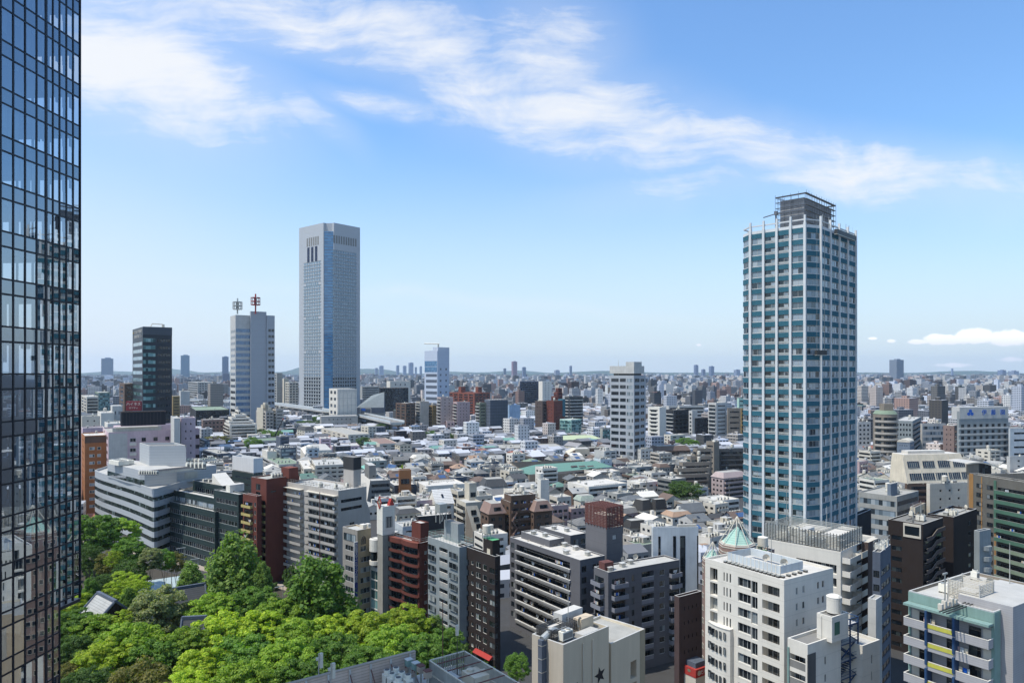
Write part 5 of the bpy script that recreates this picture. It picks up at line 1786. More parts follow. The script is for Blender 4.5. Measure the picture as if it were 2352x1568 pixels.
# ---------------------------------------------------------------- the tall pale tower with the blue glass slot
def opera_tower():
 d = 1250.0
 wm = mat('pale_granite', (.41, .415, .41), amp=.05, streak=.06, rough=.6, lines=.1, lp=6.2)
 b = Bld('office_tower', 'tallest tower, pale grey with a blue glass slot down its corner', 'skyscraper', 687, 754, 827, 509, d, 50, wm, par=0)
 h = b.h
 cl, cr = b.lx(743), b.wx(767)
 rec = 10.0
 mb = MB()
 pts = [(0, b.l), (0, cl), (rec * .55, cl), (cr, rec * .55), (cr, 0), (b.w, 0), (b.w, b.l)]
 mb.prism(pts, 0, h, wm, C['roofgrey'])
 mb.build('wall', b.root)
 # glass slot
 g = MB()
 A, B_ = Vector((rec * .12, cl - .3)), Vector((cr - .3, rec * .12))
 zt = Z(529, d)
 g.poly([(A.x, A.y, 0), (B_.x, B_.y, 0), (B_.x, B_.y, zt), (A.x, A.y, zt)], P('slotglass'))
 g.poly([(A.x, A.y, zt), (B_.x, B_.y, zt), (cr, rec * .5, zt), (rec * .5, cl, zt)], C['midgrey'])
 nr = Vector(((B_ - A).y, -(B_ - A).x)).normalized() * .25
 for z in range(4, int(zt), 5):
  g.poly([(A.x + nr.x, A.y + nr.y, z), (B_.x + nr.x, B_.y + nr.y, z), (B_.x + nr.x, B_.y + nr.y, z + .7), (A.x + nr.x, A.y + nr.y, z + .7)], C['slate'])
 g.build('glass_slot', b.root)
 fh = (1480 - 235) / 46 * .293 * d / F          # floor height as seen
 fh = 27.2 * .293 * d / F
 ztop = Z(571, d)
 nwin = MB()
 for k in range(47):
  z = ztop - k * fh - fh * .2
  if z < 20:
   break
  gl = 'operaglass' if k < 37 else 'glassd'
  for side, u0, u1, n in (('L', .17, .75, 7), ('R', .13, .88, 10)):
   W = b.width(side)
   a, c = u0 * W, u1 * W
   if side == 'L' and k < 3:
    continue
   mb = MB()
   if side == 'L' and k in (9, 19, 29):
    for i in range(6):
     uu = a + (c - a) * (.14 + .75 * i / 6)
     mb.box(uu, uu + (c - a) * .09, -.15, 0, -fh * 1.1, .0, P(gl))
   else:
    for i in range(n):
     p = (c - a) / n
     mb.box(a + p * (i + .14), a + p * (i + .86), -.12, 0, -fh * .62, 0, P(gl))
   mb.box(a - 1, c + 1, -.35, 0, -fh * .82, -fh * .76, C['bluegrey'])
   mb.box(a - 1, c + 1, -.35, 0, fh * .1, fh * .16, C['bluegrey'])
   p = b.fp(side, 0, 0)
   mb.build('window_row', b.root, (p.x, p.y, z), b.frot(side))
 # louvre slots near the top
 for side, u0, u1, n, y0, y1, dark in (('R', .15, .9, 10, 537.5, 556, 'midgrey'), ('L', .26, .70, 6, 537.5, 557.5, 'midgrey'), ('L', .27, .67, 3, 560, 595, 'navy')):
  W = b.width(side)
  mb = MB()
  for i in range(n):
   a = (u0 + (u1 - u0) * (i + .15) / n) * W
   c = (u0 + (u1 - u0) * (i + .75) / n) * W
   mb.box(a, c, -.2, 0, Z(y1, d), Z(y0, d), P(dark))
  p = b.fp(side, 0, 0)
  mb.build('louvre_slot', b.root, (p.x, p.y, 0), b.frot(side))
C['operaglass'] = make_glass('pale_glass', [(0, (.13, .18, .22)), (.5, (.16, .21, .25)), (.8, (.2, .25, .28))], step=4, spec=.7, rough=.12)
C['slotglass'] = make_glass('slot_glass', [(0, (.03, .12, .24)), (.3, (.04, .15, .29)), (.7, (.05, .18, .33))], step=9, spec=.9, rough=.1)
opera_tower()
def twin_mast_tower():
 b = Bld('office_tower', 'blue grey office tower with two roof antenna drums, one red', 'skyscraper', 529, 541, 575, 723, 1000, 33, 'lightgrey', par=0, fh=8.6)
 b.face('L', [('w', .1, .95, .25, .7, dict(fr=None, gl='glassd'))], top=18)
 b.face('R', [('w', .03, .98, .3, .85, dict(fr=None, gl='glassb', to=13)), ('w', .03, .98, .3, .75, dict(fr=None, gl='glassd', **{'from': 14}))], top=18)
 b.finish()
 sm = mat('steel_panel', (.34, .35, .36), rough=.45, amp=.05, streak=.04, lines=.25, lp=8.6)
 for nm, xl, xc, xr, yt, dd in (('core', 574, 576, 612, 714.5, 1006), ('side_bay', 612, 613, 631, 724, 1016)):
  w = Bld(nm, None, None, xl, xc, xr, yt, dd, 33, sm, par=0, fh=8.6, parent=b)
  if nm == 'side_bay':
   w.face('R', [('w', .15, .95, .15, .6, dict(fr=None, gl='glassd', nx=2, gap=.2))], top=16)
  w.finish()
 rb = MB()
 for x, r in ((585, 7.0), (598, 5.0)):
  p = b.wx(x, 0)
  rb.cyl(p, b.wx(600) * 0 + 1.5, 0, b.h - 3, r * .55, sm, 16)
 b.child('rounded_rib', rb.mesh('rounded_rib'), (0, 0, 0))
 for k in range(24):
  mb = MB()
  u = b.wx(591.5)
  mb.box(-1.6, 1.6, -.4, 0, 0, 2.6, P('glassd'))
  mb.build('window', b.root, (u, -1.2, b.h - 24 - k * 8.6))
 for x, yt, ycol, m1, m2 in ((545.5, 693, 712, 'galv', 'offwhite'), (587, 683, 709, 'redpaint', 'white')):
  d = 1006
  a = MB()
  z0, z1 = Z(716, d), Z(yt, d)
  a.tube((0, 0, z0 - 3), (0, 0, z1 + 5), 1.0, C[m1], 6)
  for i, z in enumerate((z1, z1 - 5.2, z1 - 10)):
   for r_ in (6.5,):
    a.cyl(0, 0, z - .9, z, r_, C[m1], 12)
   if i < 2:
    for j in range(12):
     t_ = 2 * pi * j / 12
     a.tube((cos(t_) * 6.2, sin(t_) * 6.2, z - 5.2), (cos(t_) * 6.2, sin(t_) * 6.2, z), .5, C[m2 if j % 2 else m1], 4)
  p = Vector((X(x, d), d)) - Vector((b.C.x, b.C.y))
  a.build('antenna_drum', b.root, (p.x * b.cp + p.y * b.sp, -p.x * b.sp + p.y * b.cp, 0))
twin_mast_tower()
def dark_tower():
 g = mat('dark_cladding', (.016, .021, .028), rough=.4, amp=.05, streak=.02)
 b = Bld('office_tower', 'black office tower with a greenish glazed front corner and a lettered crown', 'skyscraper', 304.5, 328, 395, 750, 640, 36, g, par=0, fh=6.55)
 top = MB()
 z0 = Z(768, 640)
 top.box(0, b.w + .1, -.2, .0, z0, b.h + .1, mat('crown_grey', (.065, .075, .088), amp=.05))
 b.child('crown', top.mesh('crown'), (0, 0, 0))
 b.face('L', [('w', .06, .94, .3, .78, dict(fr=None, gl='glassg'))], top=12)
 b.face('R', [('w', 329, 357, .3, .8, dict(fr=None, gl='glassg', step=2))], top=9)
 b.face('R', [('w', 361, 392, .35, .7, dict(fr=None, gl='glassd', nx=5, gap=.3))], top=9)
 crn = MB()
 z = b.h
 crn.tube((b.w * .3, 6, z), (b.w * .36, 6, z + 3.4), .35, C['offwhite'], 5)
 crn.tube((b.w * .36, 6, z + 3.4), (b.w * .72, 6, z + 3.0), .4, C['offwhite'], 5)
 crn.box(b.w * .7, b.w * .78, 5, 7.5, z, z + 3, C['offwhite'])
 b.child('roof_crane', crn.mesh('roof_crane'), (0, 0, 0))
 for i, tx in enumerate(('住友不動産', '西新宿ビル')):
  me = text_mesh(tx, 3.4, .1, 'lightgrey', 'LEFT')
  W = b.l
  o_ = b.onface('L', 'lettering', me, W * .2, b.h - 3.6 - i * 4.4, .2)
  o_.scale = (W * .72 / 16.8, 1, 1)
 lg = MB()
 lg.cyl(0, 0, -.2, .2, 1.2, C['yellowpanel'], 4)
 me = lg.mesh('emblem')
 me.transform(Matrix.Rotation(pi / 2, 4, 'X'))
 b.onface('L', 'emblem', me, b.l * .09, b.h - 3.8, .3)
 b.finish()
 bal = MB()
 return b
dark_tower()
def silver_tower():
 m = mat('silver_white', (.44, .48, .54), amp=.05, streak=.04, lines=.18, lp=4.3)
 b = Bld('office_tower', 'silver white office tower with dark window bands on its left half and a roof crane', 'skyscraper', 975, 1004.5, 1032, 805, 980, 48, m, par=0, fh=8.0)
 b.face('L', [('w', .12, .97, .25, .75, dict(fr=None, gl='slate', **{'from': 2})), ('w', .02, .98, .05, .98, dict(fr=None, gl='glassb', to=1))], top=14)
 b.face('R', [('w', .2, .34, .4, .75, dict(fr=None, gl='glassd', nx=2)), ('w', .66, .8, .4, .75, dict(fr=None, gl='glassd', nx=2))], top=22)
 b.finish()
 u = Bld('upper_block', None, None, 994, 1006, 1032, 797, 988, 48, m, par=0, parent=b, zb=b.h - 20)
 u.finish()
 c = MB()
 z = u.h
 c.tube((6, 6, z), (6, 6, z + 4), 1.2, C['galv'], 6)
 c.tube((8, 6, z + 5), (-6, 22, z + 5.4), .8, C['galv'], 5)
 u.child('roof_crane', c.mesh('roof_crane'), (0, 0, 0))
silver_tower()
def grey_tower():
 m = mat('tower_grey', (.36, .37, .375), amp=.06, streak=.05)
 b = Bld('residential_tower', 'pale grey residential tower with rows of loggias and a plant screen on its roof', 'skyscraper', 1401.5, 1456, 1483, 862, 600, 52, m, par=0, fh=5.62)
 b.face('L', [('w', .05, .36, .22, .72, dict(fr='framedark', gl='glassd', mull=2)), ('w', .42, .66, .22, .72, dict(fr='framedark', gl='glassd', mull=2)), ('w', .7, .97, .14, .74, dict(fr='frame', gl='glassc', mull=3))], top=1)
 b.face('R', [('w', .07, .45, .18, .72, dict(fr='framedark', gl='glassd', mull=2)), ('w', .55, .88, .2, .7, dict(fr='frame', gl='glassd', mull=2))], top=1)
 b.block('roof_screen', -.4, b.w * .85, -.3, b.l + .3, b.h + 1.6, b.h + 8.0, 'lightgrey', 'roofgrey')
 b.block('core', 2, b.w * .8, 2, b.l * .9, b.h, b.h + 1.7, 'darkgrey')
 b.block('roof_block', b.w * .05, b.w * .7, b.l * .02, b.l * .36, b.h + 8, b.h + 11.5, 'lightgrey')
 b.mast(.1, .7, 13, .25)
 b.mast(.8, .1, 13, .25)
 b.finish()
grey_tower()
# ---------------------------------------------------------------- middle distance, building by building
FOOT = []          # occupied ground: keeps the small houses out
rngm = random.Random(21)
def fac(code, wall):
 if not code:
  return []
 out = []
 for c in code.split('+'):
  t, a = c[0], c[1:]
  if t == 'g':      # grid of windows, n columns
   n = int(a or 4)
   out.append(('w', .06, .94, .32, .78, dict(nx=n, gap=.45, fr=None, gl='glass')))
  elif t == 'd':    # dark square windows
   out.append(('w', .06, .94, .3, .72, dict(nx=int(a or 4), gap=.5, fr=None, gl='glassd')))
  elif t == 's':    # few small windows
   out.append(('w', .15, .85, .4, .66, dict(nx=int(a or 2), gap=.78, fr=None, gl='glassd')))
  elif t == 'r':    # ribbon
   out.append(('w', .03, .97, .32, .8, dict(fr=None, gl='glassd')))
  elif t == 'R':    # bright ribbon
   out.append(('w', .03, .97, .25, .8, dict(fr=None, gl='glassc')))
  elif t == 'G':    # all glass
   out.append(('w', .02, .98, .06, .96, dict(fr=None, gl='glassg')))
  elif t == 'B':    # black glazing
   out.append(('w', .01, .99, .1, .95, dict(fr=None, gl='glassd')))
  elif t == 'b':    # long balconies
   out.append(('b', .03, .97, .02, .98, dict(p=1.3, fr=None, gl='glassd', pm=wall)))
  elif t == 'w':    # white balconies
   out.append(('b', .05, .95, .02, .98, dict(p=1.3, fr=None, gl='glassd', pm='lightgrey')))
  elif t == 'n':
   out.append(('b', .03, .97, .02, .98, dict(p=.35, fr=None, gl='glassd', pm=wall, nx=int(a or 3), gap=.25)))
  elif t == 'z':    # slanted stair flights
   out.append(('w', .25, .75, .1, .6, dict(fr=None, gl='glassd')))
 return out
def M(name, label, cat, xl, xc, xr, yt, yb, phi, wall, L='', R='', fh=3.2, roof='rooflight', par=.6, top=.9, clut=2, group=None, parent=None, stair=None, tank=None, **kw):
 d = gd(yb)
 b = Bld(name, label, cat, xl, xc, xr, yt, d, phi, wall, group=group, fh=fh, par=par, roof=roof, parent=parent, **kw)
 b.face('L', fac(L, wall), top=top)
 b.face('R', fac(R, wall), top=top)
 if stair:
  stairbox(b, stair[0], stair[1], b.w * .28, b.l * .28, stair[2], stair[3] if len(stair) > 3 else wall)
 if clut:
  rooftop_clutter(b, rngm, clut, tank)
 if parent is None:
  FOOT.append((b.C.x, b.C.y, b.phi, b.w, b.l))
 b.finish()
 return b
AB, OB = 'apartment building', 'office building'
N_A, N_O = 'apartment_building', 'office_building'
# --- far left, beyond the curved office
h = M('hotel', 'pink hotel block with a grey end wall and square dark windows', 'hotel', 236, 249, 410, 996, 1190, 20, 'pink', 'd3', '', 4.0, par=.8, clut=0, roof='roofgrey')
h.onface('R', 'end_panel', panel_mesh(h.wx(293) - .2, h.h, 'lightgrey', None, .1), .1, 0, .06)
for k in range(7):
 for x in (303, 330, 357, 384, 404):
  big = x == 303
  h.onface('R', 'window', window_mesh(3.0 if big else 2.1, 2.1, 'lightgrey' if big else 'darkmetal', 'glassd', True), h.wx(x) - 1, h.h - 5 - k * 5.6, .03)
  if big:
   h.onface('R', 'balcony', panel_mesh(3.4, 1.5, 'white', None, .3), h.wx(x) - 1.2, h.h - 7 - k * 5.6, .2)
w2 = M('side_wing', None, None, 405, 407, 458, 988, 1182, 20, 'pink', '', '', 4, parent=h, clut=0)
for k in range(7):
 for x in (417, 430, 443, 453):
  w2.onface('R', 'window', window_mesh(2.1, 2.1, 'darkmetal', 'glassd', True), w2.wx(x) - 1, w2.h - 5 - k * 5.6, .03)
mbx = MB()
mbx.box(h.w * .1, h.w * .98, 4, 15, h.h, h.h + 3.5, C['pink'])
mbx.box(h.w * .06, h.w * .75, 1.5, 3.2, h.h + .8, h.h + 3, C['galv'])
mbx.tube((h.w * .1, 1.2, h.h + 3), (h.w * .7, 1.2, h.h + 3), .5, C['offwhite'], 8)
h.child('roof_plant', mbx.mesh('roof_plant'), (0, 0, 0))
zz0, zz1 = Z(974, 415), Z(942, 415)
bb = MB()
bb.box(h.wx(281), h.wx(384), 6, 13, zz0, zz1, C['black'])
bb.box(h.wx(281) - .1, h.wx(384) + .1, 5.9, 6.2, zz1 - .4, zz1 + .1, C['brown'])
for i in range(12):
 xx = h.wx(284 + i * 8)
 bb.box(xx, xx + .3, 5.85, 6, zz0, zz1, C['charcoal'])
h.child('roof_billboard', bb.mesh('roof_billboard'), (0, 0, 0))
M('tank_tower', None, None, 392, 400, 414, 963, 1200, 20, 'lightgrey', '', '', 4, parent=h, clut=0)
M('stair_house', None, None, 412, 416, 449, 962, 1188, 20, 'pink', '', 's2', 4, parent=h, clut=1)
ora = M(N_A, 'orange brick building squeezed between the glass tower and the pink hotel', AB, 187, 195, 262, 1003, 1185, 14, 'orange', 's3', '', 3.6, roof='roofwhite', clut=1)
for k in range(9):
 for x in (210, 228):
  ora.onface('R', 'window', window_mesh(2.6 if x == 210 else 1.8, 1.7, 'cream', 'glassc', True), ora.wx(x) - 1, ora.h - 7.5 - k * 4.0, .03)
ora.block('brown_crown', -.1, ora.w, -.12, 0, ora.h - 3.5, ora.h, 'brown')
M(N_O, 'white stepped building with a grey roof plant beside the glass tower edge', 'building', 184, 188, 230, 958, 1130, 12, 'offwhite', '', 's2', 3.6, clut=3)
t_ = M(N_A, 'white block with a water tank on legs left of the red katakana sign', 'building', 224, 232, 262, 950, 1105, 18, 'white', '', '', 3.6, clut=0, tank=False)
t_.put('water_tank', tank_mesh(), .4, .3)
M(N_A, 'grey white slab with two little windows left of the red katakana sign', 'building', 254, 258, 281, 932, 1100, 18, 'lightgrey', '', 's2', 9, par=0, clut=0)
M(N_O, 'round white tank house in front of the black billboard', 'building', 240, 247, 282, 975, 1140, 18, 'white', '', '', 4, clut=2)
M(N_A, 'white house block with one barred window left of the orange brick building', 'building', 186, 190, 240, 985, 1160, 14, 'pink', '', 's1', 8, clut=1)
# red sign with katakana lettering
sg = M('sign_building', 'narrow brown apartment tower with slanted stairs carrying the red sign', AB, 274, 286, 309, 882, 1045, 30, 'brown', 'z', 'z', 4.2, clut=0)
dsg = 560.0
zb, zt = Z(943, dsg), Z(921, dsg)
s = MB()
s.box(0, 1, 0, 1, 0, 1, C['rust'])
ex, ey = X(289, dsg), dsg
wsg = X(321, dsg) - ex
rs = empty('roof_sign', (ex, ey, 0), rad(6), 'red roof sign with white katakana above the black billboard', 'sign')
s = MB()
s.box(0, wsg, 0, 3.2, zb, zt, C['redpaint2'] if 'redpaint2' in C else mat('sign_red', (.2, .025, .03), amp=.06))
for x in (.6, wsg - .6):
 s.tube((x, 1.6, 0), (x, 1.6, zb), .4, C['darkmetal'], 5)
s.build('sign_board', rs)
for tx, sz, f in (('ハイネス', 2.75, .68), ('ロフティ', 1.7, .28)):
 place('lettering', text_mesh(tx, sz, .06, 'white'), rs, (wsg * .53, -.08, zb + (zt - zb) * f), 0)
# --- behind, left of the two-mast tower
M(N_O, 'teal glass cube building left of the black tower', OB, 218, 226, 252, 902, 960, 30, 'greenpale', 'r', 'G', 7, clut=1)
M(N_O, 'grey office with a darker glazed front behind the elevated road', OB, 432, 454, 498, 878, 930, 35, 'grey', 'r', 'd6', 5.5, clut=4)
M(N_A, 'ochre brick building right behind the black tower', AB, 393, 397, 413, 910, 975, 25, 'ochre', '', 's1', 4.5, clut=0)
M(N_O, 'white cube on a grey shaft beside the elevated road', 'building', 411, 415, 436, 899, 955, 25, 'lightgrey', '', '', 5, clut=1)
M(N_A, 'white slab behind the lower left of the black tower', AB, 187, 199, 226, 912, 985, 30, 'offwhite', 'n2', 'b', 4.5)
M(N_O, 'flat white warehouse with blue grey roof beside the glass tower edge', 'building', 184, 186, 248, 948, 985, 20, 'paleblue', '', '', 4, clut=0, roof='roofgrey')
M(N_O, 'brown brick office block behind the pink hotel', OB, 447, 466, 516, 965, 1010, 28, 'brickpink', 'd2', 'd5', 4.8, clut=3)
M(N_O, 'dark low hall with a pale roof beside the foot of the two-mast tower', 'hall', 437, 450, 527, 943, 985, 25, 'charcoal', '', 'B', 4.5, roof='greenpale', clut=1)
wt = M(N_A, 'white terraced apartment block stepping up in front of the two-mast tower', AB, 514, 528, 590, 976, 1015, 30, 'white', 'b', 'b', 3.7, clut=1)
for i, (a, c, yt) in enumerate(((518, 583, 968), (524, 574, 960), (532, 566, 953), (540, 552, 943))):
 M('upper_step', None, None, a, a + 8, c, yt, 1012 - i * 1.2, 30, 'white', 'b', 'b', 3.7, clut=1, parent=wt)
tt = M(N_A, 'tan terraced apartment tower with a stepped top beside the elevated road', AB, 588, 611, 628, 945, 998, 40, 'beige', 'n3', 'n2', 4.2, clut=0)
tt.wall = 'beige'
for a, bb_, c, yt in ((590, 604, 624, 938), (599, 609, 619, 931), (604, 609, 615, 925.5)):
 M('upper_step', None, None, a, bb_, c, yt, 997, 40, 'paleyellow', '', '', 4.2, clut=0, parent=tt)
M('side_tower', None, None, 626, 634, 651, 940, 996, 40, 'beige', 'w', 's1', 4.2, clut=1, parent=tt)
M(N_A, 'slim grey apartment tower just right of the two-mast tower', AB, 630, 636, 649, 857, 945, 30, 'grey', 'z', 's2', 5.2, clut=0)
M(N_A, 'cream gabled tower between the two-mast tower and the tallest tower', AB, 649, 652, 663, 870, 942, 30, 'cream', '', '', 5)
M(N_A, 'beige balcony block left of the foot of the tallest tower', AB, 655, 664, 686, 878, 946, 35, 'offwhite', 'n2', 'n3', 5)
# --- around the tallest tower
wsq = M(N_O, 'white square panelled building standing before the foot of the tallest tower', OB, 756, 775, 819.5, 893, 984, 30, 'white', 'g2', '', 9.5, clut=0, par=0)
wsq.wall = 'white'
gm = MB()
for i in range(5):
 x = wsq.w * (.08 + i * .21)
 gm.box(x, x + .5, -.3, 0, 8, wsq.h - 6, C['lightgrey'])
for i in range(5):
 gm.box(0, wsq.w, -.3, 0, 12 + i * 10, 12.5 + i * 10, C['lightgrey'])
for i in range(13):
 gm.box(wsq.w * i / 13, wsq.w * i / 13 + .5, -.2, 0, wsq.h - 6, wsq.h + .2, C['lightgrey'])
wsq.child('panel_grid', gm.mesh('panel_grid'), (0, 0, 0))
M('podium', None, None, 723, 738, 822, 957, 990, 12, 'grey', 's2', 's6', 6, clut=1, parent=wsq)
# theatre with a long blue sloping roof
d = 1060.0
tr = empty('theatre', (X(818, d), d, 0), rad(8), 'blue grey theatre with a steep sloping roof right of the tallest tower', 'theatre')
mb = MB()
wth = X(878, d) - X(815, d)
z1, z2 = Z(936, d), Z(910, d)
mb.prism([(0, 0), (wth, 0), (wth, 45), (0, 45)], 0, z1 - 8, C['grey'])
mb.prism([(0, -.5), (wth, -.5), (wth, 45), (0, 45)], z1 - 8, z1, C['slate'])
mb.build('wall', tr)
mb = MB()
mb.poly([(0, -.6, z1), (wth, -.6, z1), (wth, 12, z2 + 6), (wth * .55, 12, z2 + 1)], C['bluegrey'])
mb.poly([(0, -.6, z1), (wth * .55, 12, z2 + 1), (wth * .5, 45, z1), (0, 45, z1)], C['slate'])
mb.poly([(wth * .55, 12, z2 + 1), (wth, 12, z2 + 6), (wth, 45, z1), (wth * .5, 45, z1)], C['midgrey'])
mb.poly([(wth, -.6, z1), (wth, 45, z1), (wth, 12, z2 + 6)], C['slate'])
mb.build('roof', tr)
M(N_O, 'black glazed office cube right of the theatre', OB, 870, 873, 938, 891, 960, 10, 'black', '', 'B', 4.6, par=.3, clut=0, roof='roofdark')
M(N_O, 'white office with a dark vertical slot behind the black glazed cube', OB, 888, 896, 943, 876, 945, 18, 'white', '', 's3', 11, clut=2)
M(N_O, 'long grey block behind the theatre', OB, 826, 832, 870, 888, 935, 20, 'grey', '', 'r', 5, clut=2)
# --- brick and beige cluster
M(N_A, 'brown twin block with white dotted balconies beside the black glazed cube', AB, 909, 932, 954, 927, 992, 40, 'brown', 'n2', 'n2', 4.0, clut=2)
M(N_A, 'narrow beige block with a blank side wall, right of the brown twin block', AB, 955, 965, 985, 923, 990, 30, 'beige', 'w', '', 4.0, clut=1)
M(N_A, 'ochre brick block with a low front terrace', AB, 984, 993, 1003, 932, 989, 40, 'ochre', 'n2', 's2', 4.0, clut=1)
M(N_A, 'grey pink slab with white stacked balconies on its left edge', AB, 1004, 1013, 1041, 913, 992, 25, 'mauve', 'w', 's2', 4.2, clut=3)
M(N_A, 'beige pink slab in front of the red brick complex', AB, 1041, 1050, 1079.5, 924, 993, 25, 'rose', 'w', 's3', 4.2, clut=2)
M('annex', 'small pink annex with two dark windows below the grey pink slab', 'building', 1024, 1026, 1044, 968, 993, 10, 'rose', '', 'd2', 5, clut=0)
rd = M(N_A, 'large red brick complex with two lift towers', AB, 1028, 1090, 1126, 903, 965, 45, 'brick', 'n5', 'n4', 4.4, clut=0, roof='brick')
for a, bb_, c, yt in ((1053, 1059, 1069, 889), (1092, 1098, 1107, 889)):
 M('lift_tower', None, None, a, bb_, c, yt, 960, 45, 'brick', '', 's1', 5, clut=0, parent=rd, roof='brick')
M(N_A, 'olive grey slab with pale balconies left of the netted scaffold block', AB, 1093, 1102, 1116, 926, 996, 30, 'olive', 'w', 's1', 4.2, clut=1)
sc_ = M('scaffolded_building', 'block wrapped in dark scaffold netting', 'building', 1113, 1126, 1166, 918, 997, 28, 'slate', '', '', 4.2, clut=0, par=0)
gm = MB()
for z in range(0, int(sc_.h), 4):
 gm.box(-.2, sc_.w + .2, -.25, -.12, z, z + .35, C['charcoal'])
 gm.box(-.25, -.12, 0, sc_.l, z, z + .35, C['charcoal'])
for i in range(12):
 gm.box(sc_.w * i / 11 - .15, sc_.w * i / 11 + .15, -.3, -.2, 0, sc_.h + 2, C['darkmetal'])
sc_.child('scaffold', gm.mesh('scaffold'), (0, 0, 0))
M('sheeted_building', 'block covered with pale blue construction sheets', 'building', 1165, 1170, 1195, 931, 980, 25, 'bluesheet', '', '', 6, clut=1)
bl = M('billboard_building', 'block carrying a dark billboard with red three diamond emblems', 'building', 983, 988, 1012, 918, 960, 12, 'rose', '', 's2', 5, clut=0)
zz0, zz1 = Z(913, gd(960)), Z(893.5, gd(960))
bb = MB()
bb.box(bl.wx(986), bl.wx(1010), 1, 2, zz0, zz1, C['black'])
o_ = bl.child('billboard', bb.mesh('billboard'), (0, 0, 0))
for fx in (.2, .68):
 em = MB()
 cx = bl.wx(986) + (bl.wx(1010) - bl.wx(986)) * fx + .6
 cz = zz0 + (zz1 - zz0) * .52
 r = (zz1 - zz0) * .16
 for a in (90, 210, 330):
  t0 = rad(a)
  ax = Vector((cos(t0), sin(t0)))
  px = Vector((-ax.y, ax.x)) * .577
  pts = [Vector((0, 0)), ax * r + px * r, ax * 2 * r, ax * r - px * r]
  em.poly([(cx + p.x, .92, cz + p.y) for p in pts], C['redpaint'])
 bl.child('emblem', em.mesh('emblem'), (0, 0, 0))
# --- navy and white pair, brown towers behind
M(N_A, 'navy banded block with a white side beside the white office', AB, 1194, 1236, 1240, 876, 938, 60, 'navy', 'b', '', 4.6, clut=1)
M(N_O, 'white office block right of the navy banded block', OB, 1237, 1246, 1267, 876, 940, 25, 'white', '', 's2', 5, clut=0)
M(N_A, 'left dark brown slab of the far brown pair', AB, 1276, 1284, 1304, 880, 915, 30, 'darkbrown2', 's1', 's3', 4.6, clut=0)
M(N_A, 'right brown slab of the far brown pair', AB, 1304, 1312, 1330, 877, 922, 30, 'darkbrown2', 's1', 's3', 4.6, clut=0)
M(N_A, 'brown slab with a zigzag outside stair beside the dark red stepped tower', AB, 1229, 1246, 1256, 922, 1000, 45, 'brownwall', 's2', 'z', 4.3, clut=1)
rdt = M(N_A, 'dark red stepped tower with a teal roof flank', AB, 1255, 1272, 1297, 921, 1001, 40, 'redbrown', 's2', 's4', 4.2, clut=1)
for a, bb_, c, yt in ((1266, 1276, 1292, 911), (1272, 1280, 1292, 902), (1276, 1282, 1291, 892)):
 M('upper_step', None, None, a, bb_, c, yt, 997, 40, 'redbrown', 's1', 's1', 4.2, clut=0, parent=rdt)
tl = MB()
tl.box(rdt.w * .8, rdt.w * 1.04, -.4, rdt.l * .6, rdt.h * .55, rdt.h + 2.2, C['teal'])
rdt.child('roof_flank', tl.mesh('roof_flank'), (0, 0, 0))
M(N_A, 'grey block with pale stacked balconies and dark stripes, right of the dark red stepped tower', AB, 1297, 1307, 1339, 911, 990, 28, 'darkgrey', 'w', 'w', 4.3, clut=1)
M(N_O, 'green glass cube below the dark red stepped tower', OB, 1286, 1312, 1335, 964, 1005, 45, 'palegreen', 'G', 'G', 4.2, clut=1, par=.3)
# --- right of the pale residential tower
M(N_O, 'low grey green office at the left foot of the pale residential tower', OB, 1378, 1384, 1402, 985, 1018, 20, 'grey', '', 'G', 5, clut=1)
M(N_A, 'white block with an outside stair right of the pale residential tower', AB, 1488, 1515, 1530, 936, 1018, 45, 'white', 'z+s1', '', 4.4, clut=1)
M(N_A, 'dark striped block with white fins and glazed balconies', AB, 1530, 1548, 1588, 942, 1012, 30, 'charcoal', 'w', 'd4+b', 4.4, clut=1)
M(N_O, 'wide grey office roof behind the dark striped block', OB, 1530, 1536, 1618, 933, 985, 12, 'lightgrey', '', 'r', 5, clut=2)
M(N_O, 'black office block with tiny square windows', OB, 1594, 1598, 1629, 961, 1013, 14, 'black', '', 'd4', 4.6, clut=0)
M('fin', 'pale grey fin shaped block on the left of the black office block', 'building', 1582, 1590, 1602, 944, 1013, 30, 'lightgrey', 'z', '', 4.4, clut=0)
M(N_A, 'grey tower with pale stacked balconies on its left side', AB, 1627, 1645, 1669, 926, 1018, 32, 'lightgrey', 'w', 's1', 4.4, clut=2)
bm = M(N_A, 'windowless brown wall building left of the teal tower', AB, 1670, 1672, 1702, 938, 1018, 8, 'taupe', '', 's1', 6, clut=1)
M('side_block', None, None, 1702, 1703, 1712, 938, 1020, 14, 'ochre', '', 'n1', 4.4, clut=0, parent=bm)
M(N_O, 'pale green roofed tower house above the windowless brown wall', 'building', 1693, 1697, 1712, 915, 985, 20, 'palegreen', '', 's1', 6, clut=0)
# --- right edge, middle distance
sp = 'spread far right of the teal tower'
M(N_A, 'grey white apartment block against the right side of the teal tower', AB, 1966, 1970, 2000, 970, 1042, 10, 'lightgrey', '', 'd3', 4.2, clut=1)
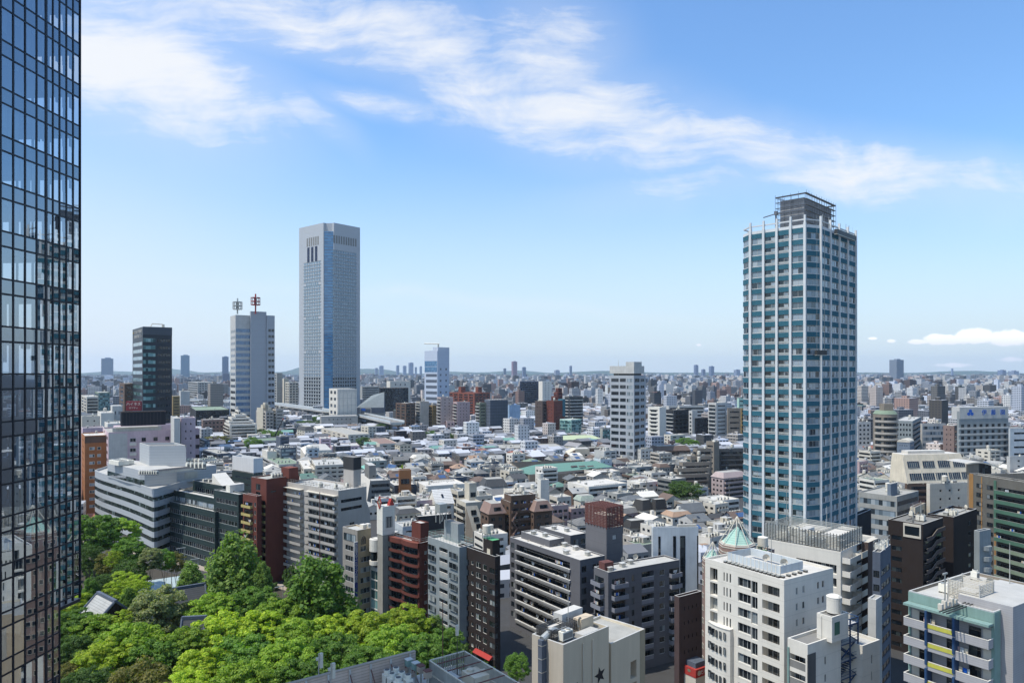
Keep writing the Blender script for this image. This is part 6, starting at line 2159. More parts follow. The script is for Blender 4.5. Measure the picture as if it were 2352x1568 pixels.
# rounded beige tower
d = gd(1062)
rt = empty('round_tower', (X(2033, d), d, 0), 0, 'beige tower with a rounded balcony front right of the teal tower', AB)
FOOT.append((X(2033, d) - 13, d - 13, 0, 26, 26))
r = (2058 - 2008) / 2 * d / F
zt = Z(950, d)
mb = MB()
mb.cyl(0, 0, 0, zt, r, C['taupe'], 24, top=C['greenpale'])
mb.frus([(cos(2 * pi * j / 24) * r * 1.02, sin(2 * pi * j / 24) * r * 1.02) for j in range(24)], zt, [(cos(2 * pi * j / 24) * r * .8, sin(2 * pi * j / 24) * r * .8) for j in range(24)], zt + 3, C['greenpale'])
mb.box(-3, 5, -4, 4, zt + 2, zt + 9, C['taupe'])
mb.build('wall', rt)
for k in range(13):
 z = zt - 5 - k * 5.2
 mb = MB()
 n = 14
 for i in range(n):
  a0, a1 = rad(190 + i * 160 / n), rad(190 + (i + 1) * 160 / n)
  rr = r + .12
  if i not in (3, 10):
   mb.poly([(cos(a0) * rr, sin(a0) * rr, z), (cos(a1) * rr, sin(a1) * rr, z), (cos(a1) * rr, sin(a1) * rr, z + 2.2), (cos(a0) * rr, sin(a0) * rr, z + 2.2)], P('glassd'))
  r2 = r + .9
  mb.poly([(cos(a0) * r2, sin(a0) * r2, z - 2), (cos(a1) * r2, sin(a1) * r2, z - 2), (cos(a1) * r2, sin(a1) * r2, z - .2), (cos(a0) * r2, sin(a0) * r2, z - .2)], C['beige'])
  mb.poly([(cos(a0) * r, sin(a0) * r, z - 1.6), (cos(a0) * r2, sin(a0) * r2, z - 1.6), (cos(a1) * r2, sin(a1) * r2, z - 1.6), (cos(a1) * r, sin(a1) * r, z - 1.6)], C['beige'])
 mb.build('balcony', rt)
M(N_A, 'blue grey block with wide dark windows behind the rounded beige tower', AB, 2056, 2096, 2116, 968, 1052, 55, 'bluegrey', 'd5', 'b', 4.6, clut=1)
gb = M(N_O, 'grey block with a curved pale cap in front of the blue grey block', OB, 2060, 2090, 2100, 1016, 1068, 50, 'slatewall', 's4', 's2', 4.2, clut=0, par=0)
cm = MB()
n = 8
for i in range(n):
 a0, a1 = pi * i / n, pi * (i + 1) / n
 y0, y1 = gb.l / 2 - cos(a0) * gb.l / 2, gb.l / 2 - cos(a1) * gb.l / 2
 z0, z1 = gb.h + sin(a0) * 2.6, gb.h + sin(a1) * 2.6
 cm.poly([(-.3, y0, z0), (-.3, y1, z1), (gb.w, y1, z1), (gb.w, y0, z0)], C['offwhite'])
 cm.poly([(-.3, y0, gb.h), (-.3, y1, gb.h), (-.3, y1, z1), (-.3, y0, z0)], C['offwhite'])
gb.child('curved_cap', cm.mesh('curved_cap'), (0, 0, 0))
M(N_O, 'grey office with reflecting ribbon windows and a row of roof drums', OB, 2114, 2118, 2172, 974, 1050, 10, 'lightgrey', '', 'R', 5.2, clut=6)
M(N_A, 'pinkish brown block with a dark terraced right side', AB, 2166, 2192, 2212, 979, 1062, 45, 'rosebrown', 's2', 'b', 4.4, clut=1)
it = M(N_O, 'blue grey office with rows of dark square windows and a blue lettered crown', OB, 2198, 2203, 2316, 945, 1068, 14, 'bluegrey', '', '', 5.0, clut=3, par=.4)
zc0, zc1 = Z(962, it.d), Z(935, it.d)
it.block('crown', .3, it.w - .3, -.2, 8, zc0, zc1, 'lightgrey')
for k in range(10):
 z = zc0 - 7.2 - k * 5.2
 mb = MB()
 mb.box(-.5, it.w + .5, -.7, 0, z - 1.6, z - .2, C['lightgrey'])
 mb.build('sill_band', it.root)
 for i in range(8):
  it.onface('R', 'window', window_mesh(3.0, 2.6, 'darkmetal', 'glassd', True), it.w * (.04 + i * .123), z, .05)
for ch, f in (('伊', .5), ('藤', .685), ('園', .875)):
 place('character', text_mesh(ch, 5.2, .12, 'signblue'), it.root, (it.w * f, -.36, (zc0 + zc1) / 2), 0)
em = MB()
for a in (90, 205, 335):
 t0 = rad(a)
 cx, cz = it.w * .22 + cos(t0) * 1.9, (zc0 + zc1) / 2 + sin(t0) * 1.7
 em.poly([(cx + cos(2 * pi * j / 14) * 1.75, -.3, cz + sin(2 * pi * j / 14) * 1.45) for j in range(14)], C['signblue'])
it.child('emblem', em.mesh('emblem'), (0, 0, 0))
M(N_O, 'pale blue slab with one tall dark window strip at the right edge', OB, 2318, 2320, 2380, 985, 1066, 10, 'paleblue', '', 's1', 6, clut=1)
M(N_O, 'low pale block with roof plant at the right edge below the pale blue slab', 'building', 2312, 2320, 2380, 1050, 1100, 14, 'lightgrey', '', 's2', 4, clut=4)
# cream sloping upper floors over a brown base
cb = M(N_A, 'brown apartment block with a cream sloping upper half', AB, 2079, 2083, 2232, 1110, 1206, 10, 'brown', '', 'b', 3.4, clut=0, par=0)
mb = MB()
z0, z1 = cb.h, Z(1043, cb.d + 6)
x0, x1, xa, xb = 0, cb.w, 1.6, cb.w - 3.0
bk = 9.0
sl_ = 4.2
mb.poly([(x0, -.05, z0), (x1, -.05, z0), (xb, sl_, z1), (xa, sl_, z1)], C['cream'])
mb.poly([(x0, -.05, z0), (xa, sl_, z1), (xa, bk + sl_, z1), (x0, bk + sl_, z0)], C['cream'])
mb.poly([(x1, -.05, z0), (x1, bk + sl_, z0), (xb, bk + sl_, z1), (xb, sl_, z1)], C['cream'])
mb.poly([(xa, sl_, z1), (xb, sl_, z1), (xb, bk + sl_, z1), (xa, bk + sl_, z1)], C['roofwhite'])
mb.box(xa + 4, xb - 8, sl_ + 2, bk + 2, z1, z1 + 1.6, C['roofwhite'])
cb.child('sloping_storeys', mb.mesh('sloping_storeys'), (0, 0, 0))
ang = math.atan2(sl_, z1 - z0)
for r_ in range(2):
 for i in range(4 + r_):
  f = .06 + i * (.235 if r_ == 0 else .2)
  zz = z0 + (z1 - z0) * (.52 if r_ == 0 else .1)
  me = window_mesh(cb.w * .185, (z1 - z0) * .26, 'offwhite', 'glassd')
  o_ = cb.child('window', me, (cb.w * f, -.12 + sl_ * (zz - z0) / (z1 - z0), zz), 0)
  o_.rotation_euler = (-ang, 0, 0)
rib = MB()
for i in range(5):
 x = cb.w * (.01 + .235 * i)
 rib.tube((x, -.2, z0 - .5), (x + .3, sl_ - .15, z1), .12, C['offwhite'], 4)
cb.child('rib', rib.mesh('rib'), (0, 0, 0))
# arched roof building and its tall grey and green neighbour
gr = Bld(N_A, 'tall grey tiled block with green balconies and orange stripes at the right edge', AB, 2226, 2440, 2462, 1124, 219, 15, 'tilegrey', fh=3.15, par=.5, roof='rooflight')
for k in range(21):
 z = gr.h - 1.6 - (k + 1) * 3.15
 if z < 0:
  break
 lx_ = lambda x: gr.u('L', x) * gr.l
 for x in (2243, 2267):
  gr.onface('L', 'window', window_mesh(2.3, 1.4, 'framedark', 'glass'), lx_(x), z + .9, .03)
 u0 = lx_(2290)
 gr.onface('L', 'balcony', tray_mesh(gr.l - u0 - .3, 1.25, 1.3, 'greenpanel' if k < 6 else 'greenpale', 'grey'), u0, z, .01)
 gr.onface('L', 'window', window_mesh((gr.l - u0) * .95, 2.0, 'framedark', 'glassd', False, 12), u0 + .3, z + .2, .02)
 gr.clutter('L', u0, gr.l - u0, z + .17, .7)
pn = MB()
def vstrip(xa, xb, z0, z1, o, m):
 p, q_ = gr.fp('L', lx_(xa), 0, o), gr.fp('L', lx_(xb), 0, 0)
 pn.box(p.x, .01, q_.y, p.y, z0, z1, C[m])
vstrip(2226.3, 2235.5, 0, gr.h + .55, .08, 'ochre2')
vstrip(2253.5, 2256, gr.h - 22, gr.h, .06, 'ochre2')
vstrip(2284, 2287.5, 0, gr.h - 18, .06, 'ochre2')
vstrip(2284, 2289, gr.h - 18, gr.h - .5, .3, 'greenpanel')
gr.child('stripe_panel', pn.mesh('stripe_panel'), (0, 0, 0))
roof_pipes(gr, 3, 4)
gr.finish()
FOOT.append((gr.C.x, gr.C.y, gr.phi, gr.w, gr.l))
ar = Bld('arched_hall', 'hall with a curved vault roof at the right edge behind the grey and green block', 'hall', 2222, 2230, 2360, 1090, 268, 12, 'taupe', par=0)
mb = MB()
n = 10
Wv = ar.wx(2318)
zt = Z(1055, 276)
for (ya, yb_) in ((0, 1.2), (9, 10.2)):
 for i in range(n):
  f0, f1 = i / n, (i + 1) / n
  z0 = ar.h + (zt - ar.h) * (1 - (f0 * 1.05 - .25) ** 2 / .64)
  z1 = ar.h + (zt - ar.h) * (1 - (f1 * 1.05 - .25) ** 2 / .64)
  xa, xb_ = -1.5 + f0 * (Wv + 1.5), -1.5 + f1 * (Wv + 1.5)
  mb.poly([(xa, ya, z0), (xb_, ya, z1), (xb_, yb_, z1), (xa, yb_, z0)], C['offwhite'])
  mb.poly([(xa, ya, z0 - .5), (xb_, ya, z1 - .5), (xb_, ya, z1), (xa, ya, z0)], C['offwhite'])
  if ya == 0 and f0 < .55:
   mb.poly([(xa, 1.2, z0), (xb_, 1.2, z1), (xb_, 9, z1), (xa, 9, z0)], C['rooflight'])
   mb.poly([(xa, .6, ar.h), (xb_, .6, ar.h), (xb_, .6, z1 - .5), (xa, .6, z0 - .5)], C['taupe'] if f0 < .22 else P('glassd'))
ar.child('vault_roof', mb.mesh('vault_roof'), (0, 0, 0))
ar.finish()
# cluster between the teal tower and the grey-green block
M(N_A, 'white tiled block with red balcony edges left of the grey and green block', AB, 2128, 2136, 2226, 1114, 1290, 14, 'offwhite', 's2', 's3', 3.5, roof='rooflight', clut=3)
g3 = M(N_O, 'low grey office with glazed corner and blue grey roof box, right of the teal tower', OB, 1972, 2060, 2110, 1143, 1290, 40, 'grey', 'R', 'r', 4.2, roof='roofgrey', clut=3)
g3.pent(2038, 2046, 2061, 1111, 1139, 'slatewall', 'stair_house', 'roofgrey')
M(N_A, 'small cream building with rusty roof railings below the white tiled block', AB, 2090, 2102, 2126, 1168, 1300, 45, 'cream', 'd2', 'd2', 3.3, roof='paving', clut=0).rail(m='rust')
dk = Bld(N_A, 'very dark brown block with zigzag outside stairs and antennas, right of the white fenced roof', AB, 2040, 2120, 2166, 1207, 200, 40, 'darkbrown', fh=3.05, par=.4, roof='roofdark')
dk.face('L', [('w', .1, .4, .3, .7, dict(fr=None, gl='glassd'))], top=3)
for k in range(9):
 z = dk.h - 4.4 - k * 3.05
 if z < 0:
  break
 zz = MB()
 W = dk.w
 pts = [(W * .02, 1.0), (W * .3, 1.0), (W * .55, 2.4), (W * .95, 2.4)]
 for (a, za), (c, zc) in zip(pts, pts[1:]):
  zz.poly([(a, -.9, za - 1), (c, -.9, zc - 1), (c, -.9, zc + .1), (a, -.9, za + .1)], C['brownwall'])
  zz.poly([(a, -.9, za + .1), (c, -.9, zc + .1), (c, -.75, zc + .1), (a, -.75, za + .1)], C['taupe'])
  zz.poly([(a, 0, za - 1), (c, 0, zc - 1), (c, -.9, zc - 1), (a, -.9, za - 1)], C['charcoal'])
 zz.build('stair_flight', dk.root, (0, 0, z))
 dk.onface('R', 'window', window_mesh(W * .8, 1.6, None, 'glassd'), W * .1, z - .9, .02)
fr_ = MB()
zf = dk.h - 3.2
for x0, x1, za, zb_ in ((0, .35, 0, 3.4),):
 fr_.box(-.25, 0, dk.l * .05, dk.l * .55, zf + 2.6, zf + 3.3, C['offwhite'])
 fr_.box(-.25, 0, dk.l * .05, dk.l * .55, zf - .6, zf, C['offwhite'])
 fr_.box(-.25, 0, dk.l * .05, dk.l * .09, zf, zf + 2.6, C['offwhite'])
 fr_.box(-.25, 0, dk.l * .51, dk.l * .55, zf, zf + 2.6, C['offwhite'])
 fr_.box(-.02, .0, dk.l * .09, dk.l * .51, zf, zf + 2.6, P('glassd'))
dk.child('window_surround', fr_.mesh('window_surround'), (0, 0, 0))
for i in range(6):
 dk.mast(.2 + .13 * i, .4 + .08 * (i % 3), 2.5 + (i % 3) * 1.2, .12)
rooftop_clutter(dk, rngm, 5, False)
dk.finish()
db = Bld(N_A, 'dark brown block with a flat grey parapet roof behind the zigzag stair block', AB, 2130, 2190, 2244, 1192, 214, 40, 'darkbrown', fh=3.3, par=.7, roof='roofgrey')
db.face('R', [('w', .62, .74, .35, .75, dict(fr='framedark'))], top=1.5)
db.face('L', [('b', .1, .5, .02, .95, dict(pm='brown', fr=None, gl='glassd'))], top=2)
rooftop_clutter(db, rngm, 6, False)
db.put('satellite_dish', dish_mesh(), .3, .4, rz=.3)
db.finish()
st = Bld('stair_tower', 'blue grey outside stair tower with curved landings right of the dark brown blocks', 'stair tower', 2244, 2250, 2276, 1225, 205, 30, 'bluegrey', fh=3.05)
for k in range(10):
 z = st.h - 2 - (k + 1) * 3.05
 if z < 0:
  break
 mb = MB()
 mb.cyl(st.w * .55, .2, z, z + 1.25, 1.7, C['bluegrey'], 12)
 mb.build('landing', st.root)
st.finish()
def fenced_roof():
 b = Bld(N_A, 'white block with louvre fenced roof full of plant in front of the teal tower', AB, 1752, 1931, 2012, 1270, 170, 44, 'white', fh=3.2, par=.3, roof='roofgrey')
 b.face('L', [('w', .45, .95, .1, .8, dict(mull=10, dep=.9))], n=2, top=2.4)
 lm = mat('fence_louvre', (.34, .36, .38), rough=.5, metal=.3, lines=.62, lp=.34)
 hf = 40 * 172 / F
 f = MB()
 x0, x1, y0, y1 = .3, b.w * .62, .3, b.l - .3
 for i in range(10):
  z = b.h + .5 + i * (hf - .5) / 10
  b._ring(f, x0, x1, y0, y1, z, z + .22, 'galv', .1)
 for i in range(26):
  y = y0 + (y1 - y0) * i / 25
  f.box(x0 - .05, x0 + .1, y - .06, y + .06, b.h, b.h + hf + .2, C['darkmetal'])
 for i in range(10):
  x = x0 + (x1 - x0) * i / 9
  f.box(x - .06, x + .06, y0 - .05, y0 + .1, b.h, b.h + hf + .2, C['darkmetal'])
 b.child('louvre_fence', f.mesh('louvre_fence'), (0, 0, 0))
 for i, (u, v, k) in enumerate(((.12, .3, 1), (.12, .42, 1), (.2, .55, 0), (.3, .5, 0), (.3, .62, 1), (.12, .75, 0), (.2, .85, 1), (.4, .75, 0), (.45, .3, 1), (.3, .15, 2), (.5, .6, 2), (.45, .85, 1))):
  o_ = b.put('air_conditioner', ac_mesh(k), u, v)
  o_.scale = (1.5, 1.5, 1.5)
 b.pent(1885, 1921, 1968, 1232, 1256, 'offwhite', 'plant_box', 'roofwhite')
 for i in range(4):
  mm = MB()
  mm.cyl(0, 0, 0, 2.6, .9, C['cream'], 12)
  mm.build('water_tank', b.root, (b.w * .3, b.l * (.45 + .055 * i), b.h))
 mm = MB()
 mm.box(b.w * .55, b.w * .95, b.l * .55, b.l * .95, b.h, b.h + 1.2, C['white'])
 b.child('roof_terrace', mm.mesh('roof_terrace'), (0, 0, 0))
 b.pent(1834, 1852, 1871, 1216, 1240, 'paleblue', 'stair_house', 'rooflight')
 for u, v, hh in ((.08, .72, 14), (.55, .9, 9), (.9, .6, 7)):
  b.mast(u, v, hh, .1)
 # stair core with white balconies, brown column
 for k in range(11):
  z = b.h - 2.4 - k * 3.2
  if z < 0:
   break
  b.onface('R', 'landing', tray_mesh(b.w * .3, 1.35, 2.0, 'white'), b.w * .02, z, .01)
  b.onface('R', 'balcony', tray_mesh(b.w * .17, 1.5, 1.4, 'offwhite'), b.w * .42, z - .4, .01)
  b.onface('R', 'balcony', tray_mesh(b.w * .12, 1.5, 1.4, 'offwhite'), b.w * .9, z - .8, .01)
  b.onface('R', 'window', window_mesh(b.w * .14, 1.5, None, 'glassd'), b.w * .43, z + 1.15, .02)
 cl = MB()
 cl.box(b.w * .58, b.w * .88, -1.5, 0, 0, b.h + .6, C['brownwall'], C['offwhite'])
 b.child('brown_column', cl.mesh('brown_column'), (0, 0, 0))
 b.finish()
 n = Bld('scaffolded_building', 'narrow dark block with caged roof between the fenced roof and dark stair block', 'building', 2004, 2022, 2046, 1272, 165, 50, 'slate', fh=3.2, par=.4, roof='roofgrey')
 n.face('L', [('w', .1, .9, .2, .7, dict(fr='darkmetal', gl='glassd', mull=3))], top=3)
 n.face('R', [('w', .1, .9, .2, .7, dict(fr='darkmetal', gl='glassd', mull=3))], top=3)
 n.rail(hgt=2.2)
 rooftop_clutter(n, rngm, 3, False)
 n.finish()
 s = Bld(N_O, 'slim pale grey concrete block with a flat top beside the narrow dark block', 'building', 2003, 2012, 2026, 1380, 140, 45, 'lightgrey', fh=3.2, par=.3)
 s.finish()
fenced_roof()
def turrets():
 def turret(name, label, x, ybase, yt_body, yt_roof, yt_tip, wpx, d):
  c = Vector((X(x, d), d, 0))
  r = empty(name, c, rad(22), label, 'turret building')
  R_ = wpx / 2 * d / F
  zb, zr, ztip = Z(yt_body, d), Z(yt_roof, d), Z(yt_tip, d)
  n = 8
  oct_ = [(cos(2 * pi * j / n) * R_, sin(2 * pi * j / n) * R_) for j in range(n)]
  mb = MB()
  mb.prism(oct_, 0, zb, C['brickpink'], C['rooflight'])
  for z in (zb - .5, zb - 1.6):
   mb.prism([(p[0] * 1.02, p[1] * 1.02) for p in oct_], z, z + .16, C['offwhite'])
  mb.build('wall', r)
  mb = MB()
  sc1 = .86
  p0 = [(p[0] * sc1, p[1] * sc1) for p in oct_]
  pm = mat('copper_green', (.33, .49, .395), amp=.15, streak=.2, lines=.25, lp=.45)
  for j in range(n):
   a, c_ = p0[j], p0[(j + 1) % n]
   mb.poly([(a[0], a[1], zb + .05), (c_[0], c_[1], zb + .05), (0, 0, zr)], pm)
  mb.prism([(p[0] * .9, p[1] * .9) for p in oct_], zb, zb + .3, C['offwhite'])
  mb.build('roof', r)
  mb = MB()
  for j in range(n):
   a = oct_[j]
   mb.tube((a[0] * .97, a[1] * .97, zb), (0, 0, ztip), .1, C['offwhite'], 5)
  mb.tube((0, 0, ztip), (0, 0, ztip + 1.8), .06, C['darkmetal'], 5)
  mb.box(-.5, .5, -.04, .04, ztip + 1.1, ztip + 1.25, C['darkmetal'])
  mb.box(-.25, .25, -.05, .05, ztip + 1.6, ztip + 2.0, C['darkmetal'])
  mb.build('spire_frame', r)
  k = 0
  z = zb - 3.4
  while z > 1 and k < 11:
   for j in range(n):
    a, c_ = Vector(oct_[j]), Vector(oct_[(j + 1) % n])
    me = window_mesh((c_ - a).length * .3, 1.25, 'offwhite', 'glassd')
    dr = (c_ - a).normalized()
    nr = Vector((dr.y, -dr.x)) * .03
    for f in (.16, .54):
     p = a + dr * (c_ - a).length * f + nr
     place('window', me, r, (p.x, p.y, z), strip_rot(a, c_))
   z -= 3.2
   k += 1
   if wpx < 40:
    break
  return r
 turret('turret_building', 'octagonal pinkish building with a green spire roof, the larger of two', 1693, 1290, 1247, 1207, 1185, 82, 165)
 t2 = turret('turret_building', 'smaller green spire roof on an octagonal turret above the white apartment block', 1637, 1300, 1282, 1259, 1243, 47, 180)
 M('annex', 'low brick annex with a green floored roof terrace beside the larger green spire', 'building', 1722, 1752, 1779, 1276, 1655, 44, 'brickpink', '', 's2', 3.2, clut=1, roof='greenfloor')
turrets()
d_ = 205.0
sb = Bld(N_O, 'pale blue grey block with dark vertical slots and an open framed roof', OB, 1498, 1500, 1604, 1224, 205, 6, 'paleblue', fh=3.4, par=.6, roof='roofgrey')
for x0, x1 in ((1512, 1517), (1546, 1552.5), (1562, 1574), (1601, 1604)):
 sb.onface('R', 'window_slot', window_mesh(sb.wx(x1) - sb.wx(x0), sb.h - 1.2, None, 'glassd'), sb.wx(x0), .3, .04)
sm = MB()
for y in (4, 8.5, 13):
 sm.box(sb.w - .1, sb.w + .06, y, y + .8, 0, sb.h - 1, C['darkgrey'])
sb.child('side_slot', sm.mesh('side_slot'), (0, 0, 0))
sb.block('roof_house', sb.w * .55, sb.w * .97, sb.l * .3, sb.l * .65, sb.h, sb.h + 2.2, 'offwhite', 'roofwhite')
sb.block('plant_box', sb.w * .3, sb.w * .52, sb.l * .15, sb.l * .6, sb.h, sb.h + 1.3, 'cream', 'roofwhite')
sb.par = 1.6
sb.finish()
M(N_A, 'dark brown brick block in the gap between the grey slab and the white apartment block', AB, 1554, 1560, 1612, 1376, 1640, 35, 'brickdark', 's2', 's4', 3.4, clut=0, roof='rooflight')
FOOT += [(X(1868, 200), 200, rad(46), 40, 40), (X(1801, 135), 135, rad(33), 20, 45), (X(1931, 170), 170, rad(44), 30, 30)]
# small red signboard building by the street at the bottom
dd = 165.0
rs2 = empty('street_sign_box', (X(1598, dd), dd, 0), rad(35), 'red and white shop signboard box down in the gap by the white apartment block', 'signboard')
mb = MB()
zt, zb = Z(1537, dd), Z(1556, dd)
mb.box(-.1, 4, -.1, 3.4, zb - 8, zb, C['offwhite'])
mb.box(-.2, 4, -.2, 3.4, zb, zt, C['redpaint'])
mb.box(.4, 4, .4, 3.2, zt, zt + 1.2, C['slate'])
mb.build('board', rs2)
em = MB()
em.poly([(.9 + cos(2 * pi * j / 14) * .55, -.23, (zb + zt) / 2 + sin(2 * pi * j / 14) * .6) for j in range(14)], C['paleyellow'])
em.poly([(-.23, 1.8 + cos(2 * pi * j / 12) * .5, (zb + zt) / 2 + .25 + sin(2 * pi * j / 12) * .35) for j in range(12)], C['olive'])
em.build('emblem', rs2)
place('lettering', text_mesh('だん', 1.1, .02, 'white'), rs2, (2.4, -.24, (zb + zt) / 2), 0)
# ---------------------------------------------------------------- trees
def leaf_mat(key, rgb, var=.4, trans=.38):
 m = bpy.data.materials.new(key)
 m.use_nodes = True
 t = NT(m.node_tree)
 geo = t.n('ShaderNodeNewGeometry')
 oi = t.n('ShaderNodeObjectInfo')
 n = t.n('ShaderNodeTexNoise', {'Vector': geo.outputs['Position'], 'Scale': .35, 'Detail': 3.0})
 f = t.m('ADD', t.m('MULTIPLY_ADD', geo.outputs['Random Per Island'], var, 1 - var / 2), t.m('MULTIPLY_ADD', n.outputs[0], .7, -.35))
 f = t.m('MULTIPLY', f, t.m('MULTIPLY_ADD', oi.outputs['Random'], .5, 1.0))
 warm = t.mix(t.m('MULTIPLY', geo.outputs['Random Per Island'], .6), rgb + (1,), (rgb[0] * 1.85, rgb[1] * 1.25, rgb[2] * .8, 1))
 c = t.n('ShaderNodeVectorMath', {0: warm, 'Scale': f}, operation='SCALE')
 d = t.n('ShaderNodeBsdfPrincipled', {'Base Color': c.outputs[0], 'Roughness': .6, 'Specular IOR Level': .25})
 c2 = t.n('ShaderNodeVectorMath', {0: c.outputs[0], 1: (1.5, 1.75, .55)}, operation='MULTIPLY')
 tr = t.n('ShaderNodeBsdfTranslucent', {'Color': c2.outputs[0]})
 mx = t.n('ShaderNodeMixShader', {0: trans, 1: d, 2: tr})
 t.n('ShaderNodeOutputMaterial', {0: mx})
 return m
LEAF = {'bright': leaf_mat('leaf_bright', (.135, .23, .03)), 'mid': leaf_mat('leaf_mid', (.078, .16, .028)), 'deep': leaf_mat('leaf_deep', (.045, .09, .022)),
  'ginkgo': leaf_mat('leaf_ginkgo', (.10, .175, .04)), 'silver': leaf_mat('leaf_silver', (.125, .16, .075), .6), 'lime': leaf_mat('leaf_lime', (.195, .285, .03)), 'olive': leaf_mat('leaf_olive', (.12, .13, .04))}
BARK = mat('bark', (.075, .06, .045), streak=.3)
def crown_mesh(key, shape, seed, n_clump, n_leaf, leaf, lsize, flat=.6, r_cl=.2, asp=1.0):
 """leaf-sized faces gathered in clumps on and inside the crown's volume (unit radius, unit height)"""
 def mk():
  rng = random.Random(seed)
  v, f = [], []
  for _ in range(n_clump):
   while True:
    x, y, z = rng.uniform(-1, 1), rng.uniform(-1, 1), rng.uniform(0, 1)
    r = sqrt(x * x + y * y)
    if shape == 'round':
     e = r * r + ((z - .45) / .55) ** 2
    elif shape == 'dome':
     e = r * r + (max(z - .25, 0) / .75) ** 2 + (max(.25 - z, 0) / .3) ** 2
    elif shape == 'cone':
     e = (r / max(.08, max(0, 1 - (max(z - .2, 0) / .82) ** 1.9) ** .75 * (1 if z > .2 else .6 + 2 * z))) ** 2
    else:       # spreading
     e = r * r + ((z - .55) / (.45 if z > .55 else .5)) ** 2
    if e <= 1 and (e > .42 or rng.random() < .3):
     break
   cr = r_cl * rng.uniform(.6, 1.25)
   fl = flat * rng.uniform(.7, 1.2)
   for _ in range(n_leaf):
    th, u = rng.uniform(0, 2 * pi), rng.uniform(-.35, 1)
    q_ = sqrt(max(0, 1 - u * u))
    rr = cr * rng.uniform(.55, 1.05)
    px, py, pz = x + cos(th) * q_ * rr, y + sin(th) * q_ * rr, z + u * rr * fl / asp
    nx, ny, nz = cos(th) * q_ + rng.gauss(0, .5), sin(th) * q_ + rng.gauss(0, .5), u + .5 + rng.gauss(0, .45)
    nn = Vector((nx, ny, nz)).normalized()
    a = nn.orthogonal().normalized()
    b = nn.cross(a)
    t_ = rng.uniform(0, pi)
    a, b = a * cos(t_) + b * sin(t_), b * cos(t_) - a * sin(t_)
    s = lsize * rng.uniform(.6, 1.35)
    i = len(v)
    c = Vector((px, py, pz))
    for (da, db) in ((-.5, -.62), (.5, -.3), (.42, .55), (-.3, .62)):
     w = c + a * (da * s) + b * (db * s)
     v.append((w.x, w.y, c.z + (w.z - c.z) / asp))
    f.append((i, i + 1, i + 2, i + 3))
  me = bpy.data.meshes.new('crown')
  me.from_pydata(v, [], f)
  me.materials.append(LEAF[leaf])
  return me
 return cached(('crown', key), mk)
def trunk_mesh(key, seed, spread=.55, top=.85):
 def mk():
  rng = random.Random(seed)
  mb = MB()
  mb.tube((0, 0, 0), (.01, .0, .35), .035, BARK, 7, .026)
  mb.tube((.01, 0, .35), (0, .02, top), .026, BARK, 6, .008)
  for i in range(9):
   t_ = i * 2.4 + rng.uniform(-.3, .3)
   z = .25 + .06 * i
   e = spread * rng.uniform(.6, 1.0)
   a = Vector((0, 0, z))
   m = Vector((cos(t_) * e * .5, sin(t_) * e * .5, z + .12))
   b = Vector((cos(t_) * e, sin(t_) * e, z + .26))
   mb.tube(a, m, .014, BARK, 5, .010)
   mb.tube(m, b, .010, BARK, 5, .003)
  return mb.mesh('trunk')
 return cached(('trunk', key), mk)
KINDS = {   # shape, clumps, leaves, leaf material, leaf size (of a unit crown), flatness, clump radius
 'broad': [('spread', 170, 110, 'mid', .05, .62, .19), ('spread', 170, 110, 'bright', .05, .5, .18), ('spread', 170, 110, 'lime', .05, .48, .17), ('spread', 170, 110, 'deep', .05, .65, .2)],
 'lime': [('dome', 170, 85, 'lime', .04, .55, .17)],
 'ginkgo': [('cone', 420, 70, 'ginkgo', .06, 1.5, .2), ('cone', 420, 70, 'mid', .06, 1.5, .2)],
 'silver': [('round', 230, 130, 'silver', .05, .8, .18)],
 'round': [('round', 150, 75, 'mid', .05, .8, .2), ('round', 150, 75, 'deep', .05, .8, .2), ('round', 150, 75, 'olive', .05, .8, .2)],
}
rngt = random.Random(77)
ASP = {'ginkgo': 3.6, 'broad': 1.75, 'lime': 1.8, 'silver': 1.9, 'round': 1.9}
def tree(name, label, kind, var, x, ytop, d, wpx, hfrac=.9, group=None, squash=1.0, zb=0.0, hmax=None):
 """tree whose crown tops out at photo point x, ytop at distance d, wpx wide"""
 top = Z(ytop, d)
 R_ = wpx / 2 * d / F
 hh = top - zb
 ch = min(hh * hfrac, R_ * ASP.get(kind, 2.0))
 if hmax:
  ch = min(ch, hmax)
 sh, nc, nl, lf, ls, fl, rc = KINDS[kind][var]
 key = (kind, var)
 r = empty(name, (X(x, d), d, zb), rngt.uniform(0, 6.28), label, 'tree', group)
 cm = crown_mesh(key, sh, hash(key) % 1000 if False else (len(kind) * 7 + var), nc, nl, lf, ls, fl, rc, ASP.get(kind, 1.2))
 o = place('crown', cm, r, (0, 0, hh - ch))
 o.scale = (R_, R_ * squash, ch)
 t_ = place('trunk', trunk_mesh(kind, 5), r)
 t_.scale = (min(R_, hh * .6), min(R_, hh * .6), hh * .95)
 return r
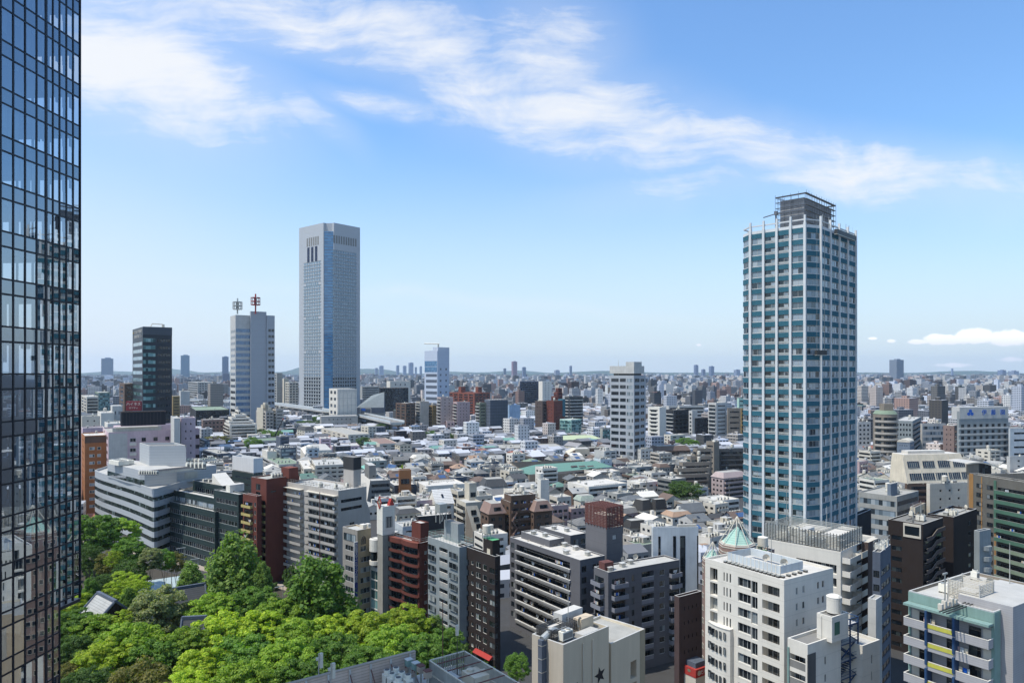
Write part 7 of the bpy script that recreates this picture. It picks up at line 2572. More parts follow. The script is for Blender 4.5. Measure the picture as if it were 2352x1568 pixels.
# park: the two tall trees, then the canopies from back to front
tree('ginkgo_tree', 'tall light green cone shaped tree left, in front of the green office block', 'ginkgo', 0, 543, 1226, 186, 168, .93)
tree('ginkgo_tree', 'tall darker green cone shaped tree in front of the beige apartment block', 'ginkgo', 1, 735, 1268, 170, 196, .93)
tree('ginkgo_tree', 'small light green shoot of a tree leaning right of the tall light green tree', 'ginkgo', 0, 602, 1290, 184, 46, .9)
PARK = [   # x, top row, distance, width, kind, variant, label
 (215, 1182, 230, 110, 'broad', 0, 'green tree crowding the right edge of the glass tower, highest in the park'),
 (268, 1189, 236, 92, 'broad', 1, 'light green tree in front of the curved office front'),
 (300, 1236, 222, 70, 'broad', 0, 'mid green round crown below the curved office'),
 (205, 1250, 214, 60, 'round', 1, 'dark green pointed crown against the glass tower edge'),
 (246, 1266, 212, 52, 'round', 2, 'yellowish brown green crown with pale flowers under the curved office'),
 (262, 1262, 205, 40, 'lime', 0, 'small bright lime crown between the yellowish crown and the dark bush'),
 (346, 1258, 206, 50, 'silver', 0, 'pale yellow green ball crown on a bare trunk beside the street'),
 (300, 1284, 204, 80, 'round', 1, 'flat dark green crown left of the ball crown'),
 (378, 1262, 210, 46, 'round', 0, 'thin street tree behind the ball crown'),
 (404, 1268, 214, 44, 'round', 2, 'thin brownish street tree by the green office'),
 (438, 1288, 205, 62, 'ginkgo', 0, 'short bushy green tree left of the tall light green tree'),
 (282, 1308, 186, 74, 'lime', 0, 'bright yellow green dome of leaves, left one of the dome pair'),
 (316, 1318, 180, 66, 'lime', 0, 'bright yellow green dome of leaves, right one of the dome pair'),
 (295, 1346, 172, 44, 'ginkgo', 1, 'small dark conical tree in front of the bright dome pair'),
 (234, 1318, 188, 48, 'round', 1, 'dark green crown left of the bright dome pair'),
 (208, 1326, 184, 44, 'ginkgo', 1, 'dark slender conifer like crown beside the glass tower corner'),
 (366, 1352, 165, 132, 'silver', 0, 'large silvery green round tree in the middle of the park'),
 (285, 1398, 160, 60, 'lime', 0, 'small pale yellow green crown left of the silvery round tree'),
 (178, 1362, 176, 100, 'broad', 2, 'yellow green crown under the step of the glass tower'),
 (172, 1400, 160, 100, 'broad', 0, 'mid green crown by the lower glass tower corner'),
 (220, 1412, 158, 110, 'broad', 1, 'green crown below the small shrine roof'),
 (165, 1456, 148, 90, 'broad', 3, 'dark green crown at the lower left beside the glass tower'),
 (490, 1362, 168, 120, 'broad', 1, 'flat layered crown beneath the tall light green tree'),
 (585, 1352, 172, 120, 'broad', 0, 'flat layered crown between the two tall trees'),
 (640, 1376, 164, 120, 'broad', 1, 'light green layered crown just left of the tall darker tree'),
 (500, 1412, 153, 150, 'broad', 2, 'yellow green layered crown in the park centre'),
 (605, 1404, 156, 140, 'broad', 2, 'yellow green layered crown below the gap of the two tall trees'),
 (430, 1440, 148, 130, 'broad', 1, 'green crown right of the silvery round tree, one row nearer'),
 (300, 1432, 152, 150, 'broad', 1, 'broad light green crown left below the silvery round tree'),
 (250, 1468, 143, 140, 'broad', 2, 'broad yellow green crown low on the left side of the park'),
 (360, 1470, 143, 130, 'broad', 0, 'broad mid green crown low in the left half of the park'),
 (690, 1424, 152, 120, 'broad', 1, 'light green crown in front of the tall darker tree trunk'),
 (760, 1412, 156, 120, 'broad', 2, 'yellow green crown right in front of the tall darker tree'),
 (840, 1402, 160, 150, 'broad', 2, 'wide bright crown right of the tall darker tree'),
 (930, 1394, 164, 130, 'broad', 2, 'bright yellow green crown below the wavy balcony building'),
 (1000, 1412, 166, 70, 'ginkgo', 0, 'pointed green crown below the blue grey block'),
 (1020, 1444, 158, 90, 'broad', 0, 'green crown at the right end of the park'),
 (900, 1440, 148, 140, 'broad', 1, 'light green crown in the front row right of centre'),
 (970, 1462, 144, 120, 'broad', 0, 'mid green crown nearest the brown building at the park end'),
 (560, 1462, 140, 150, 'broad', 0, 'mid green crown in front row under the yellow green layers'),
 (470, 1490, 134, 140, 'broad', 2, 'yellow green crown near the bottom left of centre'),
 (660, 1470, 138, 140, 'broad', 1, 'light green crown front row centre'),
 (770, 1462, 141, 140, 'broad', 0, 'mid green crown front row right of centre above the roof fence'),
 (320, 1520, 128, 170, 'round', 2, 'olive brown green crown touching the bottom edge on the left'),
 (200, 1530, 128, 110, 'broad', 3, 'dark crown touching the bottom edge beside the glass tower'),
 (430, 1536, 122, 130, 'lime', 0, 'bright yellow crown touching the bottom edge left of centre'),
 (560, 1520, 126, 150, 'broad', 1, 'light green crown touching the bottom edge in the centre'),
 (690, 1516, 128, 140, 'broad', 0, 'mid green crown touching the bottom edge left of the roof fence'),
 (840, 1490, 134, 130, 'broad', 0, 'green crown just above the brown louvre fence'),
 (155, 1520, 140, 60, 'round', 2, 'brownish bush in the lower left corner by the tower'),
 (1188, 1500, 140, 60, 'round', 0, 'round green street tree between the dark brown slim building and the cream building'),
]
for x, yt, d, w, k, v, lb in PARK:
 tree('park_tree' if k != 'round' else 'round_tree', lb, k, v, x, yt, d, w, .72 if k == 'broad' else .86)
MIDT = [
 (1570, 1104, 1160, 85, 'round', 1, 'large dark green round tree among the houses left of the teal tower'),
 (581, 1004, 1042, 44, 'round', 0, 'green tree behind the white billboard box'), (640, 990, 1012, 38, 'round', 0, 'green tree below the tan terraced tower, right one'), (611, 988, 1012, 42, 'round', 0, 'green tree below the tan terraced tower, left one'),
 (598, 984, 1008, 28, 'round', 1, 'dark small tree at the foot of the white terraced block'), (497, 1000, 1022, 66, 'round', 2, 'yellowish hedge like tree right of the pink hotel'), (530, 1008, 1028, 30, 'round', 1, 'small dark tree by the tennis court roof'),
 (700, 965, 984, 40, 'round', 1, 'dark tree left of the grey podium'), (735, 964, 984, 44, 'round', 1, 'dark tree in front of the grey podium'), (835, 1003, 1030, 34, 'round', 1, 'dark tree left of the pale school hall, nearest'),
 (880, 972, 998, 34, 'round', 1, 'dark tree beside the long cream school'), (866, 975, 998, 20, 'round', 2, 'brownish small tree beside the long cream school'),
 (972, 990, 1018, 34, 'round', 1, 'leftmost dark tree of the row below the brick slabs'), (993, 990, 1016, 34, 'round', 0, 'second tree of the row below the brick slabs'), (1012, 992, 1016, 28, 'round', 1, 'third tree of the row below the brick slabs'), (1030, 994, 1018, 40, 'round', 1, 'rightmost dark tree of the row below the brick slabs'),
 (1576, 1006, 1036, 60, 'round', 0, 'light green tree below the dark striped block'), (1430, 1030, 1048, 38, 'lime', 0, 'yellow green tree at the right of the grey gabled hall'), (1450, 1034, 1046, 20, 'lime', 0, 'small yellow green tree right of the grey gabled hall'),
 (930, 1066, 1082, 26, 'lime', 0, 'small yellow tree by the blue roofed house'), (775, 958, 972, 30, 'round', 0, 'roof garden tree on the podium before the white square building'), (740, 955, 970, 60, 'round', 0, 'tree clump on the podium'),
 (1100, 1094, 1112, 26, 'round', 0, 'small tree left of the green roofed hall'), (1240, 1118, 1140, 30, 'round', 1, 'dark tree in front of the green roofed hall'), (1540, 1104, 1120, 24, 'round', 0, 'small tree right of the green roofed hall'),
]
for x, yt, yb, w, k, v, lb in MIDT:
 d = gd(yb)
 tree('street_tree', lb, k, v, x, yt, d, w, .88)
 FOOT.append((X(x, d) - w / 2 * d / F, d - 4, 0, w * d / F, 8))
# shrine roofs in the park
def shrine(x, y, d, w, l, phi, zr, label, m='tile_slate'):
 r = empty('shrine_building', (X(x, d), d, 0), rad(phi), label, 'shrine')
 mb = MB()
 mb.box(-w * .36, w * .36, -l * .36, l * .36, 0, zr - 3.2, C['brown'])
 mb.build('wall', r)
 mb = MB()
 n = 6
 prof = [(-1.0, 0), (-.72, .28), (-.42, .62), (-.14, .94), (0, 1.0), (.14, .94), (.42, .62), (.72, .28), (1.0, 0)]
 hh = 4.2
 for i in range(len(prof) - 1):
  (a, za), (b, zb) = prof[i], prof[i + 1]
  mb.poly([(-w * .5, a * l * .5, zr - hh + za * hh), (w * .5, a * l * .5, zr - hh + za * hh), (w * .5, b * l * .5, zr - hh + zb * hh), (-w * .5, b * l * .5, zr - hh + zb * hh)][::1 if True else -1], C[m])
 for s in (-1, 1):
  mb.poly([(s * w * .46, p * l * .5, zr - hh + z_ * hh - .1) for p, z_ in prof], C['darkbrown'])
 mb.box(-w * .52, w * .52, -.35, .35, zr - .1, zr + .55, C['slate'])
 for s in (-1, 1):
  mb.tube((s * w * .5, 0, zr + .3), (s * w * .5, -l * .46, zr - hh + .5), .3, C['slate'], 6)
  mb.tube((s * w * .5, 0, zr + .3), (s * w * .5, l * .46, zr - hh + .5), .3, C['slate'], 6)
 mb.build('roof', r)
shrine(432, 1360, 180, 8, 8, 35, Z(1348, 180), 'dark tiled shrine roof between the silvery tree and the tall light green tree')
shrine(245, 1385, 166, 10, 9, -40, Z(1372, 166), 'small grey tiled shrine roof in the trees near the glass tower', 'tile_pale')
shrine(446, 1420, 160, 5, 5, 10, Z(1419, 160), 'low dark shrine roof glimpsed under the trees right of the silvery tree')
r = empty('shrine_office', (X(372, 226), 226, 0), rad(35), 'low hall with a plain pale green grey roof in the park beside the street', 'hall')
mb = MB()
mb.box(-6, 6, -5, 5, 0, 10.8, C['offwhite'])
mb.build('wall', r)
mb = MB()
mb.poly([(-7, -6, 11), (7, -6, 11), (7, 6, 13), (-7, 6, 13)], mat('pale_sheet', (.36, .42, .40), amp=.08))
mb.poly([(-7, -6, 10.8), (-7, 6, 12.8), (7, 6, 12.8), (7, -6, 10.8)], C['grey'])
mb.build('roof', r)
# street lamps
for i, (x, yt, d) in enumerate(((424, 1258, 225), (455, 1283, 235), (650, 1346, 205), (394, 1290, 215))):
 r = empty('street_lamp', (X(x, d), d, 0), rad(40), ['tall street lamp with a bar head in front of the green office', 'dark street lamp left of the tall light green tree', 'street lamp between the two tall trees before the beige block', 'street lamp beside the pavement near the ball crown'][i], 'street lamp')
 mb = MB()
 z = Z(yt, d)
 mb.tube((0, 0, 0), (0, 0, z), .13, C['galv'], 6, .08)
 mb.build('pole', r)
 mb = MB()
 mb.box(-2.4, .3, -.16, .16, z, z + .22, C['galv'])
 mb.build('lamp_head', r)
# dark undergrowth between the trunks
def undergrowth():
 rng = random.Random(31)
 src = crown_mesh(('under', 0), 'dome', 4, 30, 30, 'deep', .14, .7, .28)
 co = [v_.co.copy() for v_ in src.vertices]
 pl = [tuple(p_.vertices) for p_ in src.polygons]
 v, f = [], []
 n = 0
 while n < 260:
  px, py = rng.uniform(130, 1090), rng.uniform(1300, 1640)
  if py < 1300 + max(0, (px - 560)) * .24 or (300 < px < 480 and py < 1375):
   continue
  p = gp(px, py)
  s_ = rng.uniform(2.5, 5.5)
  h_ = rng.uniform(2.5, 7)
  base = len(v)
  v.extend((p.x + c.x * s_, p.y + c.y * s_, c.z * h_) for c in co)
  f.extend(tuple(base + k for k in q_) for q_ in pl)
  n += 1
 me = bpy.data.meshes.new('undergrowth')
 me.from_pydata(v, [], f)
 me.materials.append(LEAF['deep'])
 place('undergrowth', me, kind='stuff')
undergrowth()
# cars on the park street
def car(px, py, m, label, rz):
 p = gp(px, py)
 r = empty('parked_car', (p.x, p.y, .015), rz, label, 'car')
 k = P(m)
 mb = MB()
 mb.frus([(-2.1, -.85), (2.1, -.85), (2.1, .85), (-2.1, .85)], .3, [(-2.05, -.8), (2.0, -.8), (2.0, .8), (-2.05, .8)], .85, k)
 mb.frus([(-1.7, -.76), (1.0, -.76), (1.0, .76), (-1.7, .76)], .85, [(-1.35, -.62), (.35, -.62), (.35, .62), (-1.35, .62)], 1.42, GLD, k)
 mb.build('body', r)
 for x in (-1.3, 1.3):
  for y in (-.8, .8):
   w = MB()
   w.tube((x, y - .1, .32), (x, y + .1, .32), .32, C['charcoal'], 10)
   w.tube((x, y - .11, .32), (x, y + .11, .32), .18, C['galv'], 8)
   w.build('wheel', r)
va = (gp(700, 1352) - gp(150, 1225)).normalized()
rz_ = math.atan2(va.y, va.x)
for x, y, m, lb in ((352, 1284, 'white', 'white car on the street behind the ball crown'), (392, 1294, 'darkgrey', 'dark car on the street by the bare trunked trees'), (425, 1304, 'lightgrey', 'silver car on the street before the green office')):
 car(x, y, m, lb, rz_)
# ---------------------------------------------------------------- low houses, placed one by one
def solar(mb, x0, x1, y0, y1, z0, z1):
 mb.poly([(x0, y0, z0 + .12), (x1, y0, z0 + .12), (x1, y1, z1 + .12), (x0, y1, z1 + .12)], C['tile_blue'])
def roof_on(b, kind, rm, rh, ov=.45):
 """pitched roof over the block b"""
 W, L, h = b.w, b.l, b.h
 m = P(rm)
 mb = MB()
 x0, x1, y0, y1 = -ov, W + ov, -ov, L + ov
 hb = h - .05
 A, B_, C_, D = (x0, y0, hb), (x1, y0, hb), (x1, y1, hb), (x0, y1, hb)
 if kind == 'hip':
  i = min(W, L) / 2
  if W > L:
   R1, R2 = (x0 + i, (y0 + y1) / 2, h + rh), (x1 - i, (y0 + y1) / 2, h + rh)
   mb.poly([A, B_, R2, R1], m); mb.poly([C_, D, R1, R2], m); mb.poly([D, A, R1], m); mb.poly([B_, C_, R2], m)
  else:
   R1, R2 = ((x0 + x1) / 2, y0 + i, h + rh), ((x0 + x1) / 2, y1 - i, h + rh)
   mb.poly([D, A, R1, R2], m); mb.poly([B_, C_, R2, R1], m); mb.poly([A, B_, R1], m); mb.poly([C_, D, R2], m)
 elif kind == 'gx':     # ridge along the right face
  ym = (y0 + y1) / 2
  mb.poly([A, B_, (x1, ym, h + rh), (x0, ym, h + rh)], m); mb.poly([C_, D, (x0, ym, h + rh), (x1, ym, h + rh)], m)
  w_ = P(b.wall)
  mb.poly([(0, 0, hb), (0, L / 2, h + rh - .25), (0, L, hb)][::-1], w_); mb.poly([(W, 0, hb), (W, L, hb), (W, L / 2, h + rh - .25)], w_)
 elif kind == 'gy':
  xm = (x0 + x1) / 2
  mb.poly([D, A, (xm, y0, h + rh), (xm, y1, h + rh)], m); mb.poly([B_, C_, (xm, y1, h + rh), (xm, y0, h + rh)], m)
  w_ = P(b.wall)
  mb.poly([(0, 0, hb), (W, 0, hb), (W / 2, 0, h + rh - .25)], w_); mb.poly([(0, L, hb), (W / 2, L, h + rh - .25), (W, L, hb)], w_)
 elif kind == 'mans':   # steep lower slopes, flat top
  s = min(W, L) * .22
  p0 = [(x0, y0), (x1, y0), (x1, y1), (x0, y1)]
  p1 = [(x0 + s, y0 + s), (x1 - s, y0 + s), (x1 - s, y1 - s), (x0 + s, y1 - s)]
  mb.frus(p0, hb, p1, h + rh, m, P('roofgrey'))
 elif kind == 'sl':     # one steep side to the left
  p0 = [(0, 0), (W, 0), (W, L), (0, L)]
  p1 = [(W * .35, 0), (W, 0), (W, L), (W * .35, L)]
  mb.frus(p0, hb, p1, h + rh, m, P('rooflight'))
 mb.build('roof', b.root)
def house(label, xl, xc, xr, yt, yb, phi, wall, kind, rm, rh=2.0, L='', R='', name='house', cat='house', fh=3.0, group=None, feats=(), d=None, zt=None, wl=None, ll=None, chk=True):
 d = d or gd(yb)
 flat = kind == 'flat'
 b = Bld(name, label, cat, xl, xc, xr, yt, d, phi, wall, group=group, fh=fh, par=.5 if flat else 0, roof=rm if flat else 'roofgrey', top=zt, wl=wl, ll=ll)
 b.face('L', fac(L, wall), top=.5)
 b.face('R', fac(R, wall), top=.5)
 if not flat:
  roof_on(b, kind, rm, rh)
 if flat and b.w > 5 and d < 700:
  rh_ = random.Random(int(b.C.x * 7 + d))
  roof_pipes(b, 2, int(d * 3))
  for _ in range(2):
   b.acl(rh_.uniform(.15, .85), rh_.uniform(.15, .85), rh_.choice((0, 1, 2)), rz=rh_.choice((0, pi / 2)))
 for f in feats:
  if f == 'roof box' and flat:
   stairbox(b, .45, .4, min(4, b.w * .4), min(4, b.l * .4), 2.4, wall)
  elif f == 'air conditioners' and flat:
   for i in range(4):
    b.acl(.15 + .16 * i, .2, 0)
  elif f == 'water tank' and flat:
   b.put('water_tank', tank_mesh(), .5, .5)
  elif f == 'railed terrace' and flat:
   b.rail(hgt=1.2)
  elif f == 'chimney box':
   b.block('chimney', b.w * .6, b.w * .6 + 1.6, b.l * .55, b.l * .55 + 1.6, b.h - .5, b.h + (rh if not flat else 0) + 1.6, wall)
  elif f == 'balcony':
   b.onface('R', 'balcony', tray_mesh(b.w * .7, 1.1, 1.2, 'offwhite'), b.w * .15, max(.5, b.h - 3.2), .01)
  elif f == 'solar panels' and kind in ('gx', 'hip'):
   mb = MB()
   ov = .45
   ym = b.l / 2
   za = lambda t_: b.h - .05 + rh * t_
   solar(mb, b.w * .3, b.w * .7, -ov + (ym + ov) * .2, -ov + (ym + ov) * .75, za(.2), za(.75))
   b.child('solar_panel', mb.mesh('solar_panel'), (0, 0, 0))
  elif f == 'skylight' and kind in ('gx', 'hip', 'mans'):
   mb = MB()
   ym = b.l / 2
   mb.poly([(b.w * .4, ym * .35, b.h + rh * .42 + .2), (b.w * .52, ym * .35, b.h + rh * .42 + .2), (b.w * .52, ym * .6, b.h + rh * .64 + .2), (b.w * .4, ym * .6, b.h + rh * .64 + .2)], P('glassd'))
   b.child('skylight', mb.mesh('skylight'), (0, 0, 0))
  elif f == 'antenna':
   b.mast(.7, .6, 4.5, .06, z=b.h)
 if chk:
  FOOT.append((b.C.x, b.C.y, b.phi, b.w, b.l))
 b.finish(roof=flat)
 return b
HS = [
 # label, xl, xc, xr, yt, yb, phi, wall, kind, roof, rh, L, R, feats
 ('white low school block with fence roof left of the white billboard box', 514, 560, 648, 1014, 1034, 20, 'offwhite', 'flat', 'greenpale', 0, 'd4', 'd5', ('railed terrace',)),
 ('white flat building with a raised middle behind the green fenced roof', 543, 570, 622, 1000, 1018, 18, 'offwhite', 'flat', 'rooflight', 0, 'd3', 'd4', ('roof box',)),
 ('dark grey glazed office with a grey flat roof right of the curved office', 466, 500, 530, 1043, 1078, 38, 'slate', 'flat', 'roofgrey', 0, 'B', 'R', ()),
 ('long low grey roofed hall behind the dark grey glazed office', 469, 508, 546, 1030, 1046, 30, 'grey', 'flat', 'roofgrey', 0, '', 'd4', ()),
 ('dark cube building with a pale blue glass band right of the pink hotel', 455, 470, 482, 1012, 1044, 35, 'slate', 'flat', 'roofgrey', 0, 'R', 'R', ()),
 ('dark slate house with a white framed top and two roof units', 630, 646, 680, 1030, 1075, 34, 'slate', 'flat', 'rooflight', 0, 'R', 'R', ('roof box', 'air conditioners')),
 ('slate tower house rising behind the white framed slate house', 634, 644, 664, 1004, 1062, 34, 'slate', 'flat', 'roofwhite', 0, '', 's1', ('air conditioners',)),
 ('white block with ribbed walls below the water tank frame', 602, 614, 636, 1038, 1075, 30, 'white', 'flat', 'roofwhite', 0, '', '', ('water tank',)),
 ('white house with a broad frame round one long window strip', 690, 700, 762, 1043, 1068, 14, 'white', 'sl', 'white', 3.0, '', 'r', ()),
 ('pale lilac slab with one slit window', 733, 737, 760, 1008, 1042, 10, 'pink', 'flat', 'rooflight', 0, '', 's1', ()),
 ('cream three storey apartment block with open corridors left of the black topped lift tower', 716, 724, 793, 1070, 1118, 12, 'offwhite', 'flat', 'rooflight', 0, 'b', 'n4', ('air conditioners',)),
 ('building with a pale green flat roof lined with white vents', 600, 640, 692, 1068, 1092, 30, 'lightgrey', 'flat', 'greenpale', 0, 'r', 'r', ('air conditioners',)),
 ('white terraced house with a planted roof left of the corridor apartment block', 686, 698, 722, 1078, 1112, 20, 'offwhite', 'flat', 'roofwhite', 0, 'd2', 'd2', ()),
 ('long cream school with large square openings', 738, 800, 850, 999, 1024, 30, 'offwhite', 'flat', 'roofgrey', 0, 'd5', 'd4', ()),
 ('cream stair tower with open top windows at the end of the long cream school', 829, 846, 865, 980, 1014, 38, 'offwhite', 'flat', 'rooflight', 0, 'd2', 'd2', ()),
 ('white house with a steep dark slate mansard roof below the grey podium', 682, 700, 722, 988, 1014, 35, 'offwhite', 'mans', 'tile_slate', 4.0, 'd3', 'd3', ()),
 ('white villa with a slanted frame right of the slate mansard house', 716, 728, 746, 984, 1000, 30, 'white', 'gx', 'white', 2.5, 'd2', 'd2', ()),
 ('pale school hall with a pinkish roof deck right of the dark tree', 844, 872, 915, 1020, 1040, 22, 'offwhite', 'flat', 'brickpink', 0, '', 'd2', ()),
 ('low lilac row house with small square windows under the pale lilac slab', 757, 762, 826, 1026, 1046, 12, 'pink', 'flat', 'rooflight', 0, '', 'd7', ()),
 ('cream and white twin fronted house with a brown slot', 907, 918, 945, 1022, 1048, 25, 'cream', 'gy', 'tile_grey', 2.2, 'd2', 'd3', ()),
 ('grey concrete house with a slit facade and roof openings behind the black topped lift tower', 830, 846, 889, 1060, 1086, 22, 'grey', 'flat', 'rooflight', 0, '', 'd2', ('air conditioners',)),
 ('house with a dark blue pitched roof and two skylights', 888, 905, 916, 1076, 1090, 40, 'offwhite', 'gy', 'tile_blue', 2.6, '', 'd2', ('skylight',)),
 ('long house with a plain grey gabled roof above the blue roofed house', 922, 930, 982, 1052, 1062, 12, 'slate', 'gx', 'tile_grey', 2.2, '', 'r', ()),
 ('long low brown roofed hall with a dark block on its ridge', 985, 992, 1052, 1068, 1080, 10, 'brown', 'mans', 'tile_brown', 2.6, '', '', ('chimney box',)),
 ('small house with a bright sea green roof by the slanted grey block', 828, 845, 873, 1080, 1094, 25, 'mint', 'hip', 'tile_green', 2.5, '', '', ()),
 ('low dark building with an orange timber edge carrying the orange box', 889, 906, 956, 1116, 1150, 22, 'slate', 'flat', 'roofwhite', 0, 'w', 'd3', ()),
 ('long low white building with a flat parapet roof right of the orange box', 955, 978, 1070, 1118, 1158, 24, 'white', 'flat', 'roofwhite', 0, 's2', 's2', ('antenna',)),
 ('small hall with red and white market roofs', 1022, 1030, 1062, 1084, 1092, 15, 'offwhite', 'hip', 'tile_red', 1.6, '', '', ()),
 ('mauve hipped house with skylights, left of the pale twin hipped houses', 963, 976, 998, 1098, 1116, 30, 'rose', 'mans', 'tile_brown', 2.5, 'd2', 'd2', ('skylight',)),
 ('pale grey hipped house, left one of twins', 997, 1006, 1016, 1098, 1116, 35, 'grey', 'hip', 'tile_pale', 3.2, 'd1', 'd1', ()),
 ('pale grey hipped house, right one of twins', 1012, 1020, 1030, 1096, 1115, 35, 'grey', 'hip', 'tile_pale', 3.4, 'd1', 'd1', ()),
 ('long hall with an olive roof edge and a planted terrace', 1133, 1146, 1296, 1030, 1042, 10, 'taupe', 'flat', 'roofgrey', 0, '', 'r', ()),
 ('wide hall with a pale lime coloured flat roof', 1253, 1290, 1382, 1010, 1024, 18, 'lightgrey', 'gx', 'limeroof', 1.6, '', 's1', ()),
 ('grey roofed gymnasium with a cream wall, left one', 1296, 1326, 1346, 1026, 1040, 35, 'paleyellow', 'gy', 'tile_pale2', 3.2, '', 'd3', ()),
 ('large grey gabled gymnasium below the pale residential tower', 1360, 1408, 1456, 1040, 1052, 32, 'paleyellow', 'gy', 'tile_pale2', 5.0, '', 's1', ()),
 ('cream house with a slanted wall of square windows', 1298, 1306, 1354, 1040, 1062, 10, 'paleyellow', 'sl', 'cream', 3.5, 'd2', 'd4', ()),
 ('round cornered dark brown house with roof railing', 1328, 1340, 1394, 1030, 1052, 16, 'brown', 'flat', 'roofgrey', 0, 'd1', 'd3', ('railed terrace',)),
 ('house with a tan hipped roof left of the green roofed hall', 1162, 1176, 1214, 1070, 1078, 18, 'beige', 'hip', 'tile_tan2', 2.6, '', '', ()),
 ('pair of pale green roofed timber houses behind the green roofed hall', 1198, 1214, 1248, 1062, 1076, 24, 'tan', 'hip', 'greenpale', 2.4, 'd1', 'd1', ('solar panels',)),
 ('dark grey house with steep slate walls in front of the green roofed hall', 1162, 1180, 1212, 1100, 1126, 26, 'grey', 'gx', 'tile_slate', 2.6, '', 'd2', ()),
 ('grey flat house with narrow slot windows left of the green roofed hall', 1138, 1158, 1172, 1076, 1104, 40, 'midgrey', 'flat', 'roofgrey', 0, 's1', 'd2', ()),
 ('large low house with a wide grey brown roof below the red market roofs', 1072, 1088, 1132, 1106, 1124, 20, 'beige', 'hip', 'tile_brown', 2.2, '', '', ()),
 ('wide house with steep dark grey flank roofs beside the beige roof tower', 1100, 1112, 1166, 1118, 1142, 18, 'grey', 'mans', 'tile_slate', 4.5, '', 'd2', ()),
 ('long white modernist building with a glazed slot and roof pipes', 1304, 1352, 1440, 1119, 1160, 30, 'white', 'flat', 'roofwhite', 0, 's2', 'r', ()),
 ('white building with slit windows and a fluted balcony right of the long white modernist building', 1440, 1470, 1520, 1110, 1142, 28, 'white', 'flat', 'roofwhite', 0, 's3', 'd3', ()),
 ('low white and slate house with bright hipped edge before the green roofed hall', 1304, 1320, 1372, 1096, 1114, 18, 'grey', 'flat', 'roofwhite', 0, 'd2', 'd4', ()),
 ('white flats in two cubes right of the green roofed hall', 1342, 1362, 1424, 1086, 1110, 22, 'offwhite', 'flat', 'roofwhite', 0, 'd2', 'd5', ('antenna',)),
 ('brown apartment house with sloped window bays beside the tan flat roofed house', 1488, 1506, 1586, 1036, 1068, 16, 'brown', 'mans', 'tile_brown', 4.0, 'd2', 'd5', ('chimney box',)),
 ('tan flat roofed house below the yellow green tree', 1438, 1450, 1494, 1040, 1056, 18, 'beige', 'flat', 'roofgrey', 0, 'd2', 'd4', ()),
 ('cream angular house with a staircase cut, above the light green tree', 1525, 1540, 1574, 1000, 1032, 24, 'offwhite', 'flat', 'rooflight', 0, 'd2', 'd2', ('antenna',)),
 ('grey flat house with a recessed roof deck left of the terraced grey complex', 1440, 1462, 1512, 1074, 1096, 24, 'bluegrey', 'flat', 'roofgrey', 0, 'r', 'd2', ()),
 ('scaffold wrapped grey house right of the recessed roof deck house', 1510, 1526, 1560, 1068, 1092, 28, 'midgrey', 'flat', 'rooflight', 0, 'd2', 'd2', ('railed terrace',)),
 ('white flat villa with a few slots below the recessed roof deck house', 1447, 1466, 1510, 1092, 1108, 26, 'white', 'flat', 'roofwhite', 0, 's2', 's2', ('antenna',)),
 ('wide grey roofed house behind the large dark green tree', 1485, 1498, 1560, 1112, 1122, 16, 'midgrey', 'gx', 'tile_pale2', 1.8, '', '', ()),
 ('black flat house with a cluttered roof terrace below the white fluted balcony building', 1450, 1466, 1506, 1134, 1160, 28, 'slate', 'flat', 'roofwhite', 0, '', 'd2', ('air conditioners',)),
 ('ochre and slate house left of the large dark green tree', 1490, 1500, 1528, 1140, 1160, 24, 'tan', 'gx', 'tile_slate', 2.6, 'd1', 'd1', ()),
 ('house with a big black mansard roof and a brown ridge, left one', 1452, 1476, 1500, 1172, 1206, 34, 'offwhite', 'mans', 'tile_dark', 5.0, 'd1', 'd1', ()),
 ('house with a ribbed black gambrel roof, right of the black mansard', 1496, 1506, 1530, 1170, 1204, 26, 'offwhite', 'mans', 'tile_dark', 5.2, '', 'd1', ()),
 ('house with a wide blue grey pitched roof behind the orange tiled roof', 1546, 1566, 1620, 1178, 1200, 22, 'beige', 'gx', 'tile_slate2', 4.2, '', '', ()),
 ('house with a bright orange tiled hipped roof behind the striped block', 1576, 1592, 1626, 1200, 1214, 26, 'beige', 'hip', 'tile_red', 3.0, '', '', ()),
 ('white single storey house with a broad flat white roof left of the teal tower', 1606, 1650, 1698, 1152, 1180, 28, 'white', 'flat', 'roofwhite', 0, 's1', 'r', ('air conditioners',)),
 ('dark slate roofed low house right of the orange tiled roof', 1622, 1632, 1664, 1190, 1204, 20, 'darkgrey', 'gx', 'tile_slate', 2.0, '', '', ()),
 ('grey slate house with a parked roof deck left of the teal tower foot', 1655, 1676, 1714, 1182, 1204, 26, 'darkgrey', 'flat', 'roofdark', 0, 'r', '', ('railed terrace', 'air conditioners')),
 ('mauve terraced apartment house left of the teal tower', 1634, 1662, 1714, 1098, 1146, 30, 'mauve', 'mans', 'mauve', 3.2, 'd3', 'b', ()),
 ('white gabled house with a roof of white slats and dark skylights', 984, 1002, 1042, 1158, 1192, 24, 'white', 'gx', 'slatroof', 7.0, '', 'd2', ('skylight',)),
 ('pale violet two storey wing left of the white slatted roof', 938, 958, 1006, 1152, 1190, 28, 'pink', 'flat', 'rooflight', 0, 'd2', 'd3', ('railed terrace',)),
 ('white apartment house with grey balconies behind the concrete tower', 898, 910, 957, 1143, 1200, 26, 'offwhite', 'flat', 'roofwhite', 0, 'b', 'w', ('roof box',)),
 ('white roofed construction site draped in black netting', 926, 960, 1037, 1188, 1222, 24, 'charcoal', 'flat', 'roofwhite', 0, '', '', ('air conditioners', 'water tank', 'railed terrace')),
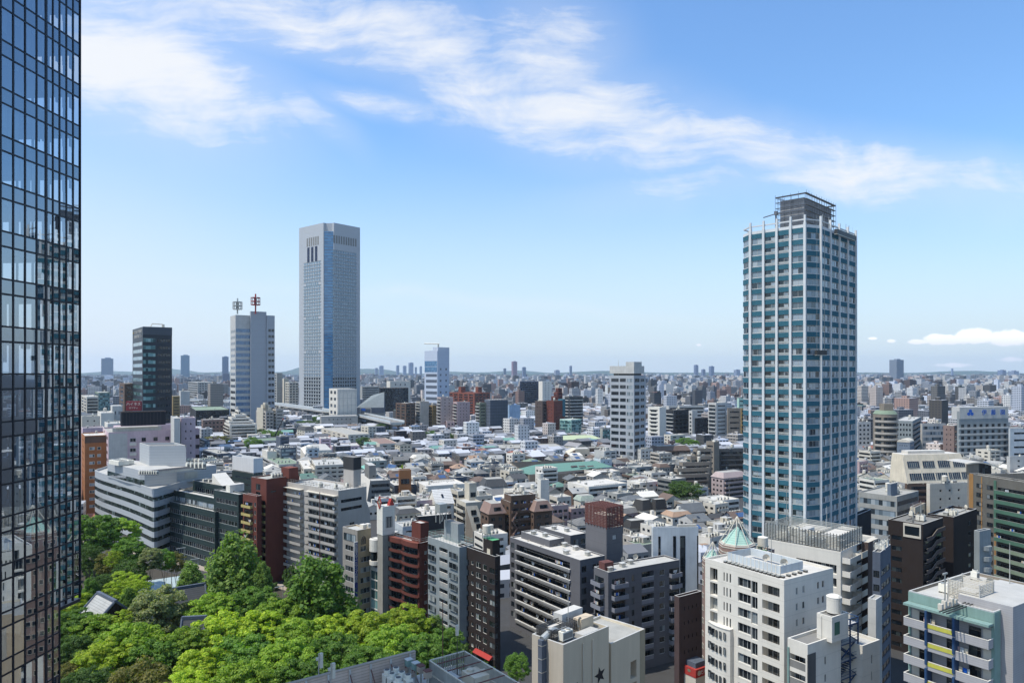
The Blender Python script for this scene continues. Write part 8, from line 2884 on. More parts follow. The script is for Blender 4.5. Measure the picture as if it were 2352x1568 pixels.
 ('low pale building with graffiti like marks behind the brick lift tower', 905, 925, 975, 1212, 1246, 26, 'paleblue', 'flat', 'rooflight', 0, '', 's1', ('air conditioners',)),
 ('white block with rows of fan boxes on its roof behind the dark brown slim building', 1089, 1110, 1166, 1232, 1290, 26, 'white', 'flat', 'roofwhite', 0, 'd1', 'd2', ('air conditioners', 'water tank')),
 ('pink house with an outside stair right of the white tower house', 1297, 1312, 1352, 1170, 1208, 22, 'rose', 'flat', 'paving', 0, 'd2', 'd3', ()),
 ('grey house with a pale green flat roof behind the pink house', 1318, 1334, 1368, 1150, 1176, 24, 'offwhite', 'mans', 'tile_green2', 2.6, '', 'd2', ()),
 ('dark grey flat house with a railed roof below the long white modernist building', 1372, 1388, 1432, 1138, 1164, 22, 'slate', 'flat', 'roofdark', 0, 'd2', 'd2', ('railed terrace',)),
 ('house with a green hipped roof left of the long white modernist building', 1262, 1276, 1306, 1118, 1132, 20, 'taupe', 'hip', 'tile_dgreen', 2.4, '', 'd2', ()),
 ('green edged flat roofed house right of the rusty lattice tower', 1430, 1452, 1496, 1236, 1270, 24, 'beige', 'flat', 'roofwhite', 0, 'd2', 'd2', ()),
 ('house with dark scalloped roof bays right of the rusty lattice tower', 1432, 1448, 1484, 1212, 1236, 22, 'beige', 'mans', 'tile_dark', 3.2, 'd3', 'd3', ()),
 ('low house with a grey sheet roof left of the striped block', 1466, 1480, 1502, 1208, 1232, 30, 'paleblue', 'gx', 'tile_pale', 2.2, '', 'd2', ()),
 ('small red roofed house left of the white tower house', 1184, 1192, 1206, 1122, 1134, 20, 'offwhite', 'hip', 'tile_red', 1.8, '', '', ()),
]
col('limeroof', (.42, .46, .27), amp=.1); col('tile_pale2', (.25, .25, .275), lines=.15, lp=.42); col('tile_tan2', (.36, .235, .155), lines=.2, lp=.42); col('tile_dark', (.045, .045, .048), lines=.35, lp=.42)
col('tile_slate2', (.13, .145, .165), lines=.3, lp=.42); col('tile_green2', (.3, .36, .33), lines=.2, lp=.42); col('tile_dgreen', (.12, .21, .165), lines=.2, lp=.42); col('slatroof', (.62, .63, .65), lines=.6, lp=.75)
for r_ in HS:
 lb, xl, xc, xr, yt, yb, phi, wall, kind, rm, rh, L_, R_, ft = r_
 house(lb, xl, xc, xr, yt, yb, phi, wall, kind, rm, rh, L_, R_, feats=ft)
# billboard box on a dark block
wb = M(N_O, 'dark green block carrying a big blank white billboard box', OB, 533, 582, 604, 1090, 1150, 50, 'gp', 's1', '', 4, clut=0)
mb = MB()
zt, zb = Z(1053, wb.d), Z(1086, wb.d)
wb._ring(mb, .2, wb.w, .2, wb.l, zb, zt, 'whiteboard', .3)
mb.box(.5, wb.w - .3, .5, wb.l - .3, zb - .3, zb, C['darkmetal'])
for x, y in ((1, 1), (wb.w - 1, 1), (1, wb.l - 1), (wb.w - 1, wb.l - 1)):
 mb.box(x - .2, x + .2, y - .2, y + .2, wb.h, zb, C['galv'])
wb.child('billboard_box', mb.mesh('billboard_box'), (0, 0, 0))
# slanted grey block, orange box, beige slanted house, white tower house, terraced brown house, green hall
sg_ = M(N_A, 'grey block with white slanted gable side and window strips behind the beige apartments', AB, 826, 852, 896, 1106, 1170, 22, 'midgrey', 's2', 'r', 3.4, clut=2)
mb = MB()
mb.poly([(-3.2, -.1, 0), (0, -.1, 0), (0, -.1, sg_.h + 1), (-.4, -.1, sg_.h + 1)], C['midgrey'])
mb.poly([(-3.2, -.1, 0), (-.4, -.1, sg_.h + 1), (-.4, sg_.l, sg_.h + 1), (-3.2, sg_.l, 0)][::-1], C['white'])
sg_.child('slanted_wall', mb.mesh('slanted_wall'), (0, 0, 0))
stairbox(sg_, .1, .3, sg_.w * .35, sg_.l * .4, 8, 'midgrey')
ob = M('roof_house', 'orange timber clad roof box on the low dark building', 'building', 915.5, 917, 944.5, 1081, 1152, 8, 'orange2', '', 's1', 12, clut=0, roof='paving')
bs = M(N_A, 'beige apartment house with a sloping flank of dark windows', AB, 1048, 1070, 1106, 1157, 1242, 24, 'paleyellow', 'b', '', 3.3, clut=0)
mb = MB()
mb.poly([(0, -.06, bs.h - 1), (bs.w * .72, -.06, bs.h - 1), (bs.w * 1.12, -3.4, bs.h * .28), (bs.w * .3, -3.4, bs.h * .28)], C['paleyellow'])
mb.poly([(bs.w * .3, -3.4, bs.h * .28), (bs.w * 1.12, -3.4, bs.h * .28), (bs.w * 1.12, -3.4, 0), (bs.w * .3, -3.4, 0)], C['paleyellow'])
mb.poly([(0, -.06, bs.h - 1), (bs.w * .3, -3.4, bs.h * .28), (bs.w * .3, -3.4, 0), (0, -.06, 0)], C['taupe'])
mb.poly([(bs.w * .72, -.06, bs.h - 1), (bs.w * 1.12, -.06, 0), (bs.w * 1.12, -3.4, 0), (bs.w * 1.12, -3.4, bs.h * .28)], C['taupe'])
bs.child('sloping_flank', mb.mesh('sloping_flank'), (0, 0, 0))
for i in range(3):
 f = .16 + .27 * i
 o_ = bs.child('window', window_mesh(2.6, 2.3, 'framedark', 'glassd'), (bs.w * (.28 + .12 * i), -.06 - 3.34 * (f + .2) - .12, bs.h - 1 - (bs.h * .72 - 1) * (f + .2)), 0)
 o_.rotation_euler = (-math.atan2(3.34, bs.h * .72 - 1), 0, 0)
M('roof_tower', None, None, 1067, 1078, 1095, 1112, 1232, 24, 'paleyellow', '', 's1', 9, clut=0, parent=bs)
M(N_A, 'cream flat apartment house with a roof terrace left of the beige roof tower', AB, 1030, 1052, 1074, 1130, 1180, 30, 'paleyellow', 'b', 'b', 3.3, clut=1)
wtw = M(N_A, 'white apartment house with a tall blank white stair tower', AB, 1186, 1210, 1262, 1136, 1205, 22, 'white', 'b', 'd3', 3.3, clut=2)
M('stair_tower', None, None, 1234, 1242, 1261, 1104, 1206, 22, 'white', '', '', 4, clut=0, parent=wtw)
mb = MB()
mb.cyl(0, 0, 0, 3.2, 1.9, C['white'], 14)
mb.build('water_tank', wtw.root, (wtw.wx(1247), 4, Z(1104, wtw.d)))
M(N_A, 'white flat villa with a red awning right of the blank white stair tower', AB, 1262, 1280, 1312, 1144, 1190, 24, 'offwhite', 'd1', 'd3', 3.3, clut=1)
M(N_A, 'pale pink three storey apartment house under the white villa with the red awning', AB, 1256, 1268, 1306, 1164, 1214, 24, 'rose', '', 'n3', 3.4, clut=1)
br = M(N_A, 'brown stepped apartment house with outside stairs and angular tan frames', AB, 1150, 1172, 1250, 1156, 1262, 24, 'brown', 'd2', 'b', 3.5, clut=3)
for a, bb_, c, yt, yb in ((1104, 1122, 1160, 1180, 1264), (1214, 1226, 1268, 1174, 1262)):
 k_ = M('side_wing', None, None, a, bb_, c, yt, yb, 24, 'brown', 'd2', 'd2', 3.5, clut=0, parent=br)
 mb = MB()
 p0 = [(-.5, -1.2), (k_.w + .4, -1.2), (k_.w + .4, k_.l), (-.5, k_.l)]
 p1 = [(k_.w * .2, .6), (k_.w * .8, .6), (k_.w * .8, k_.l), (k_.w * .2, k_.l)]
 mb.frus(p0, k_.h, p1, k_.h + 4.4, C['brickpink'], C['roofgrey'])
 mb.box(k_.w * .3, k_.w * .7, -.75, 0, k_.h + 1, k_.h + 2.8, P('glassd'))
 k_.child('angled_frame', mb.mesh('angled_frame'), (0, 0, 0))
M('roof_storey', None, None, 1158, 1174, 1230, 1141, 1262, 24, 'brown', '', 'n3', 3.5, clut=3, parent=br)
mb = MB()
for i in range(4):
 for j in range(10):
  f = j / 10
  mb.box(br.w * (.02 + (.12 * f if i % 2 else .12 * (1 - f))), br.w * (.02 + (.12 * f if i % 2 else .12 * (1 - f))) + .5, -1.8, -.5, br.h - 4 - i * 3.5 - 3.5 * f - .15, br.h - 4 - i * 3.5 - 3.5 * f, C['brickpink'])
br.child('outside_stair', mb.mesh('outside_stair'), (0, 0, 0))
gh = Bld('green_roofed_hall', 'long hall with a wide jade green hipped roof', 'hall', 1171, 1216, 1404, 1090, gd(1114), 11, 'taupe', par=0)
for k_, u in enumerate((.08, .2, .4, .5, .66)):
 gh.onface('R', 'window', window_mesh(gh.w * .08, 2.0, 'frame', 'glassd', True, 3), gh.w * u, gh.h - 3.4, .03)
mb = MB()
def gpt(x, y, z):
 p = gh.roofpt(x, y, z)
 return (p.x, p.y, z)
ze, zr = gh.h, gh.h + 2.6
jm = mat('jade_roof', (.125, .24, .185), amp=.08, streak=.06, lines=.12, lp=.6)
e1, e2, e3, e4 = gpt(1171, 1080.5, ze), gpt(1215.7, 1089, ze), gpt(1408, 1071.5, ze), gpt(1372, 1064, ze)
r1, r2 = gpt(1230, 1066.5, zr), gpt(1369, 1057.5, zr)
mb.poly([e2, e3, r2, r1], jm)
mb.poly([e1, e2, r1], jm)
bk_ = Vector(r2) + (Vector(r2) - Vector(e3)) * .8
b2 = (bk_.x, bk_.y, ze)
mb.poly([e3, b2, r2], jm)
mb.poly([b2, e1, r1, r2], jm)
mb.build('roof', gh.root)
mb = MB()
for x in (1312, 1331, 1350):
 a = Vector(gpt(x, 1073, ze + 1.3)); b_ = Vector(gpt(x + 15, 1071.5, ze + 1.3))
 c_ = Vector(gpt(x + 12, 1069, ze + 1.75)); d_2 = Vector(gpt(x - 2, 1070.5, ze + 1.75))
 up = Vector((0, 0, .3))
 mb.poly([a + up, b_ + up, c_ + up, d_2 + up], C['darkbrown2'])
gh.child('roof_opening', mb.mesh('roof_opening'), (0, 0, 0))
gh.finish(roof=False)
FOOT.append((gh.C.x, gh.C.y, gh.phi, gh.w, gh.l))
# grey terraced complex with a blank shaft and a dark banded wing
gt = M(N_A, 'grey blank lift shaft with a dark horizontally banded wing left of the teal tower', AB, 1622, 1640, 1652, 1016, 1110, 40, 'taupe', 's1', '', 4, clut=1, roof='roofgrey')
M('banded_wing', None, None, 1650, 1652, 1716, 1032, 1106, 8, 'darkgrey', '', 'b', 3.6, clut=2, parent=gt, roof='roofwhite').rail(hgt=1.6)
te = M(N_A, 'grey olive terraced apartment house stepping down left of the blank lift shaft', AB, 1538, 1552, 1628, 1092, 1134, 16, 'taupe', 'b', 'b', 3.5, clut=2)
for i, (a, c, yt) in enumerate(((1548, 1630, 1078), (1560, 1632, 1064), (1578, 1634, 1050), (1592, 1634, 1032))):
 M('upper_step', None, None, a, a + 8, c, yt, 1131 - i * 3, 16, 'taupe', 'b', 'b', 3.5, clut=1, parent=te)
# ---------------------------------------------------------------- elevated road
def viaduct():
 pts = [gp(x, y, 18) for x, y in ((300, 918), (430, 917.5), (530, 919.5), (640, 927), (755, 942), (818, 948), (912, 968))]
 r = empty('elevated_road', (pts[0].x, pts[0].y, 0), 0, 'grey elevated road on pillars curving past the feet of the tall towers', 'elevated road')
 o0 = pts[0].copy(); o0.z = 0
 mb, pp = MB(), MB()
 for a, b in zip(pts, pts[1:]):
  a, b = a - o0, b - o0
  dv = (b - a).normalized()
  n = Vector((dv.y, -dv.x, 0))
  e = dv * 1.5
  for (o1, o2, z0, z1, m) in ((-9, 9, 15.2, 17.2, 'lightgrey'), (-9.2, -8.9, 17.2, 19.4, 'paleblue'), (8.9, 9.2, 17.2, 19.4, 'paleblue'), (-6, 6, 13.6, 15.2, 'grey')):
   q_ = [a + n * o1 - e, b + n * o1 + e, b + n * o2 + e, a + n * o2 - e]
   mb.prism([(p.x, p.y) for p in q_][::-1], z0, z1, C[m], C['roofdark'] if z1 == 17.2 else None)
  k = int((b - a).length / 45)
  for i in range(k):
   c = a + (b - a) * (i + .5) / k
   pl = MB()
   pl.box(-1.4, 1.4, -1.4, 1.4, 0, 13.6, C['grey'])
   pl.frus([(-1.5, -1.5), (1.5, -1.5), (1.5, 1.5), (-1.5, 1.5)], 10.5, [(-5, -1.6), (5, -1.6), (5, 1.6), (-5, 1.6)], 13.6, C['grey'])
   pl.build('pillar', r, (c.x, c.y, 0), math.atan2(n.y, n.x))
 mb.build('deck', r)
 g = MB()
 a = gp(838, 950, 18) - o0
 g.tube((a.x - 7, a.y, 17), (a.x - 7, a.y, 26), .4, C['offwhite'], 6)
 g.tube((a.x + 9, a.y, 17), (a.x + 9, a.y, 26), .4, C['offwhite'], 6)
 g.box(a.x - 7, a.x + 9, a.y - .4, a.y + .4, 25.4, 26.4, C['offwhite'])
 g.box(a.x - 5, a.x + 1, a.y - .7, a.y - .5, 22.5, 26, C['signblue'])
 g.build('sign_gantry', r)
viaduct()
# mobile crane among the houses
cp_ = gp(628, 1013)
r = empty('mobile_crane', cp_, 0, 'dark crane jib with a red tip slanting up beside the tan terraced tower', 'crane')
mb = MB()
mb.box(-3, 3, -2, 2, .6, 3, C['darkmetal'])
mb.build('carriage', r)
mb = MB()
tip = Vector((X(651, cp_.y), cp_.y, Z(961, cp_.y))) - cp_
mb.tube((0, 0, 3), tip, .9, C['charcoal'], 5, .5)
mb.tube(tip * .95, tip, .8, C['redpaint'], 5)
mb.build('jib', r)
# ---------------------------------------------------------------- infill houses: filling the gaps between those placed by hand
def inside_foot(x, y, r):
 for (cx, cy, ph, w, l) in FOOT:
  dx, dy = x - cx, y - cy
  u, v = dx * cos(ph) + dy * sin(ph), -dx * sin(ph) + dy * cos(ph)
  if -r < u < w + r and -r < v < l + r:
   return True
 return False
def proj(x, y, z):
 return CX + F * x / y, HY + F * (H - z) / y
bpy.context.view_layer.update()
DG = bpy.context.evaluated_depsgraph_get()
def visible(x, y, zs, w):
 n = 0
 for dx in (-w * .4, 0, w * .4):
  for z in zs:
   t = Vector((x + dx, y - w * .3, z))
   o = Vector((0, 0, H))
   d = t - o
   L = d.length
   d.normalize()
   hit, loc, nrm, idx, ob, mt = sc.ray_cast(DG, o, d, distance=L - w * .8)
   if not hit:
    n += 1
 return n
LANDMARKS = [('the pink hotel', 340, 1060), ('the curved grey office', 300, 1090), ('the white billboard box', 570, 1075), ('the tan terraced tower', 620, 975), ('the white terraced block', 552, 990),
    ('the long cream school', 800, 1008), ('the brown twin block', 930, 985), ('the scaffold netted block', 1140, 990), ('the blue roofed house', 902, 1074), ('the orange roof box', 930, 1090),
    ('the green roofed hall', 1300, 1085), ('the planted long hall', 1215, 1030), ('the lime roofed hall', 1315, 1008), ('the large gabled gymnasium', 1405, 1035), ('the pale residential tower', 1440, 1010),
    ('the large dark green tree', 1570, 1130), ('the blank lift shaft', 1638, 1060), ('the mauve terraced house', 1675, 1110), ('the white slatted roof', 1012, 1160), ('the blank white stair tower', 1247, 1140),
    ('the long white modernist building', 1370, 1130), ('the brown stepped house', 1185, 1190), ('the rusty lattice tower', 1390, 1195), ('the orange tiled roof', 1600, 1195), ('the red market roofs', 1042, 1085),
    ('the beige roof tower', 1080, 1130), ('the row of four dark trees', 1005, 1000), ('the black topped lift tower', 808, 1085), ('the brown block with sloped bays', 1537, 1045), ('the rounded beige tower', 2033, 1000),
    ('the cream sloping storeys', 2160, 1080), ('the blue lettered office', 2258, 1000), ('the dark tiled shrine roof', 430, 1360), ('the black glazed cube', 905, 925), ('the red brick complex', 1080, 940),
    ('the dark red stepped tower', 1276, 960), ('the navy banded block', 1215, 905), ('the silver white tower', 1004, 890), ('the far brown pair', 1303, 895), ('the black office block', 1612, 985), ('the two-mast tower', 580, 930),
    ('the black office tower', 350, 900), ('the teal tower', 1842, 1000), ('the tallest tower', 757, 920), ('the teal glass cube', 236, 930), ('the striped dark block', 1560, 980), ('the concrete tower', 885, 1160), ('the striped white block', 1550, 1230)]
USED_LABELS = set()
rngl = random.Random(5)
def auto_label(base, px, py, extras):
 lm = sorted(LANDMARKS, key=lambda q_: (q_[1] - px) ** 2 + (4 * (q_[2] - py)) ** 2)
 def rel(l):
  dx, dy = px - l[1], (py - l[2]) * 4
  dist = sqrt(dx * dx + dy * dy)
  far = 'just ' if dist < 60 else ('well ' if dist > 190 else '')
  if abs(dx) > abs(dy):
   return far + ('left of ' if dx < 0 else 'right of ') + l[0]
  if abs(dx) > abs(dy) * .45:
   return (far + ('behind' if dy < 0 else 'in front')) + (' and left of ' if dx < 0 else ' and right of ') + l[0]
  return far + ('behind ' if dy < 0 else 'in front of ') + l[0]
 cand = []
 for l in lm[:5]:
  cand.append(f'{base} {rel(l)}')
  for e in extras:
   cand.append(f'{base} {e} {rel(l)}')
   cand.append(f'{base} {e}, {rel(l)}')
 for i in range(4):
  for j in range(4):
   if i != j:
    cand.append(f'{base} {rel(lm[i])}, {rel(lm[j])}')
 for c in cand:
  if c not in USED_LABELS and 4 <= len(c.split()) <= 16:
   USED_LABELS.add(c)
   return c
 for l in lm:
  c = f'{base} {rel(l)}'
  if c not in USED_LABELS and len(c.split()) <= 16:
   USED_LABELS.add(c)
   return c
 return cand[0]
WALLS = [('white', 'white', 5), ('off white', 'offwhite', 5), ('cream', 'paleyellow', 2), ('beige', 'beige', 3), ('grey', 'grey', 3), ('pale grey', 'lightgrey', 4), ('dark grey', 'midgrey', 2), ('brown', 'brown', 1), ('taupe', 'taupe', 2), ('pinkish', 'rose', 1), ('pale blue', 'paleblue', 1), ('slate', 'slate', 1)]
FLATR = [('white', 'roofwhite', 5), ('grey', 'roofgrey', 4), ('pale', 'rooflight', 5), ('dark', 'roofdark', 1), ('pale green', 'greenpale', 1)]
PITR = [('grey tiled', 'tile_grey', 4), ('slate', 'tile_slate', 4), ('brown tiled', 'tile_brown', 3), ('pale grey', 'tile_pale', 5), ('reddish', 'tile_red', .5), ('tan', 'tile_tan2', 1), ('blue grey', 'tile_slate2', 3), ('dull green', 'tile_dgreen', .5), ('white', 'white', 2)]
def pick(rng, lst):
 t = sum(q_[2] for q_ in lst)
 r = rng.random() * t
 for q_ in lst:
  r -= q_[2]
  if r <= 0:
   return q_
 return lst[-1]
rngh = random.Random(1234)
CAND = []
def ground_rows():
 y = 250.0
 while y < 1500:
  step = 14 if y < 600 else (15.5 if y < 900 else 20)
  halfw = y * .76
  x = -halfw
  while x < halfw:
   px, py = proj(x, y, 0)
   ok = True
   if px < 180 or px > 2400:
    ok = False
   if y < 420 and px < 480:
    ok = False
   if y < 330 and px < 1100:
    ok = False
   if ok:
    CAND.append((x + rngh.uniform(-2.5, 2.5), y + rngh.uniform(-2.5, 2.5), step))
   x += step * rngh.uniform(.9, 1.25)
  y += step * .95
ground_rows()
N_IND, LIM_IND = 0, 225
REST = []
for (x, y, step) in CAND:
 w, l = step * rngh.uniform(.66, .95), step * rngh.uniform(.6, .9)
 if inside_foot(x, y + l / 2, max(w, l) * .55):
  continue
 hgt = rngh.choice((5.5, 6, 6, 6.5, 7, 8, 9)) if rngh.random() < .93 else rngh.uniform(11, 16)
 if y > 700 and rngh.random() < .035:
  hgt = rngh.uniform(14, 26)
 zs = (hgt + 1.5, hgt * .6)
 if not visible(x, y, zs, w):
  continue
 big = 1.0
 px, py = proj(x, y, 0)
 REST.append((x, y, w, l, hgt, px, py))
REST.sort(key=lambda q_: q_[1])
DIST = []
for (x, y, w, l, hgt, px, py) in REST:
 phi = rngh.choice((18, 22, 24, 28, 34)) + rngh.uniform(-5, 5)
 if N_IND < LIM_IND and 300 < y < 980:
  N_IND += 1
  wall = pick(rngh, WALLS)
  flat = rngh.random() < (.42 if hgt < 10 else 1.0)
  rf = pick(rngh, FLATR if flat else PITR)
  kind = 'flat' if flat else rngh.choice(('hip', 'hip', 'gx', 'gy', 'gx', 'mans'))
  shape = {'flat': 'flat', 'hip': 'hipped', 'gx': 'gabled', 'gy': 'gable fronted', 'mans': 'mansard'}[kind]
  feats = []
  pool = ['roof box', 'air conditioners', 'water tank', 'railed terrace', 'antenna', 'balcony'] if flat else ['chimney box', 'skylight', 'solar panels', 'balcony', 'antenna']
  for f in rngh.sample(pool, rngh.choice((1, 1, 2, 2, 3))):
   if f in ('solar panels', 'skylight') and kind not in ('gx', 'hip'):
    continue
   feats.append(f)
  tall = hgt > 11
  noun = 'apartment house' if tall else 'house'
  base = f'{wall[0]} {noun} with {"a" if rf[0][0] not in "aeiou" else "an"} {rf[0]} {shape} roof'
  extras = ['and ' + ('a ' if not f.endswith('s') else '') + f for f in feats if f != 'balcony'] + (['and balcony'] if 'balcony' in feats else [])
  lb = auto_label(base, px, py - (hgt * F / y) * .5, extras)
  xc = proj(x, y, 0)[0]
  fl = rngh.choice(('d2', 'd3', 'r', 's2', 'd2', ''))
  fr_ = rngh.choice(('d2', 'd3', 'b', 'd4', 'n2', 's2'))
  house(lb, 0, xc, 0, 0, 0, phi, wall[1], kind, rf[1], rngh.uniform(1.8, 3.2), fl if y < 650 else '', fr_, name='apartment_house' if tall else 'house', cat='apartment building' if tall else 'house',
    group='small houses filling the low quarter', feats=feats, d=y, zt=hgt, wl=w, ll=l, chk=False)
 else:
  DIST.append((x, y, w, l, hgt, phi))
# wooden and concrete poles with cross arms in the lanes
def poles():
 mb = MB()
 mb.tube((0, 0, 0), (0, 0, 11.5), .17, C['concrete'], 6, .11)
 for z, w in ((10.9, .9), (10.1, .75), (8.6, .5)):
  mb.box(-w, w, -.06, .06, z, z + .12, C['darkmetal'])
 mb.cyl(.45, 0, 8.8, 9.8, .28, C['galv'], 8)
 me = mb.mesh('utility_pole')
 n = t_ = 0
 while n < 34 and t_ < 3000:
  t_ += 1
  y = rngh.uniform(330, 700)
  px = rngh.uniform(480, 1740)
  x = X(px, y)
  if inside_foot(x, y, .6) or visible(x, y, (11,), .6) < 3:
   continue
  lb = auto_label('grey utility pole with cross arms', px, proj(x, y, 8)[1], ['and a drum', 'above the roofs'])
  place('utility_pole', me, None, (x, y, 0), rngh.uniform(0, 3), label=lb, cat='utility pole', group='utility poles among the houses')
  n += 1
poles()
# ---------------------------------------------------------------- the city beyond, to the horizon
def city_mat():
 m = bpy.data.materials.new('city_walls')
 m.use_nodes = True
 t = NT(m.node_tree)
 at = t.n('ShaderNodeAttribute', attribute_name='tint')
 uv = t.n('ShaderNodeUVMap', uv_map='facade')
 s = t.n('ShaderNodeSeparateXYZ', {0: uv.outputs[0]})
 fv = t.m('FRACT', t.m('DIVIDE', s.outputs[1], 3.3))
 fu = t.m('FRACT', t.m('DIVIDE', s.outputs[0], 3.6))
 win = t.m('MULTIPLY', t.m('MULTIPLY', t.m('GREATER_THAN', fv, .34), t.m('LESS_THAN', fv, .78)), t.m('MULTIPLY', t.m('GREATER_THAN', fu, .18), t.m('LESS_THAN', fu, t.m('MULTIPLY_ADD', at.outputs['Alpha'], .5, .5))))
 win = t.m('MULTIPLY', win, t.m('GREATER_THAN', s.outputs[1], .01))
 c = t.mix(win, at.outputs['Color'], (.03, .036, .045, 1))
 b = t.n('ShaderNodeBsdfPrincipled', {'Base Color': c, 'Roughness': .8, 'Specular IOR Level': .3})
 t.n('ShaderNodeOutputMaterial', {0: b})
 return m
CITY = city_mat()
class CityMB:
 def __init__(s):
  s.v, s.f, s.c, s.uv = [], [], [], []
 def face(s, pts, colr, uv):
  i = len(s.v)
  s.v.extend(pts)
  s.f.append(tuple(range(i, i + len(pts))))
  for p, q_ in zip(pts, uv):
   s.c.extend(colr)
   s.uv.extend(q_)
 def block(s, x, y, w, l, z0, z1, phi, wall, roof, pitch=0):
  a = rad(phi)
  ca, sa = cos(a), sin(a)
  pt = [(x + u * ca - v * sa, y + u * sa + v * ca) for u, v in ((0, 0), (w, 0), (w, l), (0, l))]
  for i, L in ((0, w), (1, l), (2, w), (3, l)):
   p, r = pt[i], pt[(i + 1) % 4]
   s.face([(p[0], p[1], z0), (r[0], r[1], z0), (r[0], r[1], z1), (p[0], p[1], z1)], wall, [(.3, .02 - z1 + z0 + 400), (L + .3, .02 - z1 + z0 + 400), (L + .3, 400), (.3, 400)])
  if pitch:
   m1 = ((pt[0][0] + pt[3][0]) / 2, (pt[0][1] + pt[3][1]) / 2, z1 + pitch)
   m2 = ((pt[1][0] + pt[2][0]) / 2, (pt[1][1] + pt[2][1]) / 2, z1 + pitch)
   P4 = [(p[0], p[1], z1) for p in pt]
   for q_ in ([P4[0], P4[1], m2, m1], [P4[2], P4[3], m1, m2], [P4[3], P4[0], m1], [P4[1], P4[2], m2]):
    s.face(q_, roof, [(0, 0)] * len(q_))
  else:
   s.face([(p[0], p[1], z1) for p in pt], roof, [(0, 0)] * 4)
 def build(s, name, parent=None, loc=(0, 0, 0), **t):
  me = bpy.data.meshes.new(name)
  me.from_pydata(s.v, [], s.f)
  at = me.color_attributes.new('tint', 'FLOAT_COLOR', 'CORNER')
  at.data.foreach_set('color', s.c)
  uv = me.uv_layers.new(name='facade')
  uv.data.foreach_set('uv', s.uv)
  me.materials.append(CITY)
  return place(name, me, parent, loc, 0, **t)
rngc = random.Random(99)
def wcol(rng):
 v = rng.choice((.64, .6, .55, .5, .45, .38, .3, .22, .14, .08))
 t_ = rng.choice(((1, .97, .9), (1, .96, .88), (1, .98, .94), (1, .93, .82), (1, .88, .74), (.95, .97, 1.0), (1, .84, .72), (.62, .4, .32), (.92, .96, 1.04)))
 return (v * t_[0], v * t_[1], v * t_[2], rng.choice((.0, .3, .6, 1.0)))
def rcol(rng):
 r = rng.random()
 if r < .07:
  return rng.choice(((.3, .12, .08, 0), (.16, .3, .24, 0), (.12, .2, .34, 0), (.3, .2, .13, 0)))
 v = rng.choice((.52, .48, .44, .38, .32, .25, .17, .11))
 return (v, v, v * 1.02, 0)
mb = CityMB()
for (x, y, w, l, hgt, phi) in DIST:
 pit = 2.2 if hgt < 10 and rngc.random() < .6 else 0
 wc = wcol(rngc)
 mb.block(x, y, w, l, 0, hgt, phi, wc, rcol(rngc), pit)
 if not pit:
  for _ in range(rngc.choice((0, 1, 1, 2))):
   u, v = rngc.uniform(.1, .6), rngc.uniform(.1, .6)
   a = rad(phi)
   mb.block(x + w * u * cos(a) - l * v * sin(a), y + w * u * sin(a) + l * v * cos(a), rngc.uniform(1.5, 4), rngc.uniform(1.5, 4), hgt, hgt + rngc.uniform(1, 3), phi, wc[:3] + (0,), rcol(rngc))
# and behind the glass tower, where only a step aside would show it
yy = 330.0
while yy < 1500:
 st_ = 20
 for i in range(60):
  px = rngc.uniform(-900, 176)
  xx = X(px, yy)
  if i * st_ > yy * .68 or inside_foot(xx, yy, 14):
   continue
  mb.block(xx, yy, rngc.uniform(9, 16), rngc.uniform(9, 15), 0, rngc.choice((7, 9, 10, 14, 22, 30)), 24, wcol(rngc), rcol(rngc))
 yy += 22
def far_rows():
 y = 1500.0
 while y < 9500:
  step = 20 * (y / 1300) ** .62
  halfw = y * .77
  x = -halfw
  while x < halfw:
   px, py = proj(x, y, 0)
   if px > -900 and not inside_foot(x, y, 22):
    w, l = step * rngc.uniform(.5, .9), step * rngc.uniform(.5, .85)
    r = rngc.random()
    hgt = rngc.uniform(6, 12) if r < .68 else (rngc.uniform(12, 26) if r < .93 else rngc.uniform(26, 48))
    if y > 4000:
     hgt *= 1.15
    phi = rngc.choice((15, 22, 30, 38)) + rngc.uniform(-6, 6)
    wc = wcol(rngc)
    mb.block(x + rngc.uniform(-4, 4), y + rngc.uniform(-4, 4), w, l, 0, hgt, phi, wc, rcol(rngc), 2.5 if hgt < 10 and rngc.random() < .35 else 0)
    if hgt > 14 and y < 3000:
     mb.block(x + w * .3, y + l * .3, w * .3, l * .3, hgt, hgt + 3.5, phi, wc[:3] + (0,), rcol(rngc))
   x += step * rngc.uniform(.85, 1.3)
  y += step * .92
far_rows()
mb.build('distant_city', kind='stuff')
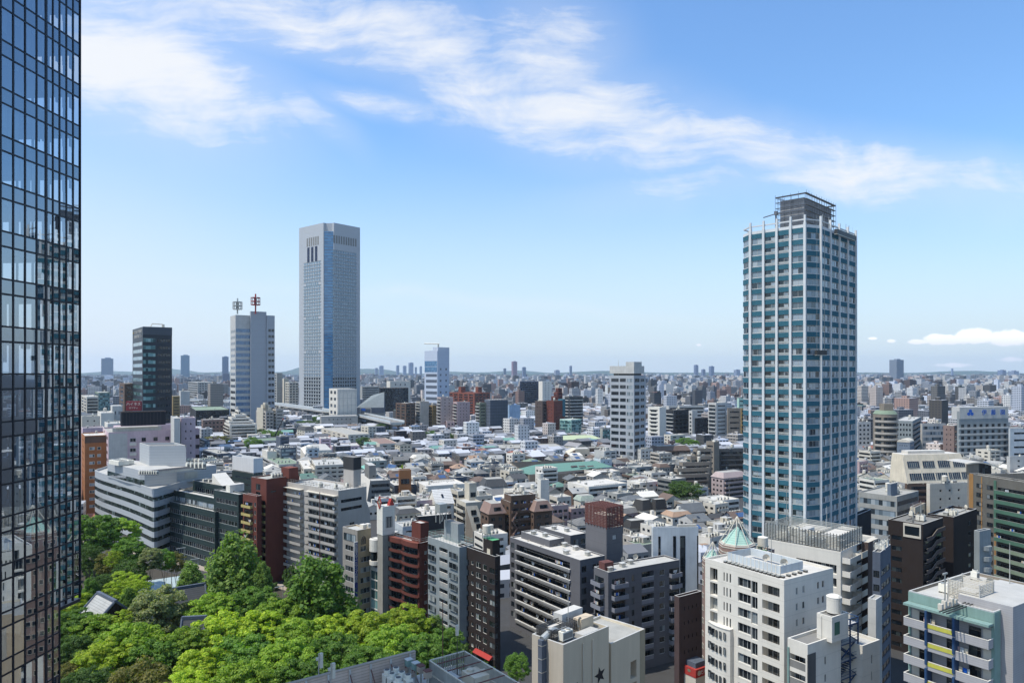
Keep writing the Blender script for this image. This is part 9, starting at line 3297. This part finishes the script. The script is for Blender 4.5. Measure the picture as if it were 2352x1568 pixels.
# blocks of flats standing above the roofs farther out: things of their own
def mid_blocks():
 n = 0
 tries = 0
 while n < 135 and tries < 3000:
  tries += 1
  y = rngc.uniform(900, 3600) if n < 100 else rngc.uniform(2200, 5200)
  px = rngc.uniform(190, 2350)
  if 400 < px < 1715 and y < 1300:
   continue
  x = X(px, y)
  if inside_foot(x, y + 10, 24):
   continue
  hgt = rngc.uniform(24, 46) if rngc.random() < .85 else rngc.uniform(46, 62)
  w, l = rngc.uniform(14, 34), rngc.uniform(12, 26)
  if visible(x, y, (hgt, hgt * .7), w) < 3:
   continue
  FOOT.append((x, y, rad(25), w, l))
  wc = wcol(rngc)
  b = CityMB()
  phi = rngc.choice((14, 22, 30, 40))
  b.block(0, 0, w, l, 0, hgt, phi, wc, rcol(rngc))
  a = rad(phi)
  b.block(w * .25 * cos(a) - l * .3 * sin(a), w * .25 * sin(a) + l * .3 * cos(a), w * .3, l * .35, hgt, hgt + 3.6, phi, wc[:3] + (0,), rcol(rngc))
  v = max(wc[:3])
  tone = 'white' if v > .6 else 'pale grey' if v > .45 else 'mid grey' if v > .25 else 'dark'
  if wc[0] > wc[2] * 1.25:
   tone = {'white': 'cream', 'pale grey': 'beige', 'mid grey': 'tan', 'dark': 'brown'}[tone]
  shape = 'slim' if hgt > w * 1.9 else 'broad' if w > hgt * .9 else 'plain'
  dist = 'far' if y > 2200 else 'distant' if y > 1400 else 'middle distance'
  lb = auto_label(f'{shape} {tone} {dist} apartment block', px, proj(x, y, hgt * .5)[1], ['with windowless ends', 'with a roof house'][1:])
  b.build('apartment_block', None, (x, y, 0), label=lb, cat='apartment building', group='blocks of flats standing above the distant roofs')
  n += 1
mid_blocks()
# named far towers: x0, x1, top row, base row, colour, glazed share, label
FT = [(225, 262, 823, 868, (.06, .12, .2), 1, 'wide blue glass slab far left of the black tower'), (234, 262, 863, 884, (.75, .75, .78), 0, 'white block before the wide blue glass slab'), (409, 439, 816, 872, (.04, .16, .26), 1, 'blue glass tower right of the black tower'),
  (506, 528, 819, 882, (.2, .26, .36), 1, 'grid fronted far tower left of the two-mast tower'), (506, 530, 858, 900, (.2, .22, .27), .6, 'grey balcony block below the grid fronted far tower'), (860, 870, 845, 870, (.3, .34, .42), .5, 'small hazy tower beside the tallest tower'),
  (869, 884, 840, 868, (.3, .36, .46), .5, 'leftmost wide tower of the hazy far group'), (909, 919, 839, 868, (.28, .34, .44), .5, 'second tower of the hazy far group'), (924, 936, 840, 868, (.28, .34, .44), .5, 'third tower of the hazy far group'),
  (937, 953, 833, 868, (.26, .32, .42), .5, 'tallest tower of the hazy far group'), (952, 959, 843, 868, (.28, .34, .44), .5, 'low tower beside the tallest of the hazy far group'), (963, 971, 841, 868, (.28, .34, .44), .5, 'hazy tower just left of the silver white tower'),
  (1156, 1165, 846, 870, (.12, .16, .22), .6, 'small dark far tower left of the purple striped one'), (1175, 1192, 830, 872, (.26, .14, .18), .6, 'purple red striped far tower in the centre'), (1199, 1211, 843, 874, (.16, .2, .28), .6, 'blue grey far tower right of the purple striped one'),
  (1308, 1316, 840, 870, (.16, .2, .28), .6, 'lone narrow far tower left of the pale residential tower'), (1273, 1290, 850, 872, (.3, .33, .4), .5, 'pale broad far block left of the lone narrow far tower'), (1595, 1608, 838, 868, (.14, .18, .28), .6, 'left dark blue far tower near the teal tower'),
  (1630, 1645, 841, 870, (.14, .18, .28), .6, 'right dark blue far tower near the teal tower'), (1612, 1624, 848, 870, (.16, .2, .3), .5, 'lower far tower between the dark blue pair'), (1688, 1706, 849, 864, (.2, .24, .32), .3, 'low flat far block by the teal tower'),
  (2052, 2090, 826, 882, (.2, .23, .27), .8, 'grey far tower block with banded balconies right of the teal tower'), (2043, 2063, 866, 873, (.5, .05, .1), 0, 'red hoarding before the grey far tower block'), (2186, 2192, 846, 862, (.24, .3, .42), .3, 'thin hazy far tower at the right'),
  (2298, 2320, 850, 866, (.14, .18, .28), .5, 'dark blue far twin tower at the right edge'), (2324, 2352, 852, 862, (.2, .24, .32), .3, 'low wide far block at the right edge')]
for x0, x1, yt, yb, c, gz, lb in FT:
 d = min(gd(yb), 7600)
 w = (x1 - x0) * d / F
 b = CityMB()
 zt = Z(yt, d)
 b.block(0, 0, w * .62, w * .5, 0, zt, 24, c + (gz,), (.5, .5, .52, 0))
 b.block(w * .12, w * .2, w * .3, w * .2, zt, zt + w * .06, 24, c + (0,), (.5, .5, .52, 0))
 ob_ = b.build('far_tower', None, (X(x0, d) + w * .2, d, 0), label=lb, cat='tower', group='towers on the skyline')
 FOOT.append((X(x0, d), d, 0, w, w))
# distant woods and hills
def woods():
 rng = random.Random(3)
 me = crown_mesh(('wood', 0), 'dome', 9, 40, 26, 'deep', .13, .7, .26)
 src = [v.co.copy() for v in me.vertices]
 polys = [tuple(p.vertices) for p in me.polygons]
 v, f = [], []
 strips = [(640, 700, 905, 20), (1010, 1060, 902, 14), (870, 980, 902, 18), (910, 950, 896, 10), (1355, 1400, 905, 12), (1400, 1440, 900, 8), (1245, 1300, 890, 14), (1170, 1230, 888, 10), (2000, 2060, 880, 10), (1980, 2040, 868, 16),
    (2060, 2200, 868, 24), (1500, 1700, 864, 34), (1090, 1300, 866, 30), (700, 960, 868, 26), (200, 300, 878, 10), (260, 330, 905, 8), (1330, 1420, 868, 22), (2200, 2352, 866, 30), (1560, 1640, 900, 8), (395, 440, 915, 6)]
 for x0, x1, yb, n in strips:
  for i in range(n):
   px, py = rng.uniform(x0, x1), yb + rng.uniform(-2, 2)
   p = gp(px, py)
   if inside_foot(p.x, p.y, 6):
    continue
   s = 10 * (p.y / 2200) ** .5 * rng.uniform(.7, 1.4)
   hh = s * rng.uniform(.9, 1.3)
   base = len(v)
   a = rng.uniform(0, 6.28)
   ca, sa = cos(a), sin(a)
   for c in src:
    v.append((p.x + (c.x * ca - c.y * sa) * s, p.y + (c.x * sa + c.y * ca) * s, c.z * hh + 1))
   f.extend(tuple(base + k for k in q_) for q_ in polys)
 m = bpy.data.meshes.new('distant_woods')
 m.from_pydata(v, [], f)
 m.materials.append(LEAF['mid'])
 place('distant_woods', m, kind='stuff')
woods()
hl = MB()
hm = mat('hill_green', (.05, .075, .05), amp=.3, streak=0, scale=.02)
rng = random.Random(12)
for (y0, hmax, x0, x1) in ((11500, 70, -9000, 9200), (13500, 190, -9500, 2500)):
 n = 90
 pr = []
 for i in range(n + 1):
  x = x0 + (x1 - x0) * i / n
  f_ = .45 + .28 * sin(i * .23 + y0) + .18 * sin(i * .61 + 1.3) + .1 * rng.random()
  pr.append((x, 25 + hmax * max(.1, f_) * (1 if y0 < 12000 else max(0, 1 - abs(i / n - .45) * 1.7))))
 for (xa, za), (xb, zb_) in zip(pr, pr[1:]):
  hl.poly([(xa, y0, 0), (xb, y0, 0), (xb, y0 + 500, zb_), (xa, y0 + 500, za)], hm)
  hl.poly([(xa, y0 + 500, za), (xb, y0 + 500, zb_), (xb, y0 + 1200, 0), (xa, y0 + 1200, 0)], hm)
hl.build('hills', kind='structure')
# ---------------------------------------------------------------- air
def haze(dens, colr):
 m = bpy.data.materials.new('haze')
 m.use_nodes = True
 t = NT(m.node_tree)
 v = t.n('ShaderNodeVolumePrincipled', {'Color': colr + (1,), 'Density': dens, 'Anisotropy': .35})
 t.n('ShaderNodeOutputMaterial', {'Volume': v})
 mb = MB()
 mb.box(-16500, 16500, -900, 15600, -1, 372, m)
 mb.build('haze', kind='stuff')
haze(.00004, (.74, .88, 1.0))
